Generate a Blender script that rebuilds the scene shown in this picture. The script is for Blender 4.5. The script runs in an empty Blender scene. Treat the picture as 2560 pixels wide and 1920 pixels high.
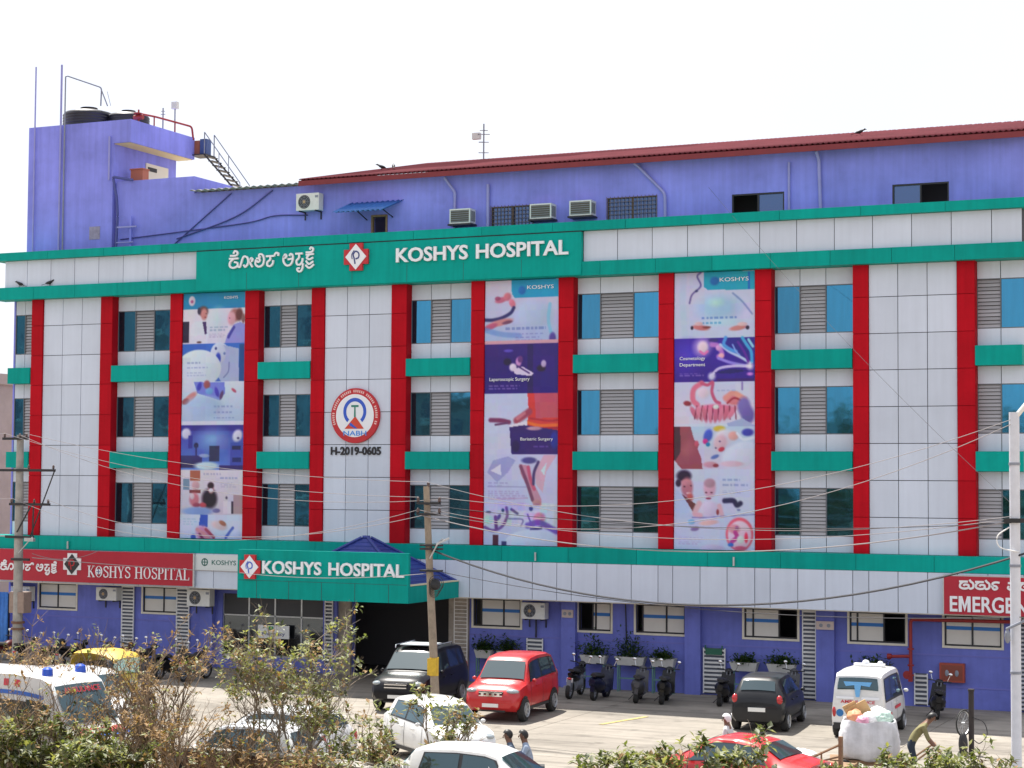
import bpy, bmesh, math, random
import numpy as np
from mathutils import Vector, Matrix
random.seed(7)
R = math.radians
SC = bpy.context.scene
COL = SC.collection

# ---------------------------------------------------------------- camera
cam = bpy.data.cameras.new('camera'); cam_o = bpy.data.objects.new('camera', cam); COL.objects.link(cam_o)
cam.sensor_width = 36.0; cam.lens = 65.83; cam.clip_start = 0.5; cam.clip_end = 6000
_r = Vector((0.9108768, 0.4126288, 0.00639769)); _u = Vector((0.01523223, -0.0491093, 0.99867725)); _f = Vector((-0.41239718, 0.90957449, 0.05101778))
cam_o.matrix_world = Matrix(((_r.x, _u.x, -_f.x, 26.0149), (_r.y, _u.y, -_f.y, -57.3779), (_r.z, _u.z, -_f.z, 6.9), (0, 0, 0, 1)))
SC.camera = cam_o

# ---------------------------------------------------------------- world, sun, exposure
SHX, SHY = 0.40, -0.30                      # shadow drift on the ground per metre of height
sun_dir = Vector((-SHX, -SHY, 1.0)).normalized()
sun_el = math.asin(sun_dir.z); sun_az = math.atan2(sun_dir.x, sun_dir.y)
W = bpy.data.worlds.new('World'); SC.world = W; W.use_nodes = True
nt = W.node_tree; nt.nodes.clear()
wo = nt.nodes.new('ShaderNodeOutputWorld'); bg = nt.nodes.new('ShaderNodeBackground'); bg.inputs['Strength'].default_value = 0.1
sky = nt.nodes.new('ShaderNodeTexSky'); sky.sky_type = 'NISHITA'; sky.sun_disc = False
sky.sun_elevation = sun_el; sky.sun_rotation = sun_az; sky.dust_density = 3.0; sky.air_density = 1.0
veil = nt.nodes.new('ShaderNodeMixRGB'); veil.blend_type = 'MIX'
tc = nt.nodes.new('ShaderNodeTexCoord'); nz = nt.nodes.new('ShaderNodeTexNoise'); nz.inputs['Scale'].default_value = 2.2; nz.inputs['Detail'].default_value = 6
mp = nt.nodes.new('ShaderNodeMapRange'); mp.inputs['From Min'].default_value = 0.3; mp.inputs['From Max'].default_value = 0.7
mp.inputs['To Min'].default_value = 0.70; mp.inputs['To Max'].default_value = 0.97
veil.inputs['Color2'].default_value = (5.7, 5.85, 6.4, 1)
nt.links.new(tc.outputs['Generated'], nz.inputs['Vector']); nt.links.new(nz.outputs['Fac'], mp.inputs['Value'])
nt.links.new(mp.outputs['Result'], veil.inputs['Fac']); nt.links.new(sky.outputs['Color'], veil.inputs['Color1'])
nt.links.new(veil.outputs['Color'], bg.inputs['Color']); nt.links.new(bg.outputs['Background'], wo.inputs['Surface'])
sun = bpy.data.lights.new('sun', 'SUN'); sun.energy = 5.0; sun.angle = R(0.5); sun.color = (1.0, 0.955, 0.88)
sun_o = bpy.data.objects.new('sun', sun); COL.objects.link(sun_o); sun_o.location = (-20, 20, 60)
sun_o.rotation_euler = (-sun_dir).to_track_quat('-Z', 'Y').to_euler()
vs = SC.view_settings; vs.view_transform = 'Standard'; vs.look = 'None'; vs.exposure = 0.9; vs.gamma = 1.0; vs.use_curve_mapping = False

# ---------------------------------------------------------------- materials
MATS = {}
def lin(c):
    return tuple(((v / 255) / 12.92 if v / 255 <= .04045 else ((v / 255 + .055) / 1.055) ** 2.4) for v in c)
def mat(name, rgb, rough=0.6, metal=0.0, spec=0.5, var=0.0, vscale=3.0, objvar=0.0, bump=0.0, bscale=40.0, streak=0.0, coat=0.0, stain=0.0):
    if name in MATS: return MATS[name]
    m = bpy.data.materials.new(name); m.use_nodes = True; t = m.node_tree; p = t.nodes['Principled BSDF']
    p.inputs['Roughness'].default_value = rough; p.inputs['Metallic'].default_value = metal
    p.inputs['Specular IOR Level'].default_value = spec; p.inputs['Coat Weight'].default_value = coat; p.inputs['Coat Roughness'].default_value = .06
    p.inputs['Base Color'].default_value = (*rgb, 1)
    geo = None
    src = None
    def N(k): return t.nodes.new('ShaderNode' + k)
    if var or objvar or streak or bump or stain: geo = N('NewGeometry')
    def mul(a, facsock, lo, hi):
        mr = N('MapRange'); mr.inputs['To Min'].default_value = lo; mr.inputs['To Max'].default_value = hi
        t.links.new(facsock, mr.inputs['Value'])
        v = N('VectorMath'); v.operation = 'SCALE'
        if a is None: v.inputs[0].default_value = rgb
        else: t.links.new(a, v.inputs[0])
        t.links.new(mr.outputs['Result'], v.inputs['Scale']); return v.outputs[0]
    if var:
        n = N('TexNoise'); n.inputs['Scale'].default_value = vscale; n.inputs['Detail'].default_value = 6; n.inputs['Roughness'].default_value = .62
        t.links.new(geo.outputs['Position'], n.inputs['Vector']); mr = N('MapRange'); mr.inputs['From Min'].default_value = .28; mr.inputs['From Max'].default_value = .72
        t.links.new(n.outputs['Fac'], mr.inputs['Value']); src = mul(src, mr.outputs['Result'], 1 - var, 1 + var * .6)
    if streak:
        s = N('VectorMath'); s.operation = 'MULTIPLY'; s.inputs[1].default_value = (6.0, 6.0, .35)
        n = N('TexNoise'); n.inputs['Scale'].default_value = 1.0; n.inputs['Detail'].default_value = 5
        t.links.new(geo.outputs['Position'], s.inputs[0]); t.links.new(s.outputs[0], n.inputs['Vector'])
        mr = N('MapRange'); mr.inputs['From Min'].default_value = .35; mr.inputs['From Max'].default_value = .7
        t.links.new(n.outputs['Fac'], mr.inputs['Value']); src = mul(src, mr.outputs['Result'], 1.0, 1 - streak)
    if stain:
        for sc_, lo, hi, amt in ((.22, .45, .62, stain), (1.1, .58, .70, stain * 1.3), (5.0, .66, .74, stain)):
            n = N('TexNoise'); n.inputs['Scale'].default_value = sc_; n.inputs['Detail'].default_value = 7; n.inputs['Roughness'].default_value = .6
            t.links.new(geo.outputs['Position'], n.inputs['Vector']); mr = N('MapRange'); mr.inputs['From Min'].default_value = lo; mr.inputs['From Max'].default_value = hi
            t.links.new(n.outputs['Fac'], mr.inputs['Value']); src = mul(src, mr.outputs['Result'], 1.0, 1 - amt)
        sv = N('VectorMath'); sv.operation = 'MULTIPLY'; sv.inputs[1].default_value = (.25, 2.2, 1); n = N('TexNoise'); n.inputs['Scale'].default_value = 1.0; n.inputs['Detail'].default_value = 3
        t.links.new(geo.outputs['Position'], sv.inputs[0]); t.links.new(sv.outputs[0], n.inputs['Vector']); mr = N('MapRange'); mr.inputs['From Min'].default_value = .5; mr.inputs['From Max'].default_value = .66
        t.links.new(n.outputs['Fac'], mr.inputs['Value']); src = mul(src, mr.outputs['Result'], 1.0, 1 - stain)
    if objvar:
        oi = N('ObjectInfo'); src = mul(src, oi.outputs['Random'], 1 - objvar, 1 + objvar)
    if src is not None: t.links.new(src, p.inputs['Base Color'])
    if bump:
        n = N('TexNoise'); n.inputs['Scale'].default_value = bscale; n.inputs['Detail'].default_value = 5
        t.links.new(geo.outputs['Position'], n.inputs['Vector']); b = N('Bump'); b.inputs['Strength'].default_value = bump; b.inputs['Distance'].default_value = .02
        t.links.new(n.outputs['Fac'], b.inputs['Height']); t.links.new(b.outputs['Normal'], p.inputs['Normal'])
    MATS[name] = m; return m

PANEL = mat('panel_silver', (.60, .66, .77), .5, .0, .3, var=.06, vscale=.5, objvar=.05, streak=.05)
TEAL = mat('teal_panel', (.0, .335, .285), .5, 0, .12, var=.12, vscale=.8, objvar=.08, streak=.12)
RED = mat('red_panel', (.47, .004, .014), .5, 0, .10, var=.14, vscale=.8, objvar=.10, streak=.12)
REDSHADE = mat('red_return_shaded', (.36, .004, .012), .6, 0, .1)  # pillar red with the shadow of the side faces put into the colour
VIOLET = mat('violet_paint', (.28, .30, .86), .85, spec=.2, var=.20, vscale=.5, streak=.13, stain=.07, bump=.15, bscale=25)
VIOLET_SHADED = mat('violet_paint_shaded', (.175, .205, .62), .85, spec=.2, var=.18, vscale=.9, streak=.10, stain=.08, bump=.15, bscale=25)  # wall violet darkened, ground floor shade put into the colour
JOINT = mat('joint_black', (.03, .035, .05), .8)
DARK = mat('dark_interior', (.012, .012, .015), .9, spec=.1)
BLACKM = mat('black_metal', (.018, .018, .022), .45)
BLACKP = mat('black_plastic', (.02, .02, .022), .5)
RUBBER = mat('rubber', (.022, .022, .022), .8)
WHITE = mat('white_paint', (.78, .78, .77), .5, var=.06, vscale=4)
CREAM = mat('cream_paint', (.70, .66, .56), .7, var=.1, vscale=5)
LETTER = mat('letter_white', (.80, .82, .86), .35)
STEEL = mat('galvanised', (.52, .54, .56), .4, .7, var=.15, vscale=8)
GREYM = mat('grey_metal', (.26, .28, .33), .55, .3, var=.15, vscale=6)
LOUVRE = mat('louvre_grey', (.36, .36, .38), .5, .2, objvar=.10)
CHROME = mat('chrome', (.8, .8, .82), .12, 1.0)
ROOFRED = mat('roof_red', (.11, .022, .030), .9, 0, .08, var=.25, vscale=1.5, streak=.1)
FILM = mat('frosted_film', (.66, .64, .60), .6, var=.04, vscale=3)
BLUESTR = mat('blue_stripe', (.02, .16, .50), .5)
CONC = mat('concrete_pole', (.36, .34, .31), .9, var=.25, vscale=4, bump=.3, bscale=30)
PIPEV = mat('violet_pipe', (.30, .30, .62), .6, var=.1, vscale=3)
WOOD = mat('weathered_wood', (.26, .16, .09), .8, var=.3, vscale=9, bump=.3, bscale=60)
CARD = mat('cardboard', (.52, .36, .18), .85, var=.15, vscale=9)
FIRERED = mat('hydrant_red', (.30, .02, .02), .5, var=.15, vscale=6)
BRICKBOX = mat('red_cabinet', (.34, .06, .035), .5, var=.1, vscale=6)

def glass_mat(name, tint, rough=.04, base=(.004, .02, .03), refl=.92, uneven=0):
    if name in MATS: return MATS[name]
    m = bpy.data.materials.new(name); m.use_nodes = True; t = m.node_tree; p = t.nodes['Principled BSDF']
    out = t.nodes['Material Output']
    p.inputs['Base Color'].default_value = (*base, 1); p.inputs['Roughness'].default_value = .25
    g = t.nodes.new('ShaderNodeBsdfGlossy'); g.inputs['Color'].default_value = (*tint, 1); g.inputs['Roughness'].default_value = rough
    geo = t.nodes.new('ShaderNodeNewGeometry'); n = t.nodes.new('ShaderNodeTexNoise'); n.inputs['Scale'].default_value = 1.3
    b = t.nodes.new('ShaderNodeBump'); b.inputs['Strength'].default_value = .05; b.inputs['Distance'].default_value = .05
    t.links.new(geo.outputs['Position'], n.inputs['Vector']); t.links.new(n.outputs['Fac'], b.inputs['Height']); t.links.new(b.outputs['Normal'], g.inputs['Normal'])
    mx = t.nodes.new('ShaderNodeMixShader'); mx.inputs[0].default_value = refl
    if uneven:      # dusty film that differs from pane to pane and runs down the glass
        oi = t.nodes.new('ShaderNodeObjectInfo'); sc_ = t.nodes.new('ShaderNodeVectorMath'); sc_.operation = 'MULTIPLY'; sc_.inputs[1].default_value = (7, 7, .8); n2 = t.nodes.new('ShaderNodeTexNoise'); n2.inputs['Scale'].default_value = 1.0; n2.inputs['Detail'].default_value = 4
        ad = t.nodes.new('ShaderNodeMath'); ad.operation = 'ADD'; mr = t.nodes.new('ShaderNodeMapRange'); mr.inputs['From Max'].default_value = 1.8; mr.inputs['To Min'].default_value = refl; mr.inputs['To Max'].default_value = refl - 2 * uneven
        t.links.new(geo.outputs['Position'], sc_.inputs[0]); t.links.new(sc_.outputs[0], n2.inputs['Vector']); t.links.new(n2.outputs['Fac'], ad.inputs[0]); t.links.new(oi.outputs['Random'], ad.inputs[1]); t.links.new(ad.outputs[0], mr.inputs['Value']); t.links.new(mr.outputs['Result'], mx.inputs[0])
    t.links.new(p.outputs[0], mx.inputs[1]); t.links.new(g.outputs[0], mx.inputs[2]); t.links.new(mx.outputs[0], out.inputs['Surface'])
    MATS[name] = m; return m
BLUEGLASS = glass_mat('blue_reflective_glass', (.07, .34, .56), uneven=.22)
def car_glass():
    m = bpy.data.materials.new('car_glass'); m.use_nodes = True; t = m.node_tree; p = t.nodes['Principled BSDF']; out = t.nodes['Material Output']
    p.inputs['Base Color'].default_value = (.006, .012, .014, 1); p.inputs['Roughness'].default_value = .3; g = t.nodes.new('ShaderNodeBsdfGlossy'); g.inputs['Color'].default_value = (.50, .84, .94, 1); g.inputs['Roughness'].default_value = .03
    f = t.nodes.new('ShaderNodeFresnel'); f.inputs['IOR'].default_value = 1.9; mx = t.nodes.new('ShaderNodeMixShader'); t.links.new(f.outputs[0], mx.inputs[0]); t.links.new(p.outputs[0], mx.inputs[1]); t.links.new(g.outputs[0], mx.inputs[2]); t.links.new(mx.outputs[0], out.inputs['Surface']); return m
CARGLASS = car_glass()
DARKGLASS = glass_mat('dark_glass', (.3, .35, .4), .05, (.005, .006, .008), .25)
BLUEPANE = glass_mat('blue_sash_glass', (.20, .32, .6), .12, (.01, .03, .10), .30)

def paint(name, rgb, dust=.12, coat=.6, spec=.4):
    return mat(name, rgb, .36, 0, spec, var=dust, vscale=2.5, coat=coat)
def leaf_mat(name, rgb, rough=.5, tr=.35):
    if name in MATS: return MATS[name]
    m = mat(name, rgb, rough, spec=.35, var=.25, vscale=2.0); t = m.node_tree; p = t.nodes['Principled BSDF']; out = t.nodes['Material Output']
    x = t.nodes.new('ShaderNodeBsdfTranslucent'); x.inputs['Color'].default_value = (rgb[0] * 1.5, rgb[1] * 1.5, rgb[2] * .8, 1); mx = t.nodes.new('ShaderNodeMixShader'); mx.inputs[0].default_value = tr
    t.links.new(p.outputs[0], mx.inputs[1]); t.links.new(x.outputs[0], mx.inputs[2]); t.links.new(mx.outputs[0], out.inputs['Surface']); return m

# ---------------------------------------------------------------- mesh helpers
class B:
    def __init__(s): s.v = []; s.f = []; s.mi = []; s.cur = 0
    def add(s, vs, fs):
        o = len(s.v); s.v.extend([tuple(p) for p in vs]); s.f.extend([tuple(i + o for i in f) for f in fs]); s.mi.extend([s.cur] * len(fs)); return s
    def box(s, x0, x1, y0, y1, z0, z1):
        vs = [(x0, y0, z0), (x1, y0, z0), (x1, y1, z0), (x0, y1, z0), (x0, y0, z1), (x1, y0, z1), (x1, y1, z1), (x0, y1, z1)]
        return s.add(vs, [(0, 3, 2, 1), (4, 5, 6, 7), (0, 1, 5, 4), (1, 2, 6, 5), (2, 3, 7, 6), (3, 0, 4, 7)])
    def tube(s, pts, r, n=8, cap=True):
        pts = [Vector(p) for p in pts]; k = len(pts)
        rs = r if isinstance(r, (list, tuple)) else [r] * k
        ref = None; rings = []
        for i, p in enumerate(pts):
            d = (pts[min(i + 1, k - 1)] - pts[max(i - 1, 0)])
            if d.length < 1e-9: d = Vector((0, 0, 1))
            d.normalize()
            if ref is None: ref = Vector((0, 0, 1)) if abs(d.z) < .9 else Vector((1, 0, 0))
            a = d.cross(ref)
            if a.length < 1e-6: a = d.orthogonal()
            a.normalize(); b = d.cross(a); ref = -b if False else ref
            rings.append([p + (a * math.cos(2 * math.pi * j / n) + b * math.sin(2 * math.pi * j / n)) * rs[i] for j in range(n)])
        vs = [q for rg in rings for q in rg]; fs = []
        for i in range(k - 1):
            for j in range(n):
                j2 = (j + 1) % n; fs.append((i * n + j, i * n + j2, (i + 1) * n + j2, (i + 1) * n + j))
        if cap: fs.append(tuple(range(n - 1, -1, -1))); fs.append(tuple(range((k - 1) * n, k * n)))
        return s.add(vs, fs)
    def lathe(s, prof, n=16, c=(0, 0, 0), axis='Z', closed=False):
        vs = []; fs = []; k = len(prof)
        for j in range(n):
            a = 2 * math.pi * j / n
            for r, h in prof:
                x, y, z = r * math.cos(a), r * math.sin(a), h
                if axis == 'Y': x, y, z = x, z, y
                if axis == 'X': x, y, z = z, x, y
                vs.append((c[0] + x, c[1] + y, c[2] + z))
        m = k if closed else k - 1
        for j in range(n):
            for i in range(m):
                i2 = (i + 1) % k; j2 = (j + 1) % n
                fs.append((j * k + i, j2 * k + i, j2 * k + i2, j * k + i2))
        if not closed:
            if prof[0][0] > 1e-5: fs.append(tuple(j * k for j in range(n))[::-1])
            if prof[-1][0] > 1e-5: fs.append(tuple(j * k + k - 1 for j in range(n)))
        return s.add(vs, fs)
    def ball(s, c, r, n=10, m=6):
        rx, ry, rz = r if isinstance(r, (tuple, list)) else (r, r, r)
        vs = [(c[0], c[1], c[2] - rz)]; fs = []
        for i in range(1, m):
            a = -math.pi / 2 + math.pi * i / m
            for j in range(n):
                b = 2 * math.pi * j / n
                vs.append((c[0] + rx * math.cos(a) * math.cos(b), c[1] + ry * math.cos(a) * math.sin(b), c[2] + rz * math.sin(a)))
        vs.append((c[0], c[1], c[2] + rz)); t = len(vs) - 1
        for j in range(n):
            j2 = (j + 1) % n; fs.append((0, 1 + j2, 1 + j))
            for i in range(m - 2):
                p = 1 + i * n; fs.append((p + j, p + j2, p + n + j2, p + n + j))
            fs.append((1 + (m - 2) * n + j, 1 + (m - 2) * n + j2, t))
        return s.add(vs, fs)
    def prism(s, poly, y0, y1):          # polygon in x,z pushed along y
        n = len(poly); vs = [(x, y0, z) for x, z in poly] + [(x, y1, z) for x, z in poly]
        fs = [tuple(range(n)), tuple(range(2 * n - 1, n - 1, -1))] + [(i, i + n, (i + 1) % n + n, (i + 1) % n) for i in range(n)]
        return s.add(vs, fs)
    def mesh(s, name, mats, smooth=None):
        me = bpy.data.meshes.new(name); me.from_pydata(s.v, [], s.f)
        for m in (mats if isinstance(mats, (list, tuple)) else [mats]): me.materials.append(m)
        if isinstance(mats, (list, tuple)) and len(mats) > 1:
            me.polygons.foreach_set('material_index', s.mi)
        bm = bmesh.new(); bm.from_mesh(me); bmesh.ops.recalc_face_normals(bm, faces=bm.faces); bm.to_mesh(me); bm.free()
        if smooth is not None:
            me.polygons.foreach_set('use_smooth', [True] * len(me.polygons)); me.set_sharp_from_angle(angle=R(smooth))
        me.update(); return me
    def obj(s, name, mats, parent=None, loc=(0, 0, 0), rot=(0, 0, 0), smooth=None):
        return link(name, s.mesh(name, mats, smooth), parent, loc, rot)
def link(name, me, parent=None, loc=(0, 0, 0), rot=(0, 0, 0)):
    o = bpy.data.objects.new(name, me); COL.objects.link(o); o.location = loc; o.rotation_euler = rot
    if parent is not None: o.parent = parent
    return o
def thing(name, label, cat, loc=(0, 0, 0), rz=0, group=None):
    o = bpy.data.objects.new(name, None); COL.objects.link(o); o.location = loc; o.rotation_euler = (0, 0, rz); o.empty_display_size = .3
    return tag(o, label, cat, group)
def tag(o, label, cat, group=None):
    o['label'] = label; o['category'] = cat
    if group: o['group'] = group
    return o
def struct(o): o['kind'] = 'structure'; return o
def stuff(o): o['kind'] = 'stuff'; return o
def copy_tree(o, parent=None):
    c = o.copy(); COL.objects.link(c); c.parent = parent
    for ch in list(o.children): copy_tree(ch, c)
    return c
def smooth_path(pts, n=6):
    P = [Vector(p) for p in pts]; P = [P[0] * 2 - P[1]] + P + [P[-1] * 2 - P[-2]]; out = []
    for i in range(1, len(P) - 2):
        for k in range(n):
            t = k / n; a, b, c, d = P[i - 1], P[i], P[i + 1], P[i + 2]
            out.append(.5 * ((2 * b) + (c - a) * t + (2 * a - 5 * b + 4 * c - d) * t * t + (3 * b - 3 * c + d - a) * t ** 3))
    out.append(P[-2]); return out

_text_cache = {}
def text_mesh(s, size, depth, bold=0.0, sx=1.0, spacing=1.0, m=None):
    c = bpy.data.curves.new('text', 'FONT'); c.body = s; c.size = size; c.extrude = depth / 2; c.offset = bold; c.space_character = spacing; c.resolution_u = 3
    o = bpy.data.objects.new('text', c); COL.objects.link(o); bpy.context.view_layer.update()
    me = bpy.data.meshes.new_from_object(o.evaluated_get(bpy.context.evaluated_depsgraph_get()))
    bpy.data.objects.remove(o); bpy.data.curves.remove(c)
    n = len(me.vertices); co = np.empty(n * 3); me.vertices.foreach_get('co', co); co = co.reshape(-1, 3)
    w = co[:, 0].max() - co[:, 0].min(); co[:, 0] = (co[:, 0] - co[:, 0].min()) * sx
    out = np.stack([co[:, 0], -co[:, 2], co[:, 1]], 1)      # stand upright, facing -y
    me.vertices.foreach_set('co', out.ravel()); me.materials.clear(); me.materials.append(m or LETTER); me.update()
    return me, w * sx
def text_fit(s, width, height, depth, bold=0.0, spacing=1.0, m=None):
    me, w = text_mesh(s, 1.0, depth, bold, 1.0, spacing, m)
    n = len(me.vertices); co = np.empty(n * 3); me.vertices.foreach_get('co', co); co = co.reshape(-1, 3)
    co[:, 0] -= co[:, 0].min(); co[:, 2] -= co[:, 2].min()
    co[:, 0] *= width / co[:, 0].max(); co[:, 2] *= height / co[:, 2].max()
    me.vertices.foreach_set('co', co.ravel()); me.update(); return me
def split_islands(me):
    bm = bmesh.new(); bm.from_mesh(me); bm.verts.ensure_lookup_table(); bmesh.ops.remove_doubles(bm, verts=bm.verts, dist=1e-5)
    bm.verts.ensure_lookup_table(); seen = set(); isl = []
    for v in bm.verts:
        if v.index in seen: continue
        st = [v]; seen.add(v.index); g = []
        while st:
            a = st.pop(); g.append(a)
            for e in a.link_edges:
                b = e.other_vert(a)
                if b.index not in seen: seen.add(b.index); st.append(b)
        isl.append(g)
    res = []
    for g in isl:
        idx = {v.index: i for i, v in enumerate(g)}
        fs = [tuple(idx[v.index] for v in f.verts) for f in bm.faces if f.verts[0].index in idx]
        res.append(([tuple(v.co) for v in g], fs))
    bm.free(); res.sort(key=lambda r: min(p[0] for p in r[0])); return res
def letters(s, parent, x, y, z, width, height, depth, bold=0.0, m=None, spacing=1.0):
    me = text_fit(s, width, height, depth, bold, spacing, m)
    for ch, (vs, fs) in zip(s, split_islands(me)):
        b = B(); x0 = min(p[0] for p in vs)
        if ch == 'M':
            x1 = max(p[0] for p in vs); w = x1 - x0; h = height; st = w * .26; q = B()
            q.prism([(x0, 0), (x0 + st, 0), (x0 + st, h * .62), (x0 + w * .5, h * .02), (x1 - st, h * .62), (x1 - st, 0), (x1, 0), (x1, h), (x1 - st * 1.15, h), (x0 + w * .5, h * .42), (x0 + st * 1.15, h), (x0, h)], -depth / 2, depth / 2); vs, fs = q.v, q.f
        b.add([(p[0] - x0, p[1], p[2]) for p in vs], fs)
        b.obj('letter', m or LETTER, parent, (x + x0, y, z))
def lettering(s, parent, x, y, z, width, height, m, bold=.01, depth=.004, rot=(0, 0, 0)):
    o = link('lettering', text_fit(s, width, height, depth, bold, 1.0, m), parent, (x, y, z), rot); o['kind'] = 'stuff'; return o
def ribbon(pts, w, y0, y1, b):           # flat stroke in the x,z plane with thickness
    P = [Vector((p[0], 0, p[1])) for p in pts]
    if len(P) > 2: P = smooth_path(P, 4)
    L = []; Rr = []
    for i, p in enumerate(P):
        d = P[min(i + 1, len(P) - 1)] - P[max(i - 1, 0)]; d.normalize(); nrm = Vector((-d.z, 0, d.x)) * w / 2
        L.append(p + nrm); Rr.append(p - nrm)
    n = len(P); vs = []
    for yy in (y0, y1):
        vs += [(q.x, yy, q.z) for q in L] + [(q.x, yy, q.z) for q in Rr]
    fs = []
    for i in range(n - 1):
        fs += [(i, i + 1, n + i + 1, n + i), (2 * n + i, 3 * n + i, 3 * n + i + 1, 2 * n + i + 1), (i, 2 * n + i, 2 * n + i + 1, i + 1), (n + i, n + i + 1, 3 * n + i + 1, 3 * n + i)]
    fs += [(0, n, 3 * n, 2 * n), (n - 1, 3 * n - 1, 4 * n - 1, 2 * n - 1)]
    b.add(vs, fs)
# ---------------------------------------------------------------- ground
EARTH = mat('dusty_earth', (.30, .24, .17), .95, spec=.1, var=.3, vscale=.6, bump=.4, bscale=8)
SLAB = mat('yard_concrete', (.30, .272, .235), .88, spec=.2, stain=.26, var=.18, vscale=.9, objvar=.05, bump=.25, bscale=18)
YELLOW = mat('road_yellow', (.46, .36, .13), .8, var=.4, vscale=11)
gb = B(); gb.add([(-2500, -2500, -.03), (2500, -2500, -.03), (2500, 2500, -.03), (-2500, 2500, -.03)], [(0, 1, 2, 3)])
struct(gb.obj('ground', EARTH))
yard = bpy.data.objects.new('concrete_yard', None); COL.objects.link(yard); struct(yard)
_sl = B(); _sl.box(-2.49, 2.49, -2.49, 2.49, -.06, 0); _slm = _sl.mesh('slab', SLAB)
for i in range(13):
    for j in range(5):
        link('slab', _slm, yard, (-37.5 + i * 5, -1.5 - j * 5 + .0, random.uniform(-.002, .002)))
yl = B(); yl.box(-.08, .08, -1.15, 1.15, 0, .004)
yo = yl.obj('painted_line', YELLOW, None, (6.6, -6.6, .008), (0, 0, R(-14))); struct(yo)

# ---------------------------------------------------------------- hospital building
HB = thing('hospital_building', 'four storey hospital with silver panels, red pillars, teal bands and violet walls', 'building', (0, 0, 0))
XL, XR = -21.35, 16.85
def hb(b, name, m, **k): return b.obj(name, m, HB, **k)
_box_cache = {}
def panel(name, m, x0, x1, z0, z1, yf, th=.03, gap=.022, parent=None, tilt=.0):
    w, h = round(x1 - x0 - gap, 3), round(z1 - z0 - gap, 3); key = (name, w, h, th)
    if key not in _box_cache:
        b = B(); b.box(-w / 2, w / 2, 0, th, -h / 2, h / 2); _box_cache[key] = b.mesh(name, m)
    t = tilt or .0035
    return link(name, _box_cache[key], parent or HB, ((x0 + x1) / 2, yf, (z0 + z1) / 2), (random.uniform(-t, t), 0, random.uniform(-t, t)))
# dark core that shows only in the joints
b = B(); b.box(XL + .1, XR - .02, .47, 14, 2.95, 14.1); hb(b, 'structural_core', JOINT)
b = B(); b.box(XR - .02, XR + .06, .40, 14, 0, 15.1); hb(b, 'end_wall', VIOLET)
b = B(); b.box(XL + .02, XL + .1, .40, 14, 0, 15.1); hb(b, 'end_wall', VIOLET)

PIL = [(-20.17, -19.63), (-16.96, -16.41), (-13.84, -13.30), (-10.61, -10.01), (-7.84, -7.30), (-4.63, -4.02), (-1.56, -1.05), (1.68, 2.23), (5.22, 5.75), (8.48, 9.03), (11.64, 12.14), (14.86, 15.41)]
JZ = [13.65, 12.64, 11.50, 10.37, 9.23, 8.09, 6.95, 5.81, 4.68]
for x0, x1 in PIL:
    b = B(); b.box(x0 + .012, x1 - .0, .028, .47, 4.68, 13.65); p = hb(b, 'pillar', REDSHADE)
    for k in range(8): panel('pillar_panel', RED, x0, x1, JZ[k + 1], JZ[k], -.002, .03, .02, p)
# blank bays
for i in (0, 4, 10):
    a, c = PIL[i][1], PIL[i + 1][0]
    b = B(); b.box(a, c, .10, .47, 4.68, 13.65); hb(b, 'bay_backing', JOINT)
    for k in range(8):
        for j in range(3):
            panel('wall_panel', PANEL, a + (c - a) * j / 3, a + (c - a) * (j + 1) / 3, JZ[k + 1], JZ[k], .06)
# banner bays: flat backing
for i in (2, 6, 8):
    a, c = PIL[i][1], PIL[i + 1][0]
    b = B(); b.box(a, c, .12, .47, 4.68, 13.65); hb(b, 'bay_backing', JOINT)
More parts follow.
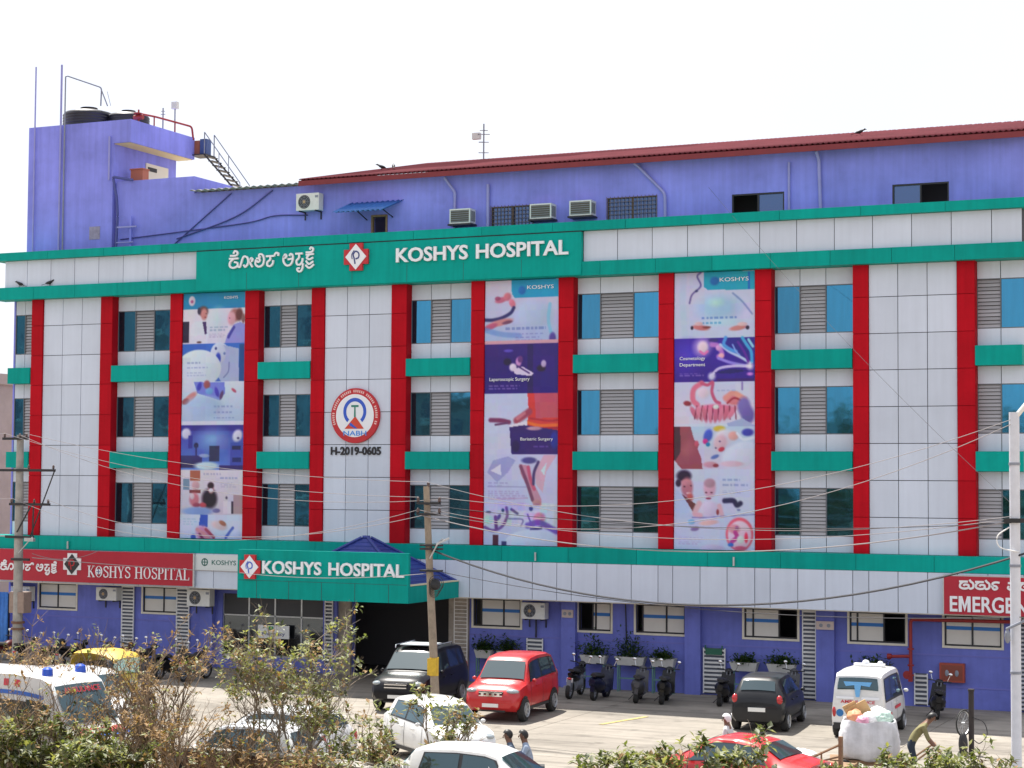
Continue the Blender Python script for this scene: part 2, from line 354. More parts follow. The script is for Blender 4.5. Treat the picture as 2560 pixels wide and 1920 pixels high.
# window bays
WB = [(XL + .12, -20.17, [-21.2, -20.75, -20.19]), (-16.41, -13.84, [-16.41, -15.62, -14.78, -13.84]), (-10.01, -7.84, [-10.01, -9.32, -8.65, -7.84]), (-4.02, -1.56, [-4.02, -3.25, -2.5, -1.56]),
      (2.23, 5.22, [2.23, 3.05, 4.22, 5.22]), (9.03, 11.64, [9.03, 9.86, 10.70, 11.64]), (15.41, 16.83, [15.41, 16.12, 16.83])]
ROWS = [(13.10, 13.65), (11.05, 11.60), (9.89, 10.45), (7.84, 8.40), (6.69, 7.24), (4.68, 5.20)]
WZ = [(11.60, 13.10), (8.40, 9.89), (5.20, 6.69)]
YW = .36
FRAMEM = mat('window_frame', (.12, .13, .15), .5)
for wi, (a, c, cols) in enumerate(WB):
    for z0, z1 in ROWS:
        for j in range(len(cols) - 1): panel('spandrel_panel', PANEL, cols[j], cols[j + 1], z0, z1, YW)
    for z0, z1 in ((10.45, 11.05), (7.24, 7.84)):
        b = B(); b.box(a + .004, c - .012, -.05, .44, z0, z1); hb(b, 'spandrel_beam', TEAL)
    for z0, z1 in WZ:
        fb = B(); x0, x1 = cols[0], cols[-1]
        for xx in cols: fb.box(xx - .018, xx + .018, YW - .005, YW + .05, z0, z1)
        for zz in (z0, z1): fb.box(x0 + .02, x1 - .02, YW - .003, YW + .05, zz - .015, zz + .015)
        win = fb.obj('window', FRAMEM, HB)
        kinds = ['p', 'l', 'p'] if len(cols) == 4 else (['p', 'l'] if wi == 0 else ['l', 'p'])
        for j, kd in enumerate(kinds):
            u0, u1 = cols[j] + .02, cols[j + 1] - .02
            if kd == 'p':
                pb = B(); pb.box(-(u1 - u0) / 2, (u1 - u0) / 2, 0, .012, -(z1 - z0) / 2 + .016, (z1 - z0) / 2 - .016)
                pb.obj('pane', BLUEGLASS, win, ((u0 + u1) / 2, YW + .025, (z0 + z1) / 2), (random.uniform(-.006, .006), 0, random.uniform(-.006, .006)))
            else:
                key = ('slat', round(u1 - u0, 2))
                if key not in _box_cache:
                    sb = B(); w = (u1 - u0) / 2; sb.add([(-w, 0, -.05), (w, 0, -.05), (w, .035, .045), (-w, .035, .045), (-w, .008, -.053), (w, .008, -.053), (w, .043, .042), (-w, .043, .042)],
                                                        [(0, 1, 2, 3), (7, 6, 5, 4), (0, 4, 5, 1), (3, 2, 6, 7), (0, 3, 7, 4), (1, 5, 6, 2)]); _box_cache[key] = sb.mesh('slat', LOUVRE)
                for k in range(13):
                    link('slat', _box_cache[key], win, ((u0 + u1) / 2, YW + .015, z0 + .07 + k * .1135), (random.uniform(-.03, .03), 0, 0))
# teal bands and cap, in lengths
def band(z0, z1, yf, yb, xa, xb, step, name, m):
    x = xa
    while x < xb - .01:
        x2 = min(xb, x + step)
        if xb - x2 < .5: x2 = xb
        w = x2 - x; b = B(); b.box(-w / 2 + .006, w / 2 - .006, yf, yb, z0, z1)
        b.obj(name, m, HB, ((x + x2) / 2, 0, 0)); x = x2
b = B(); b.box(XL - .3, XR + .1, -.27, .46, 13.67, 14.10); hb(b, 'band_core', JOINT)
b = B(); b.box(XL - .3, XR + .1, -.27, .46, 4.20, 4.66); hb(b, 'band_core', JOINT)
b = B(); b.box(XL - .3, XR + .1, -.33, .98, 15.18, 15.42); hb(b, 'band_core', JOINT)
band(13.65, 14.12, -.30, .45, XL - .45, XR + .12, 1.93, 'band_panel', TEAL)
band(4.18, 4.68, -.30, .45, XL - .45, XR + .12, 2.4, 'band_panel', TEAL)
band(15.15, 15.45, -.36, 1.0, XL - .45, XR + .12, 2.6, 'cap_panel', TEAL)
b = B(); b.box(XL, XR, -.12, .5, 14.10, 15.17); hb(b, 'parapet_core', JOINT)
x = -12.52
while x > XL: panel('parapet_panel', PANEL, max(x - 1.11, XL), x, 14.12, 15.15, -.155); x -= 1.11
x = 2.64
while x < XR: panel('parapet_panel', PANEL, x, min(x + 1.21, XR), 14.12, 15.15, -.155); x += 1.21
# roof slab (the terrace behind the parapet)
b = B(); b.box(XL + .1, XR, .5, 14, 14.1, 14.3); hb(b, 'roof_slab', CREAM)
# lower fascia
b = B(); b.box(XL + .0, XR, -.26, .8, 2.95, 4.19); hb(b, 'fascia_core', JOINT)
b = B(); b.box(XL, XR, -.25, .8, 2.90, 2.95); hb(b, 'soffit', CREAM)
FJ = [-10.5, -9.6, -8.7, -7.8, -6.9, -6.0, -5.1, -4.2, -3.25, -2.3, -1.39, -.9, 0, .92, 1.8, 2.32, 3.22, 4.42, 5.34, 5.84, 6.76, 7.66, 8.57, 9.07, 9.96, 10.83, 11.7, 12.2, 13.1, 14.0, 14.9, 15.8, XR]
for a, c in zip(FJ, FJ[1:]): panel('fascia_panel', PANEL, a, c, 2.92, 4.18, -.30)
for a in np.arange(XL, -10.55, 1.085): panel('fascia_panel', PANEL, float(a), float(a) + 1.085, 2.92, 4.18, -.30)
for xx in (-18.0, 1.05, 7.9): 
    b = B(); b.tube([(xx, -.36, 4.5), (xx, -.36, 4.22)], .035, 8); hb(b, 'spout', STEEL)
# ground floor wall with real openings
def wall_open(name, m, x0, x1, z0, z1, y0, y1, ops, parent=None):
    b = B(); xs = sorted({x0, x1, *[o[0] for o in ops], *[o[1] for o in ops]})
    for a, c in zip(xs, xs[1:]):
        hit = [o for o in ops if o[0] <= a + 1e-6 and o[1] >= c - 1e-6]
        segs = [(z0, z1)]
        for o in hit:
            ns = []
            for s0, s1 in segs:
                if o[2] > s0: ns.append((s0, min(o[2], s1)))
                if o[3] < s1: ns.append((max(o[3], s0), s1))
            segs = ns
        for s0, s1 in segs:
            if s1 - s0 > 1e-4: b.box(a, c, y0, y1, s0, s1)
    return b.obj(name, m, parent or HB)
GW = [(-1.75, .01, 'off', [(-1.75, -1.47, 'o'), (-1.47, -.63, 'f'), (-.63, .01, 'f')]), (2.14, 3.29, '', [(2.14, 2.63, 'o'), (2.63, 2.74, 'f'), (2.74, 3.29, 'f')]),
      (4.18, 5.88, '', [(4.18, 4.40, 'o'), (4.40, 5.23, 'f'), (5.23, 5.88, 'f')]), (7.89, 9.64, '', [(7.89, 8.17, 'f'), (8.17, 9.03, 'f'), (9.03, 9.64, 'o')]),
      (11.32, 13.08, '', [(11.32, 11.56, 'f'), (11.56, 12.40, 'f'), (12.40, 13.08, 'o')]), (14.28, 16.0, '', [(14.28, 15.12, 'f'), (15.12, 16.0, 'f')]),
      (-20.19, -18.45, '', [(-20.19, -19.33, 'f'), (-19.33, -18.45, 'f')]), (-15.39, -13.6, '', [(-15.39, -14.49, 'f'), (-14.49, -13.6, 'f')])]
ops = [(g[0], g[1], 1.90, 2.84) for g in GW] + [(-6.5, -2.65, 0, 2.86), (-11.9, -7.6, .45, 2.7)]
wall_open('ground_wall', VIOLET_SHADED, XL + .1, XR - .02, 0, 2.90, .8, 1.05, ops)
b = B(); b.box(XL + .2, XR - .1, 4.2, 4.4, 0, 2.9); b.box(XL + .2, XR - .1, 1.06, 4.2, -.02, .02); hb(b, 'inner_wall', mat('dim_room', (.10, .10, .11), .9))
for g in GW:
    x0, x1 = g[0], g[1]; z0, z1 = 1.90, 2.84
    fb = B(); fb.box(x0, x0 + .05, .83, .90, z0, z1); fb.box(x1 - .05, x1, .83, .90, z0, z1); fb.box(x0 + .05, x1 - .05, .83, .9, z0, z0 + .05); fb.box(x0 + .05, x1 - .05, .83, .9, z1 - .05, z1)
    for a, c, kd in g[3][1:]: fb.box(a - .025, a + .025, .825, .895, z0 + .05, z1 - .05)
    w = fb.obj('ground_window', BLACKM, HB)
    tb = B(); tb.box(x0 - .07, x0, .77, .8, z0 - .07, z1); tb.box(x1, x1 + .07, .77, .8, z0 - .07, z1); tb.box(x0, x1, .77, .8, z0 - .07, z0); tb.obj('trim', CREAM, w)
    for a, c, kd in g[3]:
        if kd == 'f':
            pb = B(); pb.box(a + .03, c - .03, .85, .86, z0 + .05, z1 - .05); pb.obj('pane', FILM, w)
            sb = B(); sb.box(a + .03, c - .03, .844, .849, 2.39, 2.50); sb.obj('stripe', BLUESTR, w)
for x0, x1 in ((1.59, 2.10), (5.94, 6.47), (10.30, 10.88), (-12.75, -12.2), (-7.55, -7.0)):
    b = B(); b.box(x0, x1, .58, .80, 0, 2.9); hb(b, 'column', VIOLET_SHADED)
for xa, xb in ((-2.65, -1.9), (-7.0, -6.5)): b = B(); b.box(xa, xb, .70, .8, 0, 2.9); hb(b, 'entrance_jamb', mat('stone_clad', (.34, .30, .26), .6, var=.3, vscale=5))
for z in (.62, 1.58):
    for xa, xb in ((XL + .2, -12.8), (-1.9, 16.5)): b = B(); b.box(xa, xb, .785, .8, z, z + .05); hb(b, 'dado_strip', mat('violet_dado', (.16, .17, .52), .8))
# shopfront
SF = thing('pharmacy_shopfront', 'dark glazed pharmacy shopfront left of the entrance porch', 'shopfront', (-9.7, .8, 0))
b = B()
for xx in (-2.2, -1.1, 0, 1.1, 2.05): b.box(xx - .03, xx + .03, .06, .12, .45, 2.7)
b.box(-2.2, 2.1, .06, .12, .45, .52); b.box(-2.2, 2.1, .06, .12, 1.9, 1.95); b.obj('frame', STEEL, SF)
for k in range(4):
    b = B(); b.box(-2.17 + k * 1.1, -1.13 + k * 1.1 - (.05 if k == 3 else 0), .085, .095, .53, 1.89); b.obj('pane', DARKGLASS, SF)
    b = B(); b.box(-2.17 + k * 1.1, -1.13 + k * 1.1 - (.05 if k == 3 else 0), .08, .09, 1.96, 2.69); b.obj('awning_panel', mat('shop_dim', (.05, .05, .055), .6), SF)
b = B(); b.box(-.6, .7, -.12, -.08, 1.15, 1.62); po = b.obj('notice_board', WHITE, SF)
lettering('Pharmacy', po, -.42, -.125, 1.22, .95, .16, mat('ink_blue', (.03, .05, .2), .6))
b = B(); b.box(-.15, .05, -.126, -.121, 1.45, 1.58); b.obj('green_mark', mat('ink_green', (.02, .25, .12), .6), po)
# ---- roof storey
RW = [(-6.25, -5.63, 15.3, 16.34), (-1.51, .11, 15.3, 16.40), (2.83, 4.63, 15.3, 16.47), (7.24, 9.02, 15.3, 16.34), (12.56, 14.35, 15.3, 16.35)]
wall_open('roof_storey_wall', VIOLET, -9.0, XR - .05, 14.3, 17.62, 1.5, 1.75, RW)
b = B(); b.box(-17.44, -13.88, 1.5, 1.75, 14.3, 18.25); b.box(-14.13, -13.88, 1.75, 6.5, 14.3, 18.25); b.box(-13.88, -9.0, 1.5, 1.75, 14.3, 17.60); hb(b, 'terrace_wall', VIOLET)
b = B(); b.box(-8.8, XR - .3, 3.2, 3.4, 14.3, 17.6); b.box(-8.8, XR - .3, 1.76, 3.2, 14.31, 14.36); hb(b, 'inner_wall', MATS['dim_room'])
# corrugated sheets
def corrugated(name, m, xa, xb, f, per=.18, amp=.035, rows=6, th=.012, parent=None):
    n = int((xb - xa) / (per / 4)); vs = []; fs = []
    for r in range(rows + 1):
        t = r / rows
        for i in range(n + 1):
            u = i / n; x, y, z = f(u, t); vs.append((x, y, z + amp * math.sin(2 * math.pi * (i / 4))))
    for r in range(rows):
        for i in range(n):
            a = r * (n + 1) + i; fs.append((a, a + 1, a + n + 2, a + n + 1))
    b = B(); b.add(vs, fs); o = b.obj(name, m, parent or HB, smooth=80)
    md = o.modifiers.new('th', 'SOLIDIFY'); md.thickness = th; md.offset = 1; return o
def f_roof(u, t):
    xa = -9.05 + 2.6 * t; return (xa + (XR + .25 - xa) * u, 1.05 + 5.2 * t, 17.74 + 1.24 * t)
corrugated('roof_sheet', ROOFRED, -9.05, XR + .25, f_roof, rows=5)
def f_back(u, t):
    xa = -6.45 - 2.6 * t; return (xa + (XR + .25 - xa) * u, 6.25 + 5.2 * t, 18.98 - 1.24 * t)
corrugated('roof_sheet', ROOFRED, -9.05, XR + .25, f_back, per=.36, rows=2)
b = B(); b.box(-9.05, XR + .22, 1.02, 1.06, 17.52, 17.70); b.add([(-9.02, 1.07, 17.55), (-9.06, 1.07, 17.72), (-6.48, 6.2, 18.94), (-6.44, 6.2, 18.77)], [(0, 1, 2, 3)]); hb(b, 'eave_board', mat('eave_red', (.20, .02, .028), .6, var=.15, vscale=2))
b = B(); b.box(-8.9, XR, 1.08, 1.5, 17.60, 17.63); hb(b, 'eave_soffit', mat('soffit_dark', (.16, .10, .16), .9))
corrugated('grey_sheet', mat('old_sheet', (.30, .30, .30), .8, var=.3, vscale=3), -13.85, -9.0, lambda u, t: (-13.85 + 4.85 * u, 1.15 + 4 * t, 17.64 + .25 * t), per=.3, amp=.03, rows=2)
# roof storey windows: grilles, sashes
def grille_window(x0, x1, z0, z1):
    fb = B(); fb.box(x0, x0 + .04, 1.52, 1.6, z0, z1); fb.box(x1 - .04, x1, 1.52, 1.6, z0, z1); fb.box(x0 + .04, x1 - .04, 1.52, 1.6, z1 - .04, z1); fb.box((x0 + x1) / 2 - .03, (x0 + x1) / 2 + .03, 1.53, 1.6, z0, z1 - .04)
    w = fb.obj('roof_window', mat('brown_frame', (.10, .06, .04), .6), HB)
    for s in (0, 1):
        pb = B(); m = (x0 + x1) / 2; a, c = (x0 + .04, m - .03) if s == 0 else (m + .03, x1 - .04); pb.box(a, c, 1.57, 1.58, z0, z1 - .04); pb.obj('pane', BLUEPANE, w)
    gb = B()
    n = int((x1 - x0) / .13)
    for i in range(n + 1): xx = x0 + (x1 - x0) * i / n; gb.box(xx - .008, xx + .008, 1.44, 1.456, z0, z1 + .03)
    for k in range(5): zz = z1 - .02 - k * .14; gb.box(x0, x1, 1.457, 1.47, zz - .008, zz + .008)
    gb.obj('bar_grille', mat('rust_bar', (.13, .10, .10), .7), w)
grille_window(-1.51, .11, 15.3, 16.40); grille_window(2.83, 4.63, 15.3, 16.47)
def sash_window(x0, x1, z0, z1, side):
    fb = B(); fb.box(x0, x0 + .05, 1.52, 1.62, z0, z1); fb.box(x1 - .05, x1, 1.52, 1.62, z0, z1); fb.box(x0 + .05, x1 - .05, 1.52, 1.62, z1 - .05, z1)
    m = (x0 + x1) / 2; fb.box(m - .025, m + .025, 1.53, 1.61, z0, z1 - .05)
    w = fb.obj('roof_window', BLACKM, HB)
    a, c = (x0 + .05, m - .025) if side < 0 else (m + .025, x1 - .05)
    pb = B(); pb.box(a, c, 1.57, 1.58, z0, z1 - .05); pb.obj('pane', BLUEPANE, w)
sash_window(7.24, 9.02, 15.3, 16.34, 1); sash_window(12.56, 14.35, 15.3, 16.35, -1)
b = B(); b.box(-6.27, -6.2, 1.46, 1.6, 15.3, 16.36); b.box(-5.68, -5.61, 1.46, 1.6, 15.3, 16.36); b.box(-6.2, -5.68, 1.46, 1.6, 16.29, 16.36); hb(b, 'hatch_frame', WOOD)
# ---- stair tower
b = B(); b.box(-21.6, -17.55, 1.4, 5.6, 14.3, 19.735); hb(b, 'tower_wall', VIOLET)
b = B(); b.box(-21.6, -16.75, 1.4, 5.72, 19.735, 20.62); hb(b, 'tower_parapet', VIOLET)
b = B(); b.box(-17.53, -16.8, 1.45, 5.68, 19.71, 19.73); hb(b, 'tower_soffit', mat('soffit_cream', (.62, .50, .28), .8))
b = B(); b.box(-17.54, -17.50, 3.5, 5.0, 17.4, 19.3); d = hb(b, 'tower_door', mat('door_cream', (.70, .66, .55), .6)); b = B(); b.box(-17.498, -17.485, 3.6, 4.2, 19.0, 19.16); b.obj('vent_panel', BLACKM, d)
b = B(); b.box(-17.54, -17.50, 5.2, 5.55, 17.6, 18.9); hb(b, 'tower_window', DARK)
b = B(); b.lathe([(.09, 0), (.09, .06)], 12, (-18.35, 1.39, 16.3), 'Y'); b.box(-18.6, -18.1, 1.385, 1.392, 16.05, 16.55); hb(b, 'pipe_hole', mat('patched_plaster', (.32, .29, .40), .9, var=.3, vscale=9))
# ---------------------------------------------------------------- Kannada strokes (unit: x-height)
KAN1 = [[(0, .80), (.95, .80)], [(.5, .8), (.12, .52), (.08, .16), (.42, .0), (.85, .14), (.86, .42), (.52, .5)], [(.1, 1.05), (.72, 1.06), (.86, 1.3), (.6, 1.45), (.44, 1.22)],
        [(.86, .12), (1.12, .06), (1.26, .42), (1.5, .92), (1.86, .84), (1.97, .4), (1.7, .04), (1.5, .22)], [(2.16, .62), (2.3, .78), (2.42, .62), (2.28, .48), (2.16, .6), (2.2, .3), (2.42, .0)],
        [(2.78, .70), (3.06, .70), (3.16, .52), (2.98, .40), (2.86, .54)], [(2.76, .62), (2.72, .22), (3.06, .0), (3.46, .16), (3.58, .62), (3.42, 1.0), (3.14, 1.06), (3.06, .88), (3.24, .80)],
        [(3.78, .86), (4.62, .86)], [(4.2, .86), (4.2, .56), (3.94, .36), (3.92, .1), (4.2, .0), (4.46, .2), (4.5, .5)], [(4.6, .86), (4.78, 1.1), (5.02, 1.06), (5.0, .84)],
        [(5.6, .78), (5.72, .94), (5.86, .78), (5.7, .64), (5.58, .76), (5.56, .34), (5.86, .0), (6.26, .06), (6.48, .44), (6.46, .84), (6.26, .96), (6.14, .78)], [(5.98, .5), (6.42, .55)],
        [(6.74, .95), (7.46, .95)], [(7.1, .95), (7.1, .6), (6.86, .36), (6.92, .06), (7.22, .02), (7.44, .3), (7.46, .55)], [(7.5, .12), (7.46, -.3), (7.26, -.56), (7.02, -.52), (6.94, -.32), (7.2, -.28)],
        [(7.78, 1.02), (8.36, 1.04), (8.5, 1.3), (8.28, 1.42), (8.18, 1.24)], [(7.78, .82), (8.56, .86)], [(8.12, .82), (7.88, .56), (8.16, .42), (8.5, .56)], [(7.8, .32), (8.1, .02), (8.52, .24)], [(7.76, -.04), (8.14, -.3), (8.6, -.02)]]
KAN1W = [0, 2.6, 3.68, 5.2, 6.62, 7.62, 9]
_tu = [[(0, .95), (.85, .95)], [(.42, .95), (.12, .62), (.1, .18), (.45, 0), (.86, .1), (.9, .48), (.55, .55), (.42, .36)], [(.88, .2), (1.1, 0), (1.36, .2), (1.36, .7), (1.12, .98), (1.0, 1.22)]]
def shift(st, dx): return [[(x + dx, z) for x, z in s] for s in st]
_rf = [[(.1, .5), (.3, .0), (.62, .12), (.5, .42), (.22, .5), (.2, .82), (.5, .95), (.85, .9)]]
KAN2 = _tu + shift(_tu, 1.55) + shift(_rf, 3.05) + shift([[(0, .9), (.7, .9)], [(.1, .5), (.0, .2), (.3, 0), (.7, .1), (.8, .5), (.4, .6)], [(.5, 1.0), (.7, 1.2), (.95, 1.1), (.8, .9)]], 4.7) + shift(_tu, 5.8)
def strokes(st, parent, x, y, z, sx, sz, w, depth, m, cuts):
    """one mesh for each syllable"""
    for a, c in zip(cuts, cuts[1:]):
        b = B()
        for k, s in enumerate(st):
            cx = sum(p[0] for p in s) / len(s)
            if a <= cx < c: ribbon([(p[0] * sx, p[1] * sz) for p in s], w, -depth + .0006 * k, 0, b)
        if b.v: b.obj('letter', m, parent, (x, y, z))
LET2 = mat('letter_cream', (.78, .78, .80), .4)
RIM = mat('logo_red', (.50, .02, .03), .4)
NAVY = mat('logo_navy', (.03, .05, .20), .4)
def cross_logo(parent, cx, y, cz, s, redm, whitem, markm, depth=.08):
    """stepped red cross with a white diamond and a ring mark"""
    a = s * .5; c = s * .27
    b = B(); b.prism([(-c, -a), (c, -a), (c, -c), (a, -c), (a, c), (c, c), (c, a), (-c, a), (-c, c), (-a, c), (-a, -c), (-c, -c)], -depth, 0)
    o = b.obj('emblem', redm, parent, (cx, y, cz))
    b = B(); d = s * .47; b.prism([(0, -d), (d * .92, 0), (0, d), (-d * .92, 0)], -depth - .02, -depth - .002); b.obj('diamond', whitem, o)
    b = B()
    ribbon([(-.02 * s, -.26 * s), (-.06 * s, -.05 * s), (-.10 * s, .08 * s), (0, .20 * s), (.13 * s, .12 * s), (.12 * s, -.03 * s), (0, -.08 * s)], .05 * s, -depth - .03, -depth - .021, b)
    ribbon([(-.14 * s, -.08 * s), (-.16 * s, .08 * s), (-.06 * s, .24 * s)], .03 * s, -depth - .0305, -depth - .021, b)
    b.obj('swirl', markm, o); return o
# ---- big roof sign
RS = thing('rooftop_sign', 'wide teal sign board along the roofline with white raised hospital lettering', 'sign', (-4.9, -.3, 13.65))
b = B(); b.box(-7.60, 7.53, -.035, .14, 0.03, 1.46); b.obj('board', TEAL, RS)
for k in range(6):
    b = B(); xx = -7.6 + 15.13 * (k + 1) / 7; b.box(xx - .006, xx + .006, -.0375, -.036, .03, .62); b.obj('seam', JOINT, RS)
b = B(); b.box(-7.6, 7.53, -.02, .14, 1.462, 1.50); b.obj('top_gap', JOINT, RS)
letters('KOSHYS', RS, .66, -.10, .71, 2.75, .50, .07, .022)
letters('HOSPITAL', RS, 3.72, -.10, .71, 3.38, .50, .07, .022)
strokes(KAN1, RS, -6.15, -.045, .80, .41, .42, .066, .07, LETTER, KAN1W)
cross_logo(RS, -.92, -.04, .98, .96, RIM, LETTER, NAVY)
# ---- entrance porch
PO = thing('entrance_porch', 'teal entrance porch with blue tiled hip roof and raised name lettering', 'porch', (-5, 0, 0))
b = B(); b.box(-3.2, 3.22, -4.0, -3.86, 2.92, 4.52); b.obj('front_board', TEAL, PO)
for k in range(5):
    b = B(); xx = -2.45 + k * 1.24; b.box(xx - .008, xx + .008, -4.003, -4.0005, 2.92, 3.5); b.obj('seam', JOINT, PO)
b = B(); b.box(-3.15, 3.17, -4.0025, -4.0005, 3.50, 3.512); b.obj('seam', JOINT, PO)
b = B(); b.box(3.02, 3.22, -3.86, -.32, 2.92, 3.46); b.obj('side_board', TEAL, PO)
b = B(); b.box(-3.2, -3.0, -3.86, -.32, 2.92, 3.46); b.obj('side_board', TEAL, PO)
b = B(); b.box(3.0, 3.24, -3.85, -.33, 3.465, 3.50); b.obj('coping', mat('coping_cream', (.66, .60, .40), .7), PO)
b = B(); b.box(-3.0, 3.02, -3.86, -.32, 2.93, 3.0); b.obj('ceiling', CREAM, PO)
TILE = mat('blue_tile', (.03, .05, .27), .5, var=.2, vscale=6, objvar=.12)
bx, by, bz, ax, ay, az = 2.5, 1.78, 3.42, .12, .10, 4.88; cy = -2.08; cx0 = .62
def hipcourse(t0, t1, lift):
    def ring(t, dz):
        hx, hy = bx + (ax - bx) * t, by + (ay - by) * t; z = bz + (az - bz) * t + dz
        return [(-hx + cx0, cy - hy, z), (hx + cx0, cy - hy, z), (hx + cx0, cy + hy, z), (-hx + cx0, cy + hy, z)]
    b = B(); b.add(ring(t0, lift) + ring(t1, .0) + ring(t0, 0), [(0, 1, 5, 4), (1, 2, 6, 5), (2, 3, 7, 6), (3, 0, 4, 7), (0, 8, 9, 1), (1, 9, 10, 2), (2, 10, 11, 3), (3, 11, 8, 0)]); return b
for k in range(12): hipcourse(k / 12, (k + 1.15) / 12, .035).obj('tile_course', TILE, PO)
b = B()
for sx in (-1, 1):
    for sy in (-1, 1): b.tube([(cx0 + sx * bx, cy + sy * by, bz + .05), (cx0 + sx * ax, cy + sy * ay, az + .06)], .055, 6)
b.tube([(cx0 - ax, cy, az + .06), (cx0 + ax, cy, az + .06)], .07, 6); b.obj('ridge_tiles', TILE, PO)
letters('KOSHYS', PO, -2.20, -4.04, 3.74, 2.24, .43, .07, .02)
letters('HOSPITAL', PO, .32, -4.04, 3.74, 2.76, .43, .07, .02)
cross_logo(PO, -2.68, -4.0, 3.95, .80, RIM, LETTER, mat('logo_blue', (.05, .12, .55), .4))
# ---- red signboard, left
SL = thing('red_signboard', 'long red signboard with white serif lettering above the left ground floor', 'sign', (-16.9, -.36, 2.96))
SIGNRED = mat('sign_red', (.42, .008, .03), .4, var=.12, vscale=1.2)
b = B(); b.box(-4.9, 4.52, -.06, .03, .03, 1.2); b.obj('board', SIGNRED, SL)
b = B(); b.box(4.52, 4.58, -.08, .03, .0, 1.2); b.obj('edge_trim', STEEL, SL)
strokes(KAN1, SL, -4.15, -.062, .42, .305, .24, .058, .03, LET2, KAN1W)
o = cross_logo(SL, -.82, -.06, .70, .80, LET2, BLACKM, RIM, .03)
SERIF = {}
def serif(ch):
    st, th, sf = .15, .055, .045       # stem, thin, serif
    V = lambda x, w=st: ('b', x, x + w, 0, 1)
    F = lambda x0, x1, z: ('b', x0, x1, z, z + sf)
    D = lambda x0, z0, x1, z1, w: ('q', x0, z0, x1, z1, w)
    T = {'K': (.85, [V(.12), F(.02, .38, 0), F(.02, .38, 1 - sf), D(.27, .42, .70, .97, th), D(.36, .55, .76, .02, st), F(.58, .85, 0), F(.55, .84, 1 - sf)]),
         'H': (.95, [V(.12), V(.68), ('b', .27, .68, .5, .56), F(.02, .37, 0), F(.02, .37, 1 - sf), F(.58, .93, 0), F(.58, .93, 1 - sf)]),
         'Y': (.85, [('b', .36, .51, 0, .47), D(.16, .97, .42, .46, st), D(.70, .97, .47, .46, th), F(.26, .62, 0), F(.0, .32, 1 - sf), F(.55, .84, 1 - sf)]),
         'P': (.72, [V(.12), F(.02, .38, 0), ('b', .02, .5, 1 - sf, 1), ('c', .42, .745, .25, .255, -90, 90), ('b', .25, .44, .49, .535)]),
         'I': (.42, [V(.13), F(.02, .40, 0), F(.02, .40, 1 - sf)]),
         'T': (.82, [('b', .34, .49, 0, 1 - sf), ('b', .03, .8, 1 - sf - .01, 1), F(.24, .6, 0), ('b', .03, .075, .78, 1 - sf - .01), ('b', .755, .8, .78, 1 - sf - .01)]),
         'A': (.9, [D(.16, .02, .43, .98, th), D(.73, .02, .46, .98, st), ('b', .26, .63, .32, .37), F(.02, .3, 0), F(.58, .9, 0)]),
         'L': (.72, [V(.12), F(.02, .38, 1 - sf), ('b', .02, .68, 0, sf), ('b', .63, .68, sf, .24)]),
         'O': (.95, [('c', .475, .5, .40, .5, 0, 360)]),
         'S': (.70, [('s',)])}
    return T[ch]
def serif_word(word, parent, x, y, z, width, h, m):
    tot = sum(serif(c)[0] if c != ' ' else .45 for c in word); k = width / tot
    for ch in word:
        if ch == ' ': x += .45 * k; continue
        adv, parts = serif(ch); b = B()
        for n_, p in enumerate(parts):
            e = .0005 * n_
            if p[0] == 'b': b.box(p[1] * k, p[2] * k, -.02 - e, 0, p[3] * h, p[4] * h)
            elif p[0] == 'q':
                _, x0, z0, x1, z1, w = p; b.prism([((x0 - w / 2) * k, z0 * h), ((x0 + w / 2) * k, z0 * h), ((x1 + w / 2) * k, z1 * h), ((x1 - w / 2) * k, z1 * h)], -.02 - e, 0)
            elif p[0] == 'c':
                _, cx, cz, rx, rz, a0, a1 = p; n = 20; vs = []
                for i in range(n + 1):
                    a = R(a0 + (a1 - a0) * i / n); wd = .05 + .10 * abs(math.cos(a))
                    for rr, yy in ((0, -.02), (wd, -.02), (wd, 0), (0, 0)): vs.append(((cx + (rx - rr) * math.cos(a)) * k, yy - e, (cz + (rz - rr * .6) * math.sin(a)) * h))
                b.add(vs, [(i * 4 + j, i * 4 + (j + 1) % 4, i * 4 + 4 + (j + 1) % 4, i * 4 + 4 + j) for i in range(n) for j in range(4)])
            else: ribbon([(q[0] * k, q[1] * h) for q in [(.60, .74), (.56, .90), (.36, .96), (.16, .86), (.16, .68), (.36, .54), (.56, .40), (.58, .16), (.36, .04), (.16, .10), (.10, .28)]], .10 * k, -.02, 0, b)
        lo = b.obj('letter', m, parent, (x, y, z)); x += adv * k
serif_word('KOSHYS HOSPITAL', SL, -.12, -.063, .24, 4.50, .42, LET2)
b = B(); b.lathe([(.0, -.03), (.10, -.03), (.10, -.022)], 16, (.393, -.063, .45), 'Y'); ob = b.obj('globe_mark', LET2, SL)
b = B(); b.box(.378, .408, -.1, -.094, .36, .54); b.box(.303, .483, -.1012, -.094, .44, .46); b.obj('globe_lines', NAVY, ob)
# ---- pharmacy fascia sign
PS = thing('pharmacy_sign', 'pale pharmacy name strip with dark emblem beside the porch', 'sign', (-11.4, -.34, 3.5))
b = B(); b.box(-.98, 2.9, -.03, .03, .08, .64); b.obj('board', mat('pale_board', (.62, .66, .66), .5), PS)
TXT = mat('ink_green_dark', (.03, .14, .12), .6)
b = B(); b.lathe([(.10, -.04), (.14, -.04), (.14, -.031), (.10, -.031)], 18, (-.52, 0, .37), 'Y', True); b.box(-.535, -.505, -.04, -.031, .24, .5); b.box(-.66, -.38, -.0412, -.031, .355, .385); b.obj('emblem', TXT, PS)
lettering('KOSHYS PHARMACY', PS, -.22, -.033, .28, 2.6, .17, TXT, .012)
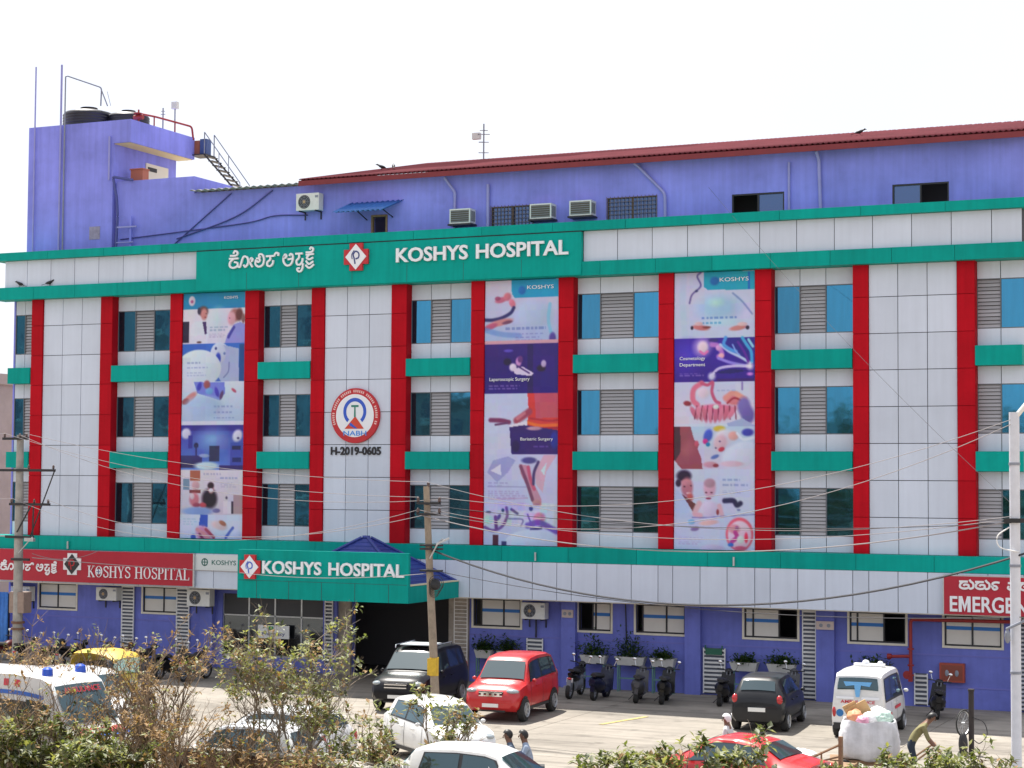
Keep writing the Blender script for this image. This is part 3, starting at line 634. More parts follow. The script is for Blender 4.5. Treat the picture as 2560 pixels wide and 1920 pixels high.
# ---- emergency sign
ES = thing('emergency_sign', 'red emergency signboard with bold white letters at the right corner', 'sign', (15.9, -.33, 2.93))
b = B(); b.box(-1.38, 2.0, -.12, .0, .02, 1.16); b.obj('board', SIGNRED, ES)
b = B(); b.box(-1.42, 2.04, -.115, .0, 1.162, 1.20); b.box(-1.42, -1.382, -.115, 0, 0.0, 1.16); b.obj('edge_trim', STEEL, ES)
letters('EMERGENCY', ES, -1.20, -.135, .10, 3.0, .47, .03, .018)
strokes(KAN2, ES, -.92, -.121, .80, .305, .22, .062, .03, LET2, [0, 1.5, 3.1, 4.4, 5.7, 8])
# ---- accreditation disc and number
NA = thing('accreditation_disc', 'round red rimmed white accreditation disc with blue ring emblem', 'sign', (-6.0, 0.05, 9.10))
b = B(); b.lathe([(0, -.10), (.955, -.10), (.965, -.085), (.965, 0), (0, 0)], 48, axis='Y'); b.obj('rim', RIM, NA, smooth=40)
b = B(); b.lathe([(0, -.107), (.755, -.107), (.755, -.101)], 40, axis='Y'); b.obj('face', LETTER, NA)
BL = mat('emblem_blue', (.03, .10, .55), .4); OR = mat('emblem_red', (.62, .06, .03), .4); TG = mat('emblem_green', (.03, .22, .16), .4)
b = B(); n = 40; vs = []
for i in range(n + 1):
    a = R(-50 + 280 * i / n)
    for rr in (.46, .34): vs.append((rr * math.cos(a), -.112, .14 + rr * 1.05 * math.sin(a)))
b.add(vs, [(2 * i, 2 * i + 1, 2 * i + 3, 2 * i + 2) for i in range(n)]); b.obj('ring', BL, NA)
b = B(); b.prism([(-.40, -.46), (.37, -.46), (.02, -.02)], -.116, -.113); b.obj('triangle', OR, NA)
b = B(); b.prism([(-.16, -.24), (.12, -.455), (.02, -.455), (-.22, -.33)], -.119, -.117); b.obj('slash', BL, NA)
b = B(); b.prism([(-.03, -.05), (.04, -.05), (.03, .30), (-.02, .30)], -.118, -.1165); b.box(-.14, .15, -.118, -.1165, .30, .37); b.obj('lamp_mark', TG, NA)
letters('NABH', NA, -.45, -.112, -.70, .92, .17, .008, .01, mat('emblem_azure', (.05, .25, .70), .4))
# tiny rim writing as small raised marks
b = B()
for i in range(44):
    a = R(200 - i * 5.1); rr = .86
    if i % 7 == 6: continue
    c, s = math.cos(a), math.sin(a); q = [(-.022, -.045), (.022, -.045), (.022, .045), (-.022, .045)]
    b.prism([(rr * c + u * s + v * c, rr * s - u * c + v * s) for u, v in q], -.104, -.1005)
stuff(b.obj('rim_writing', mat('rim_pink', (.75, .50, .48), .5), NA))
HN = thing('accreditation_number', 'black raised accreditation number below the round disc', 'lettering', (-6.0, .055, 7.70))
letters('H-2019-0605', HN, -1.0, -.02, .02, 2.0, .30, .03, .03, mat('letter_black', (.015, .015, .02), .4))

# ---------------------------------------------------------------- printed banners
class Paint:
    def __init__(s, w, h, asp, bgc):
        s.w, s.h, s.asp = w, h, asp; s.a = np.zeros((h, w, 3)); s.a[:] = np.array(bgc) / 255
        s.u, s.v = np.meshgrid((np.arange(w) + .5) / w, (np.arange(h) + .5) / h)
    def mix(s, msk, c): s.a = s.a * (1 - msk[..., None]) + msk[..., None] * (np.array(c) / 255)
    def rect(s, u0, v0, u1, v1, c, c2=None):
        m = ((s.u >= u0) & (s.u <= u1) & (s.v >= v0) & (s.v <= v1)).astype(float)
        if c2 is None: s.mix(m, c)
        else:
            t = np.clip((s.v - v0) / (v1 - v0), 0, 1)[..., None]; col = np.array(c) / 255 * (1 - t) + np.array(c2) / 255 * t
            s.a = s.a * (1 - m[..., None]) + m[..., None] * col
    def ell(s, cu, cv, ru, rv, c, soft=.08, rot=0, clip=None):
        du, dv = (s.u - cu), (s.v - cv) * s.asp; r = R(rot); x = du * math.cos(r) + dv * math.sin(r); y = -du * math.sin(r) + dv * math.cos(r)
        d = np.sqrt((x / ru) ** 2 + (y / (rv * s.asp)) ** 2); m = np.clip((1 - d) / soft, 0, 1)
        if clip: m = m * ((s.v >= clip[0]) & (s.v <= clip[1]))
        s.mix(m, c)
    def poly(s, pts, c, al=1.0):
        m = np.zeros_like(s.u, bool); n = len(pts)
        for i in range(n):
            (x0, y0), (x1, y1) = pts[i], pts[(i + 1) % n]
            cnd = ((y0 > s.v) != (y1 > s.v)) & (s.u < (x1 - x0) * (s.v - y0) / ((y1 - y0) or 1e-9) + x0); m ^= cnd
        s.mix(m.astype(float) * al, c)
    def line(s, pts, wd, c, al=1.0):
        P = smooth_path([(p[0], p[1] * s.asp, 0) for p in pts], 6) if len(pts) > 2 else [Vector((p[0], p[1] * s.asp, 0)) for p in pts]
        m = np.zeros_like(s.u)
        for a, c2 in zip(P, P[1:]):
            d = c2 - a; L = d.length_squared or 1e-9; t = np.clip(((s.u - a.x) * d.x + (s.v * s.asp - a.y) * d.y) / L, 0, 1)
            ds = np.hypot(s.u - a.x - t * d.x, s.v * s.asp - a.y - t * d.y); m = np.maximum(m, np.clip((wd - ds) / (wd * .5), 0, 1))
        s.mix(m * al, c)
    def speck(s, v0, v1, amt, seed, u0=0, u1=1):
        rs = np.random.RandomState(seed); f = np.zeros((s.h, s.w, 3))
        for k in (4, 9, 22):
            g = rs.rand(s.h // k + 2, s.w // k + 2, 3) - .5; f += np.kron(g, np.ones((k, k, 1)))[:s.h, :s.w] * (k / 22) ** .5
        m = ((s.v >= v0) & (s.v <= v1) & (s.u >= u0) & (s.u <= u1))[..., None]; s.a = np.clip(s.a + f * amt * m, 0, 1)
    def text(s, u, v, wd, ht, rows, c, al=.6, seed=1):
        rs = random.Random(seed)
        for r in range(rows):
            uu = u; end = u + wd * rs.uniform(.65, 1)
            while uu < end:
                l = rs.uniform(.02, .07); s.rect(uu, v + r * ht * 2, min(uu + l, end), v + r * ht * 2 + ht, tuple(al * np.array(c) + (1 - al) * s.a[min(s.h - 1, int((v + r * ht * 2) * s.h)), min(s.w - 1, int(uu * s.w))] * 255)); uu += l + .02
def print_mat():
    m = bpy.data.materials.new('banner_print'); m.use_nodes = True; t = m.node_tree; p = t.nodes['Principled BSDF']; p.inputs['Roughness'].default_value = .45
    a = t.nodes.new('ShaderNodeAttribute'); a.attribute_name = 'print'; v = t.nodes.new('ShaderNodeVectorMath'); v.operation = 'SCALE'; v.inputs['Scale'].default_value = .86
    t.links.new(a.outputs['Color'], v.inputs[0]); t.links.new(v.outputs[0], p.inputs['Base Color']); return m
PRINT = print_mat()
def banner_mesh(P, x0, x1, z0, z1, y, parent):
    h, w = P.h, P.w; xs = np.linspace(x0, x1, w); zs = np.linspace(z1, z0, h); X, Z = np.meshgrid(xs, zs)
    Y = y + .008 * np.sin(Z * 1.7 + X) + .006 * np.sin(X * 3.1 + Z * .6)
    me = bpy.data.meshes.new('printed_sheet'); idx = np.arange(h * w).reshape(h, w)
    f = np.stack([idx[:-1, :-1], idx[1:, :-1], idx[1:, 1:], idx[:-1, 1:]], -1).reshape(-1, 4)
    me.vertices.add(h * w); me.vertices.foreach_set('co', np.stack([X, Y, Z], -1).ravel())
    me.loops.add(f.size); me.loops.foreach_set('vertex_index', f.ravel()); me.polygons.add(len(f))
    me.polygons.foreach_set('loop_start', np.arange(0, f.size, 4)); me.update(calc_edges=True)
    at = me.color_attributes.new('print', 'FLOAT_COLOR', 'POINT'); a = P.a; L = np.where(a <= .04045, a / 12.92, ((a + .055) / 1.055) ** 2.4)
    at.data.foreach_set('color', np.concatenate([L, np.ones((h, w, 1))], -1).ravel().astype(np.float32))
    me.materials.append(PRINT); o = link('printed_sheet', me, parent); return o
def map1(x, y): u = (x - (457 - 9.5 * (y - 734) / 612)) / 156; return u, (y - (734 - 10 * u)) / (612 + 13 * u)
def map2(x, y): u = (x - (1211 - 4 * (y - 699) / 663)) / 185.3; return u, (y - (699 - 6 * u)) / (663 + 10 * u)
def map3(x, y): u = (x - (1684 - 1.2 * (y - 681) / 693)) / (202 + 2.7 * (y - 681) / 693); return u, (y - (681 - 9 * u)) / (693.7 + 13 * u)
def scene(P, mp, ox, oy, k, wpx, hpx, items):
    """paint a list of shapes, given in the picture's own units"""
    T = lambda x, y: mp(ox + x / k, oy + y / k)
    for it in items:
        q = it[0]
        if q == 'e':
            _, x, y, rx, ry, c = it[:6]; rot = it[6] if len(it) > 6 else 0; soft = it[7] if len(it) > 7 else .38; u, v = T(x, y)
            du, dv = P.u - u, (P.v - v) * P.asp; r = R(rot); a = du * math.cos(r) + dv * math.sin(r); b = -du * math.sin(r) + dv * math.cos(r); ru, rv = rx / k / wpx, ry / k / wpx
            d = np.sqrt((a / ru) ** 2 + (b / rv) ** 2); m = np.clip((1 - d) / soft, 0, 1)[..., None]; sh = np.clip(1.0 - .07 * (du + dv) / max(ru, rv), .9, 1.08)[..., None]
            P.a = P.a * (1 - m) + m * np.clip(np.array(c) / 255 * sh, 0, 1)
        elif q == 'r':
            _, x0, y0, x1, y1, c = it[:6]; u0, v0 = T(x0, (y0 + y1) / 2)[0], T((x0 + x1) / 2, y0)[1]; u1, v1 = T(x1, (y0 + y1) / 2)[0], T((x0 + x1) / 2, y1)[1]; P.rect(u0, v0, u1, v1, c, it[6] if len(it) > 6 else None)
        elif q == 'p': P.poly([T(*p) for p in it[1]], it[2], it[3] if len(it) > 3 else 1.0)
        elif q == 'l': P.line([T(*p) for p in it[1]], it[2] / k / wpx, it[3], it[4] if len(it) > 4 else 1.0)
        elif q == 't': _, x, y, w, h, rows, c = it[:7]; u, v = T(x, y); P.text(u, v, w / k / wpx, h / k / hpx, rows, c, .55, int(x + y))
def finish(P, seed, amt=.03):
    P.speck(0, 1, amt, seed); a = P.a; p = np.pad(a, ((1, 1), (1, 1), (0, 0)), 'edge'); P.a = .5 * a + .125 * (p[:-2, 1:-1] + p[2:, 1:-1] + p[1:-1, :-2] + p[1:-1, 2:])
SKN = (212, 138, 140); SKD = (160, 84, 92); PAL = (214, 222, 246); INKC = (120, 140, 200)
P1 = Paint(116, 380, 9 / 2.69, PAL)
scene(P1, map1, 445, 725, 5.183, 156, 612, [
 ('r', 50, 20, 890, 235, (24, 150, 205), (30, 140, 200)), ('e', 175, 140, 48, 62, (232, 214, 240), 0, .2), ('e', 175, 148, 24, 22, (190, 90, 150)), ('r', 50, 235, 890, 690, (232, 226, 244), (218, 216, 242)), ('e', 520, 380, 160, 180, (206, 226, 240), 0, .9),
 ('p', [(150, 690), (170, 450), (250, 390), (310, 400), (360, 420), (390, 520), (380, 690)], (224, 228, 250)), ('e', 325, 270, 78, 70, (110, 66, 70)), ('e', 335, 310, 52, 78, SKN), ('e', 268, 268, 26, 48, (60, 52, 80)), ('e', 362, 300, 10, 8, (90, 50, 60)), ('e', 350, 348, 20, 6, (150, 60, 70)), ('p', [(312, 405), (362, 410), (372, 560), (345, 575)], (72, 40, 108)), ('r', 52, 408, 136, 690, (34, 22, 60)), ('e', 270, 675, 40, 12, (90, 60, 70)),
 ('p', [(600, 690), (640, 560), (720, 430), (800, 400), (890, 440), (890, 690)], (150, 150, 232)), ('e', 735, 310, 84, 90, (170, 110, 110)), ('e', 690, 355, 62, 92, (226, 170, 186)), ('e', 790, 300, 56, 84, (110, 62, 62)), ('e', 840, 350, 30, 64, (140, 96, 100)), ('l', [(720, 470), (680, 540), (650, 600)], 22, (70, 66, 170)), ('e', 665, 350, 8, 7, (80, 50, 70)), ('t', 410, 468, 250, 20, 2, (120, 150, 190)), ('t', 400, 560, 220, 10, 3, (170, 150, 200)),
 ('r', 40, 690, 890, 1185, (52, 110, 214), (70, 100, 200)), ('r', 785, 690, 890, 1185, (20, 80, 150)), ('e', 540, 840, 130, 150, (206, 214, 238), 0, .1), ('p', [(420, 800), (560, 700), (780, 745), (785, 1185), (560, 1185), (430, 1000)], (170, 182, 226)), ('e', 520, 820, 105, 125, (200, 210, 238), 0, .12), ('e', 520, 880, 42, 74, (46, 70, 190)), ('e', 490, 752, 18, 20, (50, 60, 130)), ('e', 600, 815, 18, 20, (110, 130, 190)), ('l', [(590, 1130), (650, 1050), (660, 930)], 10, (120, 130, 190)),
 ('e', 265, 1020, 300, 215, (214, 230, 248), 0, .05), ('r', 40, 880, 160, 1185, (214, 228, 248)), ('t', 110, 940, 230, 24, 1, INKC), ('t', 110, 1000, 330, 24, 1, INKC), ('t', 110, 1075, 280, 14, 2, (150, 170, 215)),
 ('r', 40, 1185, 890, 1700, (214, 226, 248), (176, 200, 236)), ('p', [(200, 1195), (600, 1190), (610, 1330), (540, 1430), (380, 1380), (240, 1340)], (120, 130, 228)), ('e', 370, 1225, 52, 56, SKD), ('e', 400, 1310, 60, 44, (110, 170, 230)), ('e', 270, 1250, 34, 60, (60, 60, 190), 20), ('e', 500, 1320, 30, 70, (70, 60, 190), -20), ('e', 560, 1360, 26, 64, (96, 60, 120), 20), ('e', 150, 1400, 120, 46, SKN, -35), ('e', 90, 1450, 60, 40, SKD, -20), ('e', 720, 1295, 44, 20, (190, 80, 120), 35), ('e', 330, 1520, 290, 150, (172, 196, 236), 0, .4), ('t', 460, 1500, 320, 24, 1, INKC), ('t', 460, 1570, 330, 24, 1, INKC)])
scene(P1, map1, 445, 1030, 5.103, 156, 612, [
 ('t', 450, 70, 260, 14, 1, INKC), ('r', 20, 165, 850, 740, (58, 60, 170), (90, 130, 220)), ('r', 20, 165, 850, 240, (50, 44, 150)), ('e', 440, 350, 280, 170, (128, 168, 236), 0, .9), ('e', 100, 280, 74, 70, (210, 214, 240), -25), ('e', 750, 300, 70, 84, (214, 216, 240), 35), ('e', 760, 330, 20, 14, (60, 50, 110)), ('e', 228, 430, 34, 36, (24, 22, 66)), ('l', [(228, 430), (228, 600)], 14, (40, 40, 110)), ('r', 130, 300, 180, 470, (50, 54, 160)), ('r', 390, 430, 525, 630, (44, 46, 96)), ('r', 660, 390, 830, 700, (60, 80, 180)), ('r', 680, 430, 790, 480, (30, 34, 90)), ('r', 690, 580, 800, 640, (24, 40, 110)), ('r', 20, 560, 300, 720, (52, 50, 120), (40, 34, 90)), ('e', 330, 560, 80, 24, (150, 170, 220)), ('e', 360, 690, 190, 52, (196, 222, 240)), ('r', 520, 680, 830, 735, (50, 36, 110)), 
 ('r', 20, 740, 850, 1310, (222, 218, 234), (204, 198, 220)), ('r', 150, 745, 280, 880, (178, 100, 80)), ('r', 60, 860, 140, 1000, (120, 150, 176)), ('e', 220, 940, 60, 60, (206, 160, 180)), ('r', 140, 1000, 280, 1040, (130, 60, 70)), ('e', 395, 1110, 118, 130, (30, 16, 42)), ('e', 415, 990, 46, 56, (196, 140, 150)), ('e', 412, 940, 50, 44, (44, 26, 44)), ('e', 415, 1000, 34, 26, (220, 220, 240)), ('e', 200, 1120, 76, 90, (200, 120, 140)), ('e', 175, 1080, 34, 40, (214, 200, 214)), ('e', 310, 1190, 56, 34, (190, 70, 90)), ('e', 230, 1190, 60, 30, (150, 70, 100)), ('e', 240, 1270, 240, 56, (130, 160, 224)), ('r', 570, 1140, 690, 1300, (222, 216, 236)), ('r', 670, 1140, 700, 1300, (60, 46, 70)), ('r', 700, 1060, 830, 1300, (178, 150, 160)), ('e', 612, 1095, 18, 20, (80, 70, 110)), ('e', 480, 1260, 60, 30, (110, 110, 170)), ('t', 530, 830, 240, 24, 1, INKC), ('t', 540, 900, 200, 12, 3, (170, 170, 205)), ('t', 320, 785, 240, 20, 1, (150, 150, 200)),
 ('r', 10, 1310, 850, 1660, (206, 218, 246), (196, 204, 244)), ('p', [(280, 1310), (375, 1310), (370, 1470), (260, 1450)], (40, 80, 200)), ('e', 320, 1560, 130, 100, (196, 130, 180), 35), ('l', [(240, 1500), (330, 1560), (400, 1640)], 26, (214, 140, 160)), ('l', [(270, 1560), (330, 1640)], 18, (120, 40, 90)), ('l', [(350, 1500), (450, 1600)], 22, (160, 60, 100)), ('e', 520, 1450, 120, 56, (216, 190, 206), 12), ('e', 560, 1420, 60, 30, (170, 100, 90), 25), ('l', [(690, 1480), (600, 1600)], 22, (70, 96, 200)), ('e', 730, 1580, 90, 80, (190, 204, 246)), ('t', 60, 1360, 180, 16, 3, (150, 190, 225)), ('e', 190, 1600, 40, 40, (50, 80, 190))])
finish(P1, 11)
P2 = Paint(116, 380, 9 / 2.70, PAL)
scene(P2, map2, 1200, 690, 4.88, 185.3, 663, [
 ('r', 30, 30, 970, 820, (222, 214, 240), (170, 190, 234)), ('e', 640, 450, 280, 200, (186, 206, 240), 0, .4), ('e', 250, 280, 90, 40, (206, 110, 140), -12), ('e', 330, 240, 60, 56, (214, 120, 140), -30), ('e', 390, 320, 44, 66, (226, 130, 150), -28), ('e', 210, 262, 44, 30, (170, 80, 120)), ('l', [(410, 375), (370, 440), (260, 500), (150, 525), (50, 525)], 26, (46, 46, 110)), ('e', 240, 560, 190, 44, SKN, -12), ('e', 120, 610, 110, 40, (196, 90, 130), -18), ('e', 330, 555, 80, 24, (120, 70, 100), -10), ('l', [(60, 650), (250, 700), (480, 720)], 40, (110, 150, 220), .7), ('t', 310, 620, 500, 30, 1, (90, 110, 190)), ('t', 430, 690, 400, 20, 3, (130, 130, 205)), ('l', [(850, 330), (830, 520), (860, 680)], 26, (130, 200, 235), .8), ('e', 880, 750, 50, 80, (90, 70, 160)), ('r', 40, 775, 960, 820, (226, 170, 184), (210, 160, 186)),
 ('p', [(378, 20), (970, 20), (970, 235), (420, 255), (385, 200)], (20, 165, 215)), ('e', 510, 160, 56, 60, (20, 120, 200)), 
 ('r', 20, 822, 970, 1425, (52, 26, 126), (44, 18, 130)), ('r', 580, 822, 650, 1425, (40, 22, 100)), ('e', 345, 905, 70, 20, (96, 80, 200)), ('e', 330, 1040, 60, 50, (34, 18, 70)), ('e', 470, 1040, 44, 64, (214, 150, 224)), ('e', 490, 1010, 40, 46, (110, 60, 140)), ('e', 400, 1110, 56, 56, (236, 222, 250)), ('p', [(400, 1130), (520, 1100), (655, 1180), (620, 1215), (420, 1190)], (228, 214, 248)), ('l', [(450, 1090), (600, 1180)], 12, (80, 50, 130)), ('e', 745, 1120, 66, 46, (40, 28, 56)), ('e', 775, 1065, 38, 50, (190, 176, 216)), ('t', 100, 1330, 400, 18, 2, (170, 150, 220)), ('r', 640, 1425, 660, 1426, (0, 0, 0)),
 ('r', 20, 1425, 970, 1700, (196, 216, 246))])
scene(P2, map2, 1200, 1020, 4.74, 185.3, 663, [
 ('r', 20, -178, 940, 545, (200, 212, 244), (212, 214, 246)), ('p', [(560, -178), (940, -178), (940, 270), (720, 280), (545, 230), (575, 60)], (224, 62, 60)), ('p', [(640, -178), (940, -178), (940, 110), (660, 120)], (206, 84, 110)), ('l', [(560, 170), (700, 205), (920, 200)], 22, (250, 120, 50), .9), ('l', [(560, 210), (700, 240), (920, 235)], 16, (170, 20, 60), .9), ('l', [(590, 120), (800, 150), (930, 140)], 14, (180, 30, 60), .8), ('l', [(580, 40), (500, 100), (430, 145)], 50, (170, 70, 100)), ('l', [(520, 60), (440, 120)], 26, (210, 120, 140)), ('l', [(340, 165), (250, 145), (120, 140)], 32, (130, 50, 100)), ('l', [(320, 175), (180, 195)], 16, (110, 60, 110)), ('p', [(345, 200), (560, 150), (560, 215), (350, 235)], (236, 230, 252)), ('p', [(345, 225), (520, 200), (940, 265), (940, 545), (370, 545)], (52, 26, 116)), ('e', 640, 240, 110, 26, (200, 150, 180)), ('e', 880, 380, 60, 110, (40, 50, 160)), ('e', 420, 450, 60, 80, (40, 18, 84)), ('t', 630, 450, 190, 14, 1, (140, 110, 200)),
 ('r', 20, 545, 940, 1660, (206, 210, 246), (196, 206, 246)), ('p', [(80, 760), (150, 620), (330, 570), (420, 620), (330, 760), (200, 880)], (166, 172, 226)), ('p', [(120, 740), (240, 665), (250, 800)], (226, 232, 252)), ('e', 580, 620, 110, 44, (80, 76, 150)), ('p', [(465, 660), (560, 680), (640, 900), (730, 1090), (720, 1155), (630, 1155), (560, 940), (480, 780)], (206, 150, 180)), ('l', [(480, 690), (560, 900), (620, 1090)], 26, (130, 70, 110)), ('p', [(750, 560), (900, 560), (780, 760), (740, 1000), (660, 900), (650, 760)], (222, 180, 206)), ('l', [(570, 700), (600, 860), (640, 960)], 26, (210, 90, 130)), ('l', [(690, 640), (640, 760), (630, 900)], 22, (80, 60, 120)), ('e', 670, 1120, 60, 40, (196, 140, 150)), ('p', [(720, 740), (790, 640), (760, 800)], (206, 236, 246)),
 ('t', 90, 880, 250, 14, 2, (150, 140, 205)), ('t', 90, 980, 480, 12, 5, (170, 150, 210)), ('l', [(90, 930), (550, 935)], 8, (120, 110, 180), .6), ('l', [(120, 1080), (560, 1065)], 8, (190, 140, 190), .6),
 ('e', 100, 1320, 70, 60, (170, 226, 232)), ('l', [(50, 1410), (150, 1450), (260, 1400), (320, 1280), (310, 1180)], 22, (120, 90, 170)), ('l', [(180, 1290), (190, 1420)], 26, (100, 60, 150)), ('e', 220, 1290, 26, 44, (80, 70, 170), 30), ('e', 268, 1210, 22, 24, (20, 70, 110)), ('e', 95, 1230, 40, 16, (70, 70, 130)), ('l', [(370, 1200), (440, 1250)], 20, (90, 80, 150)), ('e', 600, 1190, 30, 34, (60, 60, 130)), ('l', [(340, 1310), (500, 1320), (480, 1400)], 12, (120, 120, 190)), ('l', [(560, 1260), (590, 1340)], 14, (110, 100, 190)), ('e', 700, 1300, 84, 70, (206, 130, 170)), ('l', [(640, 1310), (770, 1300)], 12, (240, 200, 220)), ('l', [(560, 1390), (700, 1360), (900, 1460)], 44, (110, 80, 190)), ('l', [(600, 1440), (720, 1420)], 20, (60, 50, 130)), ('e', 620, 1590, 330, 140, (204, 214, 246), 0, .06), ('r', 145, 1500, 215, 1640, (84, 30, 60)), ('r', 250, 1580, 315, 1640, (60, 60, 120))])
P2.speck(.84, .93, .12, 4); finish(P2, 12)
P3 = Paint(116, 380, 9 / 2.73, PAL)
scene(P3, map3, 1675, 670, 4.609, 203, 697, [
 ('r', 20, 20, 1000, 800, (212, 210, 242), (200, 212, 244)), ('l', [(150, 60), (140, 400), (170, 790)], 50, (186, 212, 240), .6), ('e', 560, 450, 330, 190, (166, 206, 240), 0, .6), ('e', 530, 390, 120, 70, (186, 232, 226), 0, .9), ('e', 620, 620, 300, 60, (190, 222, 244), 0, .6), ('l', [(350, 40), (310, 90), (350, 200), (250, 300), (220, 400)], 14, (110, 100, 170)), ('e', 300, 258, 22, 16, (40, 40, 110)), ('l', [(720, 280), (830, 380), (940, 520)], 14, (120, 140, 200), .8), ('t', 360, 560, 500, 30, 1, (60, 110, 200)), ('t', 370, 620, 230, 30, 1, (30, 140, 205)), ('e', 350, 685, 120, 36, (206, 120, 120), 8), ('e', 420, 680, 60, 16, (130, 60, 60)), ('e', 780, 685, 120, 34, (206, 130, 130), -8), ('e', 250, 688, 20, 26, (40, 24, 50)), ('e', 888, 680, 26, 28, (40, 24, 56)), ('e', 330, 640, 60, 26, (226, 190, 196)), ('e', 830, 640, 70, 26, (226, 190, 196)),
 ('p', [(385, 20), (1000, 20), (1000, 235), (430, 245), (390, 210)], (10, 170, 205)), ('e', 510, 140, 66, 60, (16, 110, 190)), ('r', 890, 30, 915, 235, (20, 110, 210)),
 ('r', 20, 800, 1000, 1310, (60, 30, 170), (54, 26, 150)), ('e', 200, 1020, 260, 240, (78, 54, 206), 0, .9), ('e', 370, 910, 140, 140, (206, 180, 244), 0, .7), ('e', 375, 910, 74, 80, (244, 220, 240), 0, .4), ('l', [(345, 960), (390, 990), (430, 960)], 18, (236, 120, 190)), ('e', 500, 830, 70, 26, (60, 40, 130)), ('l', [(480, 880), (560, 900), (600, 1000), (560, 1020)], 36, (190, 120, 220)), ('e', 560, 920, 40, 40, (220, 160, 230)), ('e', 590, 1010, 40, 36, (250, 190, 200)), ('p', [(640, 800), (960, 800), (960, 1060), (860, 1040), (640, 920)], (44, 30, 150)), ('l', [(580, 880), (680, 960), (800, 1020), (920, 1090)], 20, (190, 210, 255)), ('l', [(640, 800), (620, 880), (700, 940), (760, 960)], 26, (80, 160, 240)), ('l', [(720, 880), (760, 960), (800, 1000)], 12, (140, 170, 250)), ('l', [(830, 800), (880, 880), (930, 960), (940, 1080)], 24, (70, 170, 235)), ('l', [(900, 820), (950, 900)], 20, (150, 220, 250)), ('l', [(780, 850), (850, 960), (900, 1080)], 18, (100, 30, 170)), ('l', [(560, 1040), (700, 1090), (900, 1130)], 22, (150, 140, 240)), ('l', [(480, 1240), (560, 1160), (720, 1130), (920, 1130)], 20, (210, 200, 255)), ('e', 920, 1130, 60, 60, (244, 236, 255), 0, .8), ('p', [(500, 1210), (700, 1160), (900, 1180), (700, 1220)], (34, 22, 110)), ('e', 480, 1250, 60, 60, (214, 214, 250), 0, .6), ('r', 540, 1270, 970, 1310, (60, 24, 120)), ('e', 920, 1220, 50, 26, (220, 140, 240), 0, .6), ('t', 100, 1215, 300, 12, 2, (170, 150, 230)),
 ('r', 20, 1310, 1000, 1800, (206, 216, 246), (222, 214, 240)), ('l', [(360, 1330), (270, 1400), (260, 1520), (310, 1580)], 40, (232, 120, 150)), ('l', [(360, 1330), (430, 1350), (490, 1320), (480, 1430), (520, 1530), (570, 1560)], 24, (206, 90, 130)), ('e', 380, 1440, 90, 80, (236, 214, 232), 0, .5), ('e', 195, 1565, 56, 34, (150, 40, 60), 10), ('e', 720, 1520, 130, 70, (226, 130, 140), 15), ('l', [(640, 1500), (730, 1440), (860, 1510)], 36, (236, 160, 150)), ('l', [(660, 1560), (740, 1500), (840, 1540)], 14, (170, 50, 70)), ('e', 850, 1600, 90, 130, (120, 110, 190)), ('t', 540, 1405, 280, 16, 1, (150, 170, 220)), ('l', [(830, 1320), (830, 1400)], 14, (140, 120, 200))])
fing = []
for kk in range(8):
    fx = 270 + kk * 62; fing += [('e', fx, 60 + 26 * math.sin(kk * .5), 34, 100, (224, 130, 160) if kk % 2 else (210, 110, 140), -30 + 9 * kk, .35), ('l', [(fx + 32, -20), (fx + 24 + 6 * kk - 20, 130)], 9, (120, 36, 70), .8)]
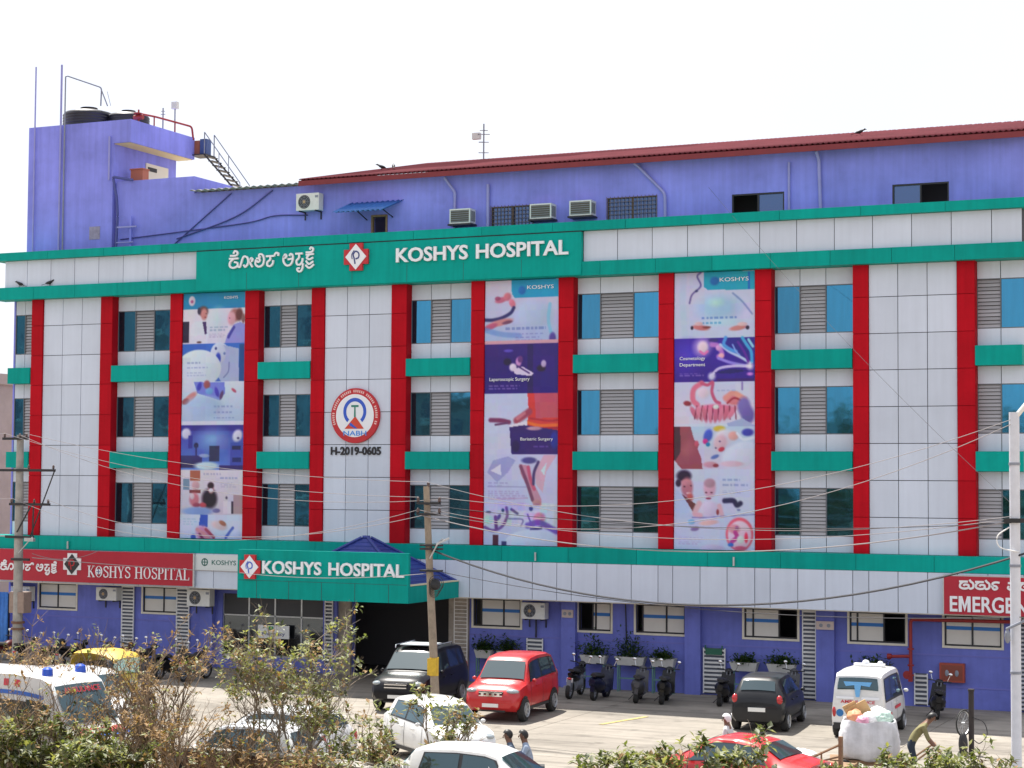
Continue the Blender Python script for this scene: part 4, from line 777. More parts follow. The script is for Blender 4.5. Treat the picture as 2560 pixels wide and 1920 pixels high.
scene(P3, map3, 1675, 1020, 4.545, 203, 697, [('e', 520, 10, 270, 60, (232, 120, 160), 0, .4)] + fing + [('e', 520, -10, 44, 30, (220, 236, 232)), ('e', 880, 80, 90, 120, (110, 96, 180)), ('p', [(640, 180), (820, 120), (960, 200), (960, 300), (700, 260)], (170, 180, 228)),
 ('r', 20, 215, 980, 700, (190, 212, 242), (214, 206, 236)), ('p', [(40, 215), (230, 215), (270, 360), (330, 420), (310, 470), (350, 560), (370, 700), (40, 700)], (158, 76, 96)), ('p', [(40, 215), (110, 215), (120, 500), (60, 600), (40, 600)], (76, 40, 60)), ('e', 210, 480, 110, 130, (172, 90, 106), 0, .7), ('e', 300, 410, 30, 40, (206, 90, 120)), ('p', [(40, 600), (130, 700), (40, 700)], (210, 210, 236)), ('e', 430, 320, 60, 90, (70, 90, 210), 20), ('e', 400, 385, 36, 36, (214, 40, 150)), ('e', 430, 420, 30, 28, (20, 120, 190)), ('e', 560, 240, 84, 40, (214, 190, 60)), ('e', 610, 340, 130, 110, (226, 218, 240), -20), ('e', 720, 320, 70, 60, (232, 170, 170)), ('e', 570, 400, 90, 110, (224, 186, 206), 20), ('e', 565, 385, 14, 10, (60, 50, 110)), ('e', 520, 460, 12, 10, (60, 50, 100)), ('e', 585, 475, 44, 30, (200, 50, 80), -20), ('e', 510, 560, 60, 26, (90, 120, 200), -20), ('e', 800, 540, 240, 150, (212, 220, 246), -20, .2), ('l', [(760, 290), (830, 360), (960, 340)], 18, (226, 230, 250)), ('e', 880, 280, 80, 50, (60, 60, 180)), ('e', 460, 650, 100, 40, (206, 150, 176)), ('e', 520, 660, 40, 24, (150, 50, 70)), ('e', 700, 640, 160, 40, (222, 190, 212)),
 ('r', 20, 700, 980, 1640, (206, 216, 246), (196, 206, 244)), ('e', 155, 780, 104, 80, (40, 22, 62)), ('e', 90, 860, 40, 50, (50, 26, 60)), ('e', 190, 910, 82, 130, (196, 120, 140)), ('e', 180, 850, 70, 40, (214, 140, 156)), ('e', 160, 900, 14, 8, (70, 30, 50)), ('e', 236, 890, 14, 8, (70, 30, 50)), ('e', 210, 975, 34, 14, (236, 210, 222)), ('e', 225, 1020, 50, 60, (196, 90, 90), 0, .6), ('p', [(60, 930), (130, 980), (210, 1110), (250, 1250), (60, 1270), (40, 1100)], (190, 206, 246)), ('p', [(130, 985), (290, 1100), (260, 1190), (210, 1110)], (110, 50, 60)), ('e', 450, 920, 84, 122, (222, 170, 196)), ('e', 450, 860, 78, 60, (184, 140, 160)), ('e', 410, 968, 16, 10, (90, 40, 60)), ('e', 470, 968, 16, 10, (90, 40, 60)), ('e', 435, 1035, 38, 14, (150, 40, 80)), ('e', 440, 1150, 130, 110, (216, 204, 238)), ('l', [(330, 1090), (280, 1200), (340, 1230)], 40, (226, 180, 200)), ('l', [(560, 1120), (590, 1230)], 34, (220, 180, 200)), ('e', 540, 1190, 20, 40, (150, 60, 70)), ('l', [(250, 1250), (400, 1250), (960, 1215)], 8, (110, 110, 190), .7), ('l', [(620, 1060), (720, 1060), (760, 1110), (800, 1090)], 36, (34, 34, 84)), ('e', 780, 1165, 26, 14, (120, 120, 190)), ('t', 600, 810, 260, 26, 1, INKC), ('t', 600, 870, 280, 20, 1, INKC), ('t', 600, 940, 280, 12, 2, (160, 170, 220)), ('e', 440, 1310, 130, 34, (230, 190, 190), -6), ('e', 280, 1380, 60, 30, (130, 110, 170), -10), ('e', 240, 1300, 50, 36, (130, 190, 235)), ('t', 90, 1470, 290, 12, 4, (180, 160, 215)), ('e', 480, 1600, 160, 50, (206, 190, 230)),
 ('e', 790, 1440, 165, 190, (226, 90, 120), 0, .1), ('e', 790, 1450, 140, 165, (226, 200, 226), 0, .12), ('e', 730, 1380, 80, 60, (226, 150, 170)), ('e', 760, 1370, 26, 30, (170, 90, 160)), ('l', [(700, 1530), (760, 1470), (740, 1420)], 30, (190, 60, 150)), ('e', 865, 1480, 26, 70, (230, 60, 100)), ('e', 800, 1500, 50, 50, (206, 226, 222)), ('e', 690, 1560, 40, 26, (50, 110, 210)), ('e', 800, 1600, 90, 30, (206, 90, 130))])
finish(P3, 13)
for nm, PP, i, txt in (('leftmost printed banner with doctors and blue operating room pictures', P1, 2, [('KOSHYS', .67, .016, .22, .011, LETTER)]),
                       ('printed banner with orange shirt and dark purple picture panels', P2, 6, [('KOSHYS', .58, .022, .36, .014, LETTER), ('Laparoscopic Surgery', .07, .368, .55, .017, LETTER), ('Bariatric Surgery', .50, .595, .44, .015, LETTER)]),
                       ('printed banner with doctor and baby picture beside right windows', P3, 8, [('KOSHYS', .57, .022, .36, .014, LETTER), ('Cosmetology', .07, .305, .32, .016, LETTER), ('Department', .07, .328, .32, .016, LETTER)])):
    a, c = PIL[i][1], PIL[i + 1][0]; bn = thing('printed_banner', nm, 'banner', ((a + c) / 2, .07, 4.70), 0, 'tall printed banners between red pillars')
    hw, H = (c - a) / 2 - .015, 8.93
    sh = banner_mesh(PP, -hw, hw, 0, H, -.03, bn)
    b = B(); b.box(-hw, hw, .0, .045, 0, H); b.obj('backing_board', STEEL, bn)
    for s_, u, v, w_, h_, m_ in txt: lettering(s_, bn, -hw + u * 2 * hw, -.052, H - (v + h_) * H, w_ * 2 * hw, h_ * H, m_, .004)
# ---------------------------------------------------------------- air conditioners
ACW = mat('ac_white', (.66, .66, .64), .5, var=.1, vscale=8)
def split_ac(label, x, z, y, w=.92, h=.56):
    t = thing('air_conditioner', label, 'air conditioner', (x, y, z), 0, 'outdoor air conditioner units')
    b = B(); b.box(-w / 2, w / 2, -.32, 0, 0, h); b.obj('casing', ACW, t)
    b = B(); b.lathe([(0, -.334), (h * .40, -.334), (h * .40, -.322)], 24, (-w * .14, 0, h * .5), 'Y'); f = b.obj('fan_opening', BLACKP, t)
    b = B()
    for k in range(3): b.lathe([(h * (.14 + .1 * k), -.342), (h * (.14 + .1 * k) + .012, -.342), (h * (.14 + .1 * k) + .012, -.336), (h * (.14 + .1 * k), -.336)], 20, (-w * .14, 0, h * .5), 'Y', True)
    for k in range(4):
        a = R(45 * k); b.tube([(-w * .14 - h * .4 * math.cos(a), -.339, h * .5 - h * .4 * math.sin(a)), (-w * .14 + h * .4 * math.cos(a), -.339, h * .5 + h * .4 * math.sin(a))], .006, 4)
    b.obj('fan_guard', GREYM, f)
    b = B(); b.ball((-w * .14, -.338, h * .5), (.06, .02, .06), 10, 5); b.obj('fan_hub', mat('brass_hub', (.45, .30, .16), .5), f)
    b = B(); b.box(w * .33, w * .47, -.325, -.321, h * .72, h * .86); b.obj('badge', GREYM, t)
    for sx in (-.35, .35):
        b = B(); b.box(sx * w - .02, sx * w + .02, -.34, .12, -.045, -.003); b.box(sx * w - .02, sx * w + .02, .08, .12, -.3, -.045); b.obj('bracket', BLACKM, t)
    return t
split_ac('white outdoor air conditioner on the roof wall beside the blue awning', -8.68, 16.62, 1.38, .95, .62)
split_ac('outdoor air conditioner right of the porch above the red car', .66, 2.24, .68, .86, .54)
split_ac('outdoor air conditioner below the red signboard nearest the logo', -16.75, 2.30, .68, .92, .48)
split_ac('outdoor air conditioner at the right end of the red signboard', -12.52, 2.24, .46, .98, .60)
split_ac('outdoor air conditioner half hidden behind the leftmost pole', -20.75, 2.15, .68, .9, .55)
def window_ac(label, x, z):
    t = thing('window_air_conditioner', label, 'air conditioner', (x, 1.5, z), 0, 'boxy air conditioners on the roof wall')
    w, h = .80, .52
    b = B(); b.box(-w / 2, w / 2, -.45, 0, 0, h); b.obj('casing', ACW, t)
    b = B(); b.box(-w / 2 + .05, w / 2 - .05, -.456, -.451, .05, h - .05); g = b.obj('coil', mat('coil_brown', (.09, .075, .06), .7), t)
    b = B()
    for k in range(6): b.box(-w / 2 + .05, w / 2 - .05, -.464, -.457, .07 + k * .072, .085 + k * .072)
    b.obj('fins', GREYM, g)
    b = B()
    for k in range(4): b.box(w / 2 + .001, w / 2 + .008, -.40 + .09 * k, -.36 + .09 * k, .08, h - .08)
    b.obj('side_slots', BLACKP, t)
    b = B(); b.box(-w / 2 - .05, w / 2 + .05, -.5, .05, -.06, -.003); b.obj('shelf', BLACKM, t)
window_ac('boxy window air conditioner left of the first barred window', -2.52, 15.82)
window_ac('boxy window air conditioner touching the right edge of the first barred window', .55, 15.83)
window_ac('boxy window air conditioner standing free between the barred windows', 2.02, 15.86)
# blue awning
AW = thing('blue_awning', 'small blue corrugated awning over the roof hatch', 'awning', (-6.1, 1.5, 16.35))
corrugated('awning_sheet', mat('awning_blue', (.05, .17, .50), .5, var=.2, vscale=6), -1.15, .95, lambda u, t: (-1.3 + .28 * t + (2.05 + .1 * t) * u, -.85 + .85 * t, .06 + .42 * t), per=.2, amp=.035, rows=3, parent=AW)
b = B(); b.tube([(-.35, 0, -.15), (-.35, -.75, .08)], .022, 6); b.tube([(.7, 0, -.1), (.7, -.75, .08)], .022, 6); b.tube([(-1.1, -.78, .08), (.75, -.78, .08)], .02, 6); b.obj('bracket', BLACKM, AW)
# drain pipes of the roof wall
def pipe(name, label, pts, r, m, cat='pipe', group=None, n=8, parent=None):
    t = tag(B().tube(smooth_path(pts, 5) if len(pts) > 2 and name.endswith('hose') else pts, r, n).obj(name, m, parent, smooth=50), label, cat, group); return t
def elbow(pts, rr=.08):
    P = [Vector(p) for p in pts]; out = [P[0]]
    for a, c, d in zip(P, P[1:], P[2:]):
        u = (a - c).normalized(); v = (d - c).normalized(); k = min(rr, (a - c).length / 2, (d - c).length / 2)
        for i in range(5):
            t = i / 4; out.append((c + u * k) * (1 - t) ** 2 + c * 2 * t * (1 - t) + (c + v * k) * t * t)
    out.append(P[-1]); return out
pipe('drain_pipe', 'violet drain pipe with bent top beside the first boxy air conditioner', elbow([(-3.25, 1.3, 17.52), (-3.15, 1.35, 17.35), (-2.9, 1.42, 17.0), (-2.9, 1.42, 15.3)]), .055, PIPEV, group='roof wall drain pipes')
pipe('drain_pipe', 'violet drain pipe left of the first barred window', [(-1.61, 1.42, 17.2), (-1.61, 1.42, 15.3)], .06, PIPEV, group='roof wall drain pipes')
pipe('drain_pipe', 'violet drain pipe slanting down beside the second barred window', elbow([(3.86, 1.3, 17.58), (4.0, 1.4, 17.45), (4.93, 1.42, 16.5), (4.95, 1.42, 15.3)], .15), .055, PIPEV, group='roof wall drain pipes')
pipe('drain_pipe', 'thin violet drain pipe just right of the open dark sash window', [(9.2, 1.43, 17.28), (9.2, 1.43, 15.3)], .045, PIPEV, group='roof wall drain pipes')
pipe('drain_pipe', 'violet drain pipe reaching the eave between the two sash windows', elbow([(10.14, 1.3, 17.56), (10.2, 1.42, 17.3), (10.26, 1.42, 15.3)]), .06, PIPEV, group='roof wall drain pipes')
# tower pipes
pipe('tower_pipe', 'tall grey rod rising at the left edge of the stair tower', [(-21.25, 1.32, 15.4), (-21.25, 1.32, 23.0)], .03, PIPEV)
pipe('tower_pipe', 'tall pale rod second from the left edge of the stair tower', [(-20.0, 1.32, 15.4), (-20.0, 1.32, 22.98)], .04, PIPEV)
pipe('vent_pipe', 'thin bent pipe looping over the water tanks', elbow([(-19.82, 1.33, 15.4), (-19.82, 1.33, 22.55), (-18.9, 2.4, 22.2), (-19.0, 2.5, 21.5)], .1), .028, GREYM)
pipe('wall_conduit', 'violet vertical conduit on the tower edge near the orange box', [(-17.68, 1.33, 18.3), (-17.68, 1.33, 20.0)], .04, PIPEV)
pipe('terrace_pipe', 'dark blue drain pipe zigzagging down the low terrace wall', elbow([(-16.6, 1.38, 18.25), (-17.5, 1.34, 18.42), (-17.3, 1.34, 17.6), (-17.25, 1.34, 16.9), (-17.3, 1.34, 15.6)]), .05, mat('navy_pipe', (.06, .07, .26), .5))
LD = thing('wall_bracket', 'H shaped violet pipe bracket on the low terrace wall', 'bracket', (-16.7, 1.4, 15.5))
b = B(); b.box(.0, .08, -.05, 0, 0, 1.35); b.obj('upright', VIOLET, LD); b = B(); b.box(-.6, .35, -.10, -.052, .92, .98); b.obj('crossbar', PIPEV, LD); b = B(); b.box(-.6, .2, -.1, -.052, .34, .38); b.obj('crossbar', PIPEV, LD)
pipe('roof_cable', 'dark cable crossing the terrace wall toward the white air conditioner', smooth_path([(-17.2, 1.46, 16.0), (-14.6, 1.46, 16.15), (-11.5, 1.46, 16.35), (-10.3, 1.46, 16.55), (-8.9, 1.46, 16.5)], 6), .022, mat('cable_blue', (.05, .05, .22), .6), 'cable')
pipe('roof_cable', 'dark brace cable rising right to the grey sheet edge', [(-15.0, 1.46, 15.5), (-12.2, 1.46, 17.5)], .024, MATS['cable_blue'], 'cable')
pipe('roof_cable', 'second brace cable rising right nearer the red roof', smooth_path([(-14.6, 1.45, 15.9), (-12.0, 1.45, 16.6), (-10.4, 1.45, 17.5)], 6), .026, MATS['cable_blue'], 'cable')
# orange box + red tin near tower door
b = B(); b.box(-17.5, -14.15, 1.76, 6.5, 17.3, 17.4); hb(b, 'terrace_floor', CREAM)
bo = B(); bo.box(-.28, .28, -.2, .2, 0, 1.38); bo.box(-.31, .31, -.23, .23, 1.382, 1.43); tag(bo.obj('orange_crate', mat('orange_box', (.42, .13, .07), .6), None, (-16.95, 2.3, 17.4)), 'orange box on the terrace beside the tower door', 'box')
# water tanks
TANK = mat('tank_black', (.012, .012, .02), .42, var=.2, vscale=3)
def tank(label, x, y, z, r, h):
    t = thing('water_tank', label, 'water tank', (x, y, z), 0, 'black roof water tanks')
    pr = [(r * .98, 0), (r, .05)]
    for k in range(5): q = h * .65 * (k + .5) / 5; pr += [(r, q), (r * 1.02, q + .04), (r, q + .08)]
    pr += [(r, h * .68), (r * .93, h * .78), (r * .55, h * .9), (r * .3, h * .93)]
    B().lathe(pr, 28).obj('drum', TANK, t, smooth=50)
    B().lathe([(r * .32, h * .92), (r * .34, h * 1.04), (0, h * 1.07)], 20).obj('lid', TANK, t, smooth=40)
    return t
tank('larger black water tank on the tower roof at left', -19.75, 2.75, 20.62, 1.0, .86)
tank('smaller black water tank on the tower roof at right', -18.25, 3.3, 20.62, .82, .74)
# fire pipe on tower
HY = thing('roof_fire_pipe', 'red fire pipe running along the tower roof edge', 'pipe', (-17.1, 3.0, 20.62))
b = B(); b.tube(elbow([(.2, -.9, .35), (.2, .2, .42), (.35, 2.5, .42), (.35, 2.62, -.1)], .15), .042, 8); b.obj('pipe_run', FIRERED, HY, smooth=50)
b = B(); b.tube([(.2, -.9, 0), (.2, -.9, .5)], .035, 8); b.tube([(.22, .1, 0), (.22, .1, .4)], .028, 8); b.tube([(.3, 1.4, 0), (.3, 1.4, .4)], .028, 8); b.obj('upright', FIRERED, HY)
b = B(); b.lathe([(.05, 0), (.16, .02), (.16, .06), (.05, .08)], 12, (.2, -.95, .30)); b.tube([(.0, -.9, .2), (.4, -.9, .2)], .1, 8); b.obj('valve', FIRERED, HY)
# masts
def mast(label, x, y, z, h, arms, box=None):
    t = thing('antenna_mast', label, 'antenna', (x, y, z), 0, 'roof antenna masts'); B().tube([(0, 0, 0), (0, 0, h)], .028, 6).obj('pole', GREYM, t)
    for k, (zz, w) in enumerate(arms): B().tube([(-w * .7, -w * .3, zz), (w * .7, w * .3, zz)], .02, 5).obj('arm', GREYM, t)
    if box: bb = B(); bb.box(box[0] - box[2], box[0] + box[2], -.08, .08, box[1] - box[3], box[1] + box[3]); bb.obj('radio_box', ACW, t)
mast('antenna mast with arms standing on the red roof ridge', -4.05, 6.2, 18.9, 1.45, [(.35, .25), (.75, .25), (1.05, .3), (1.2, .2)], (-.3, 1.0, .16, .12))
mast('pale flat panel antenna on the tower roof edge', -16.95, 4.6, 20.5, 1.35, [], (0, 1.25, .13, .14))
mast('small twig antenna left of the pale panel antenna', -17.1, 4.0, 20.5, 1.05, [(.8, .12), (.92, .1)])
b = B(); b.tube([(0, 0, 0), (-.35, .0, .75)], .025, 5); b.tube([(.15, .0, 0), (-.1, .1, .6)], .012, 4); tag(b.obj('leaning_rod', GREYM, None, (-18.6, 2.4, 21.45)), 'short leaning rods propped between the water tanks', 'rod')
# steel stair beside the tower
ST = thing('steel_stair', 'dark open steel stair leading from tower roof to terrace', 'stair', (-16.2, 5.6, 18.3))
b = B()
b.tube([(0, 0, 1.6), (1.55, 0, 0)], .04, 5); b.tube([(0, .7, 1.6), (1.55, .7, 0)], .04, 5); b.obj('stringer', BLACKM, ST)
for k in range(8): bb = B(); u = (k + .5) / 8; bb.box(1.55 * u - .1, 1.55 * u + .1, 0, .7, 1.6 - 1.6 * u, 1.63 - 1.6 * u); bb.obj('tread', BLACKM, ST)
b = B()
for yy in (0, .7):
    b.tube([(0, yy, 2.5), (1.7, yy, .35), (1.75, yy, -.3)], .022, 5); b.tube([(0, yy, 1.6), (0, yy, 2.5)], .025, 5); b.tube([(.7, yy, .9), (.7, yy, 1.62)], .018, 5)
b.obj('handrail', GREYM, ST)
b = B(); b.box(-.7, .05, -.05, .75, 1.58, 1.62); b.obj('landing', BLACKM, ST)
b = B(); b.box(-.62, -.3, .1, .4, 1.63, 2.2); b.obj('locker', mat('rust_box', (.30, .10, .06), .7), ST); b = B(); b.box(-.28, .02, .1, .45, 1.63, 2.25); b.obj('locker', mat('dull_blue', (.05, .09, .25), .6), ST)
# ---------------------------------------------------------------- ground floor fixtures
def slat_cover(label, x0, x1, z0, z1, y=.74):
    t = thing('slatted_cover', label, 'duct cover', ((x0 + x1) / 2, y, z0), 0, 'white slatted duct covers on the ground floor'); w = (x1 - x0) / 2; h = z1 - z0
    for s in (-1, 1): bb = B(); bb.box(s * w - .03 if s > 0 else -w, w if s > 0 else -w + .03, -.05, .0, 0, h); bb.obj('rail', WHITE, t)
    bb = B(); bb.box(-w + .03, w - .03, .01, .03, 0, h); bb.obj('backing', mat('duct_shade', (.10, .11, .14), .8), t)
    n = int(h / .125); key = ('cslat', round(w, 2))
    if key not in _box_cache:
        sb = B(); sb.box(-w + .03, w - .03, -.04, 0.005, -.026, .026); _box_cache[key] = sb.mesh('slat', WHITE)
    for k in range(n): link('slat', _box_cache[key], t, (0, 0, .07 + k * h / n), (.25, 0, 0))
slat_cover('tall white slatted cover right of the porch behind the black car', -2.45, -1.93, .05, 2.88)
slat_cover('short white slatted cover above the red car roof', .28, .88, .75, 1.57)
slat_cover('waist high white slatted cover with green board behind scooters', 6.53, 7.28, .05, 1.51)
slat_cover('tall white slatted cover behind the dark hatchback', 9.82, 10.27, .04, 2.86)
slat_cover('knee high white slatted cover right of the ambulance van', 13.36, 13.78, .05, 1.02)
slat_cover('tall white slatted cover at the right corner behind the white pole', 16.45, 16.80, .04, 2.86)
slat_cover('tall white slatted cover below the middle of the red signboard', -16.3, -15.74, .3, 2.88)
slat_cover('tall white slatted cover below the right end of the red signboard', -13.85, -13.28, .3, 2.88)
slat_cover('narrow slatted cover under the porch left of the shrub', -7.45, -7.12, .3, 2.86, .55)
b = B(); b.box(-.28, .28, -.03, 0, 0, .2); b.box(-.3, -.26, -.02, .0, .2, .3); b.box(.26, .3, -.02, 0, .2, .3); tag(b.obj('green_board', mat('board_green', (.02, .12, .07), .6), None, (6.9, .69, 1.30)), 'small dark green board atop the waist high slatted cover', 'board')
def vent_box(label, x, z, w, h):
    t = thing('meter_box', label, 'meter box', (x, .58, z), 0, 'small boxes on the violet columns'); bb = B(); bb.box(-w / 2, w / 2, -.06, 0, 0, h); bb.obj('casing', mat('pale_box', (.55, .45, .42), .6), t)
    bb = B(); bb.lathe([(0, -.07), (.06, -.07), (.06, -.061)], 12, (-w * .22, 0, h / 2), 'Y'); bb.lathe([(0, -.07), (.06, -.07), (.06, -.061)], 12, (w * .22, 0, h / 2), 'Y'); bb.obj('dial', GREYM, t)
vent_box('pale meter box on the column right of the porch air conditioner', 1.84, 2.32, .40, .26); vent_box('pale meter box on the column right of the tall slatted cover', 10.6, 2.26, .56, .26)
pipe('drain_hose', 'thin dark pipe dropping from the porch air conditioner', [(.62, .72, 2.2), (.62, .72, 1.6)], .03, BLACKP); pipe('drain_hose', 'thin dark cable down the wall left of the third window', [(3.82, .76, 2.88), (3.86, .76, 1.5)], .02, BLACKP, 'cable')
# hydrant riser
HR = thing('hydrant_riser', 'dark red hydrant pipe bending along the wall under emergency sign', 'pipe', (13.3, .5, 0))
b = B(); b.tube(elbow([(0, 0, .85), (0, 0, 2.68), (3.5, 0, 2.72)], .12), .055, 8); b.obj('riser', FIRERED, HR, smooth=50)
b = B(); b.tube([(-.62, 0, 1.52), (0, 0, 1.55)], .05, 8); b.lathe([(.09, -.72), (.09, -.6)], 10, (0, 0, 1.52), 'X'); b.obj('outlet', FIRERED, HR)
for zz in (.95, 1.25, 1.75): bb = B(); bb.lathe([(.1, 0), (.1, .05)], 12, (0, 0, zz)); bb.obj('flange', FIRERED, HR)
b = B(); b.box(-.06, .06, -.08, .05, .78, .95); b.lathe([(.13, -.02), (.13, .02)], 12, (-.1, -.05, .98), 'Y'); b.obj('valve', FIRERED, HR)
CB = thing('hose_cabinet', 'red brown fire hose cabinet on wall right of ambulance van', 'cabinet', (14.53, .79, .80))
b = B(); b.box(-.38, .38, -.16, 0, 0, .58); b.obj('box', BRICKBOX, CB); b = B(); b.box(-.32, .32, -.165, -.161, .06, .52); d = b.obj('door', mat('cabinet_dark', (.22, .05, .03), .4), CB)
b = B(); b.ball((-.15, -.17, .28), (.06, .012, .10), 10, 6); b.ball((.15, -.17, .28), (.06, .012, .10), 10, 6); b.obj('hose_reel', GREYM, d)
# potted plants
LEAFS = [leaf_mat('leaf_deep', (.020, .050, .014)), leaf_mat('leaf_mid', (.045, .095, .022)), leaf_mat('leaf_olive', (.10, .13, .035)), leaf_mat('leaf_dry', (.20, .13, .06))]
def leaf(b, p, d, ln, wd, up=Vector((0, 0, 1))):
    s = d.cross(up)
    if s.length < 1e-3: s = Vector((1, 0, 0))
    s.normalize(); nrm = s.cross(d).normalized(); q = p + d * ln * .5 - nrm * ln * .06
    b.add([p, q + s * wd / 2 + nrm * wd * .15, p + d * ln - nrm * ln * .18, q - s * wd / 2 + nrm * wd * .15], [(0, 1, 2), (0, 2, 3)])
def rnd_dir(zmin=-.3):
    while True:
        v = Vector((random.uniform(-1, 1), random.uniform(-1, 1), random.uniform(zmin, 1)))
        if .05 < v.length < 1: return v.normalized()
POT = mat('pot_cream', (.52, .52, .50), .6, var=.1, vscale=6)
GST = mat('stand_green', (.10, .22, .20), .5)
def potted(label, x, w, fw, fh, full=True):
    t = thing('potted_plant', label, 'potted plant', (x, .40, 0), 0, 'planter boxes along the wall')
    b = B(); a = w / 2; z0, z1 = .86, 1.14
    b.add([(-a * .82, -.10, z0), (a * .82, -.10, z0), (a * .82, .12, z0), (-a * .82, .12, z0), (-a, -.17, z1), (a, -.17, z1), (a, .17, z1), (-a, .17, z1)], [(0, 3, 2, 1), (0, 1, 5, 4), (1, 2, 6, 5), (2, 3, 7, 6), (3, 0, 4, 7)]); b.obj('planter', POT, t)
    b = B(); b.box(-a * .9, a * .9, -.14, .14, 1.08, 1.10); b.obj('soil', mat('soil', (.06, .045, .03), .9), t)
    b = B()
    for sx in (-1, 1):
        b.box(sx * a * .8 - .02, sx * a * .8 + .02, -.1, -.06, 0, .86); b.box(sx * a * .8 - .02, sx * a * .8 + .02, .08, .12, 0, .86)
    b.box(-a * .78, a * .78, -.1, -.06, .42, .46); b.obj('stand', GST, t)
    lb = B()
    for k in range(380):
        lb.cur = random.choices((0, 1, 2), (5, 4, 1))[0]
        c = Vector((random.gauss(0, fw * .30), random.gauss(0, .10), 1.10 + abs(random.gauss(0, fh * .42)))); leaf(lb, c, rnd_dir(-.2), random.uniform(.09, .19), random.uniform(.05, .09))
    for k in range(10): lb.cur = 0; p = Vector((random.uniform(-a * .6, a * .6), 0, 1.09)); lb.tube([p, p + Vector((random.uniform(-.1, .1), random.uniform(-.05, .05), fh * .7))], .008, 4, False)
    stuff(lb.obj('foliage', LEAFS, t))
for lab, x, w, fw, fh in (('planter box nearest the tall slatted cover beside the porch', -1.15, .62, .6, .5), ('planter box behind the black car roof', -.27, .72, .7, .5), ('planter box with two bushy crowns right of the red car', 2.86, .92, .9, .6),
                          ('planter box with tall drooping plant between two scooter pairs', 4.15, 1.05, .9, .8), ('planter box with low tuft left of the third column', 5.28, .85, .6, .32), ('planter box just right of the waist high slatted cover', 8.02, .92, .6, .3),
                          ('planter box left of the tall slatted cover behind hatchback', 9.24, .92, .9, .34), ('planter box hidden behind the ambulance van roof', 12.2, .9, .8, .4)): potted(lab, x, w, fw, fh)
# birds
BIRD = mat('crow_black', (.012, .012, .016), .5)
def bird(label, x, y, z, rz):
    t = thing('perched_bird', label, 'bird', (x, y, z), rz, 'dark birds perched on the hospital')
    b = B(); rings = []
    pr = [(-.16, .012, .10), (-.10, .045, .12), (0, .065, .14), (.08, .05, .17), (.12, .035, .20), (.16, .036, .225), (.19, .022, .225), (.235, .004, .215)]
    for (x_, r_, z_) in pr: rings.append([(x_, r_ * math.cos(a * math.pi / 4), z_ + r_ * math.sin(a * math.pi / 4)) for a in range(8)])
    b.add([p for r_ in rings for p in r_], [(i * 8 + j, i * 8 + (j + 1) % 8, i * 8 + 8 + (j + 1) % 8, i * 8 + 8 + j) for i in range(7) for j in range(8)]); b.obj('body', BIRD, t, smooth=60)
    b = B(); b.add([(-.13, -.02, .10), (-.13, .02, .10), (-.30, .035, .04), (-.30, -.035, .04), (-.13, 0, .085), (-.30, 0, .03)], [(0, 1, 2, 3), (0, 3, 5, 4), (1, 4, 5, 2)]); b.obj('tail', BIRD, t)
    b = B(); b.tube([(.01, .02, .09), (.02, .02, 0)], .006, 4); b.tube([(.01, -.02, .09), (.02, -.02, 0)], .006, 4); b.obj('legs', BIRD, t)
bird('left bird of the pair on the red roof near its left end', -6.85, 3.3, 18.30, R(200)); bird('right bird of the pair on the red roof near its left end', -6.25, 3.1, 18.26, R(120))
bird('single bird on the red roof toward the right side', 10.9, 4.0, 18.46, R(20)); bird('bird on the teal band nearest the left corner', -20.6, -.2, 14.12, R(180)); bird('bird on the teal band right of the corner bird', -19.2, -.2, 14.12, R(20))
# ---------------------------------------------------------------- cars
def interp(st, x, k):
    if x <= st[0][0]: return st[0][k]
    for a, c in zip(st, st[1:]):
        if a[0] <= x <= c[0]: t = (x - a[0]) / (c[0] - a[0]); return a[k] + (c[k] - a[k]) * t
    return st[-1][k]
def sec(st, x):
    zb, zs, zt, w, wt = (interp(st, x, k) for k in range(1, 6))
    zm = zb + (zs - zb) * .62
    return [(0, zb), (w * .84, zb), (w * .97, zb + .10), (w, zb + (zs - zb) * .35), (w * .995, zm), (w * .965, zs), (wt, zt - .055), (wt * .86, zt - .018), (wt * .5, zt - .003), (0, zt)]
def side_pt(st, x, t, out=.012):
    s = sec(st, x); a, c = s[5], s[6]; y = a[0] + (c[0] - a[0]) * t; z = a[1] + (c[1] - a[1]) * t; return y + out, z
WHEELC = {}
def wheel_mesh(r, w):
    k = (r, w)
    if k not in WHEELC:
        b = B(); b.lathe([(r * .62, -w / 2), (r * .92, -w / 2), (r, -w * .3), (r, w * .3), (r * .92, w / 2), (r * .62, w / 2)], 24, axis='Y', closed=True); ty = b.mesh('wheel', RUBBER, 50)
        b = B(); b.lathe([(0, -.02), (r * .16, -.02), (r * .16, .0)], 14, axis='Y')
        b.lathe([(r * .54, -.03), (r * .63, -.05), (r * .63, .05), (r * .54, .03)], 24, axis='Y', closed=True)
        for i in range(7):
            a = 2 * math.pi * i / 7; c, s = math.cos(a), math.sin(a); q = [(r * .1, -.03), (r * .57, -.045), (r * .57, .045), (r * .1, .03)]
            b.add([(u * c - v * s, -.012, u * s + v * c) for u, v in q] + [(u * c - v * s, .02, u * s + v * c) for u, v in q], [(0, 1, 2, 3), (7, 6, 5, 4), (0, 4, 5, 1), (2, 6, 7, 3)])
        rm = b.mesh('rim', mat('alloy', (.42, .43, .45), .35, .6)); 
        b = B(); b.lathe([(0, 0), (r * .6, 0), (r * .6, .02)], 16, axis='Y'); dk = b.mesh('brake_disc', BLACKM)
        WHEELC[k] = (ty, rm, dk)
    return WHEELC[k]
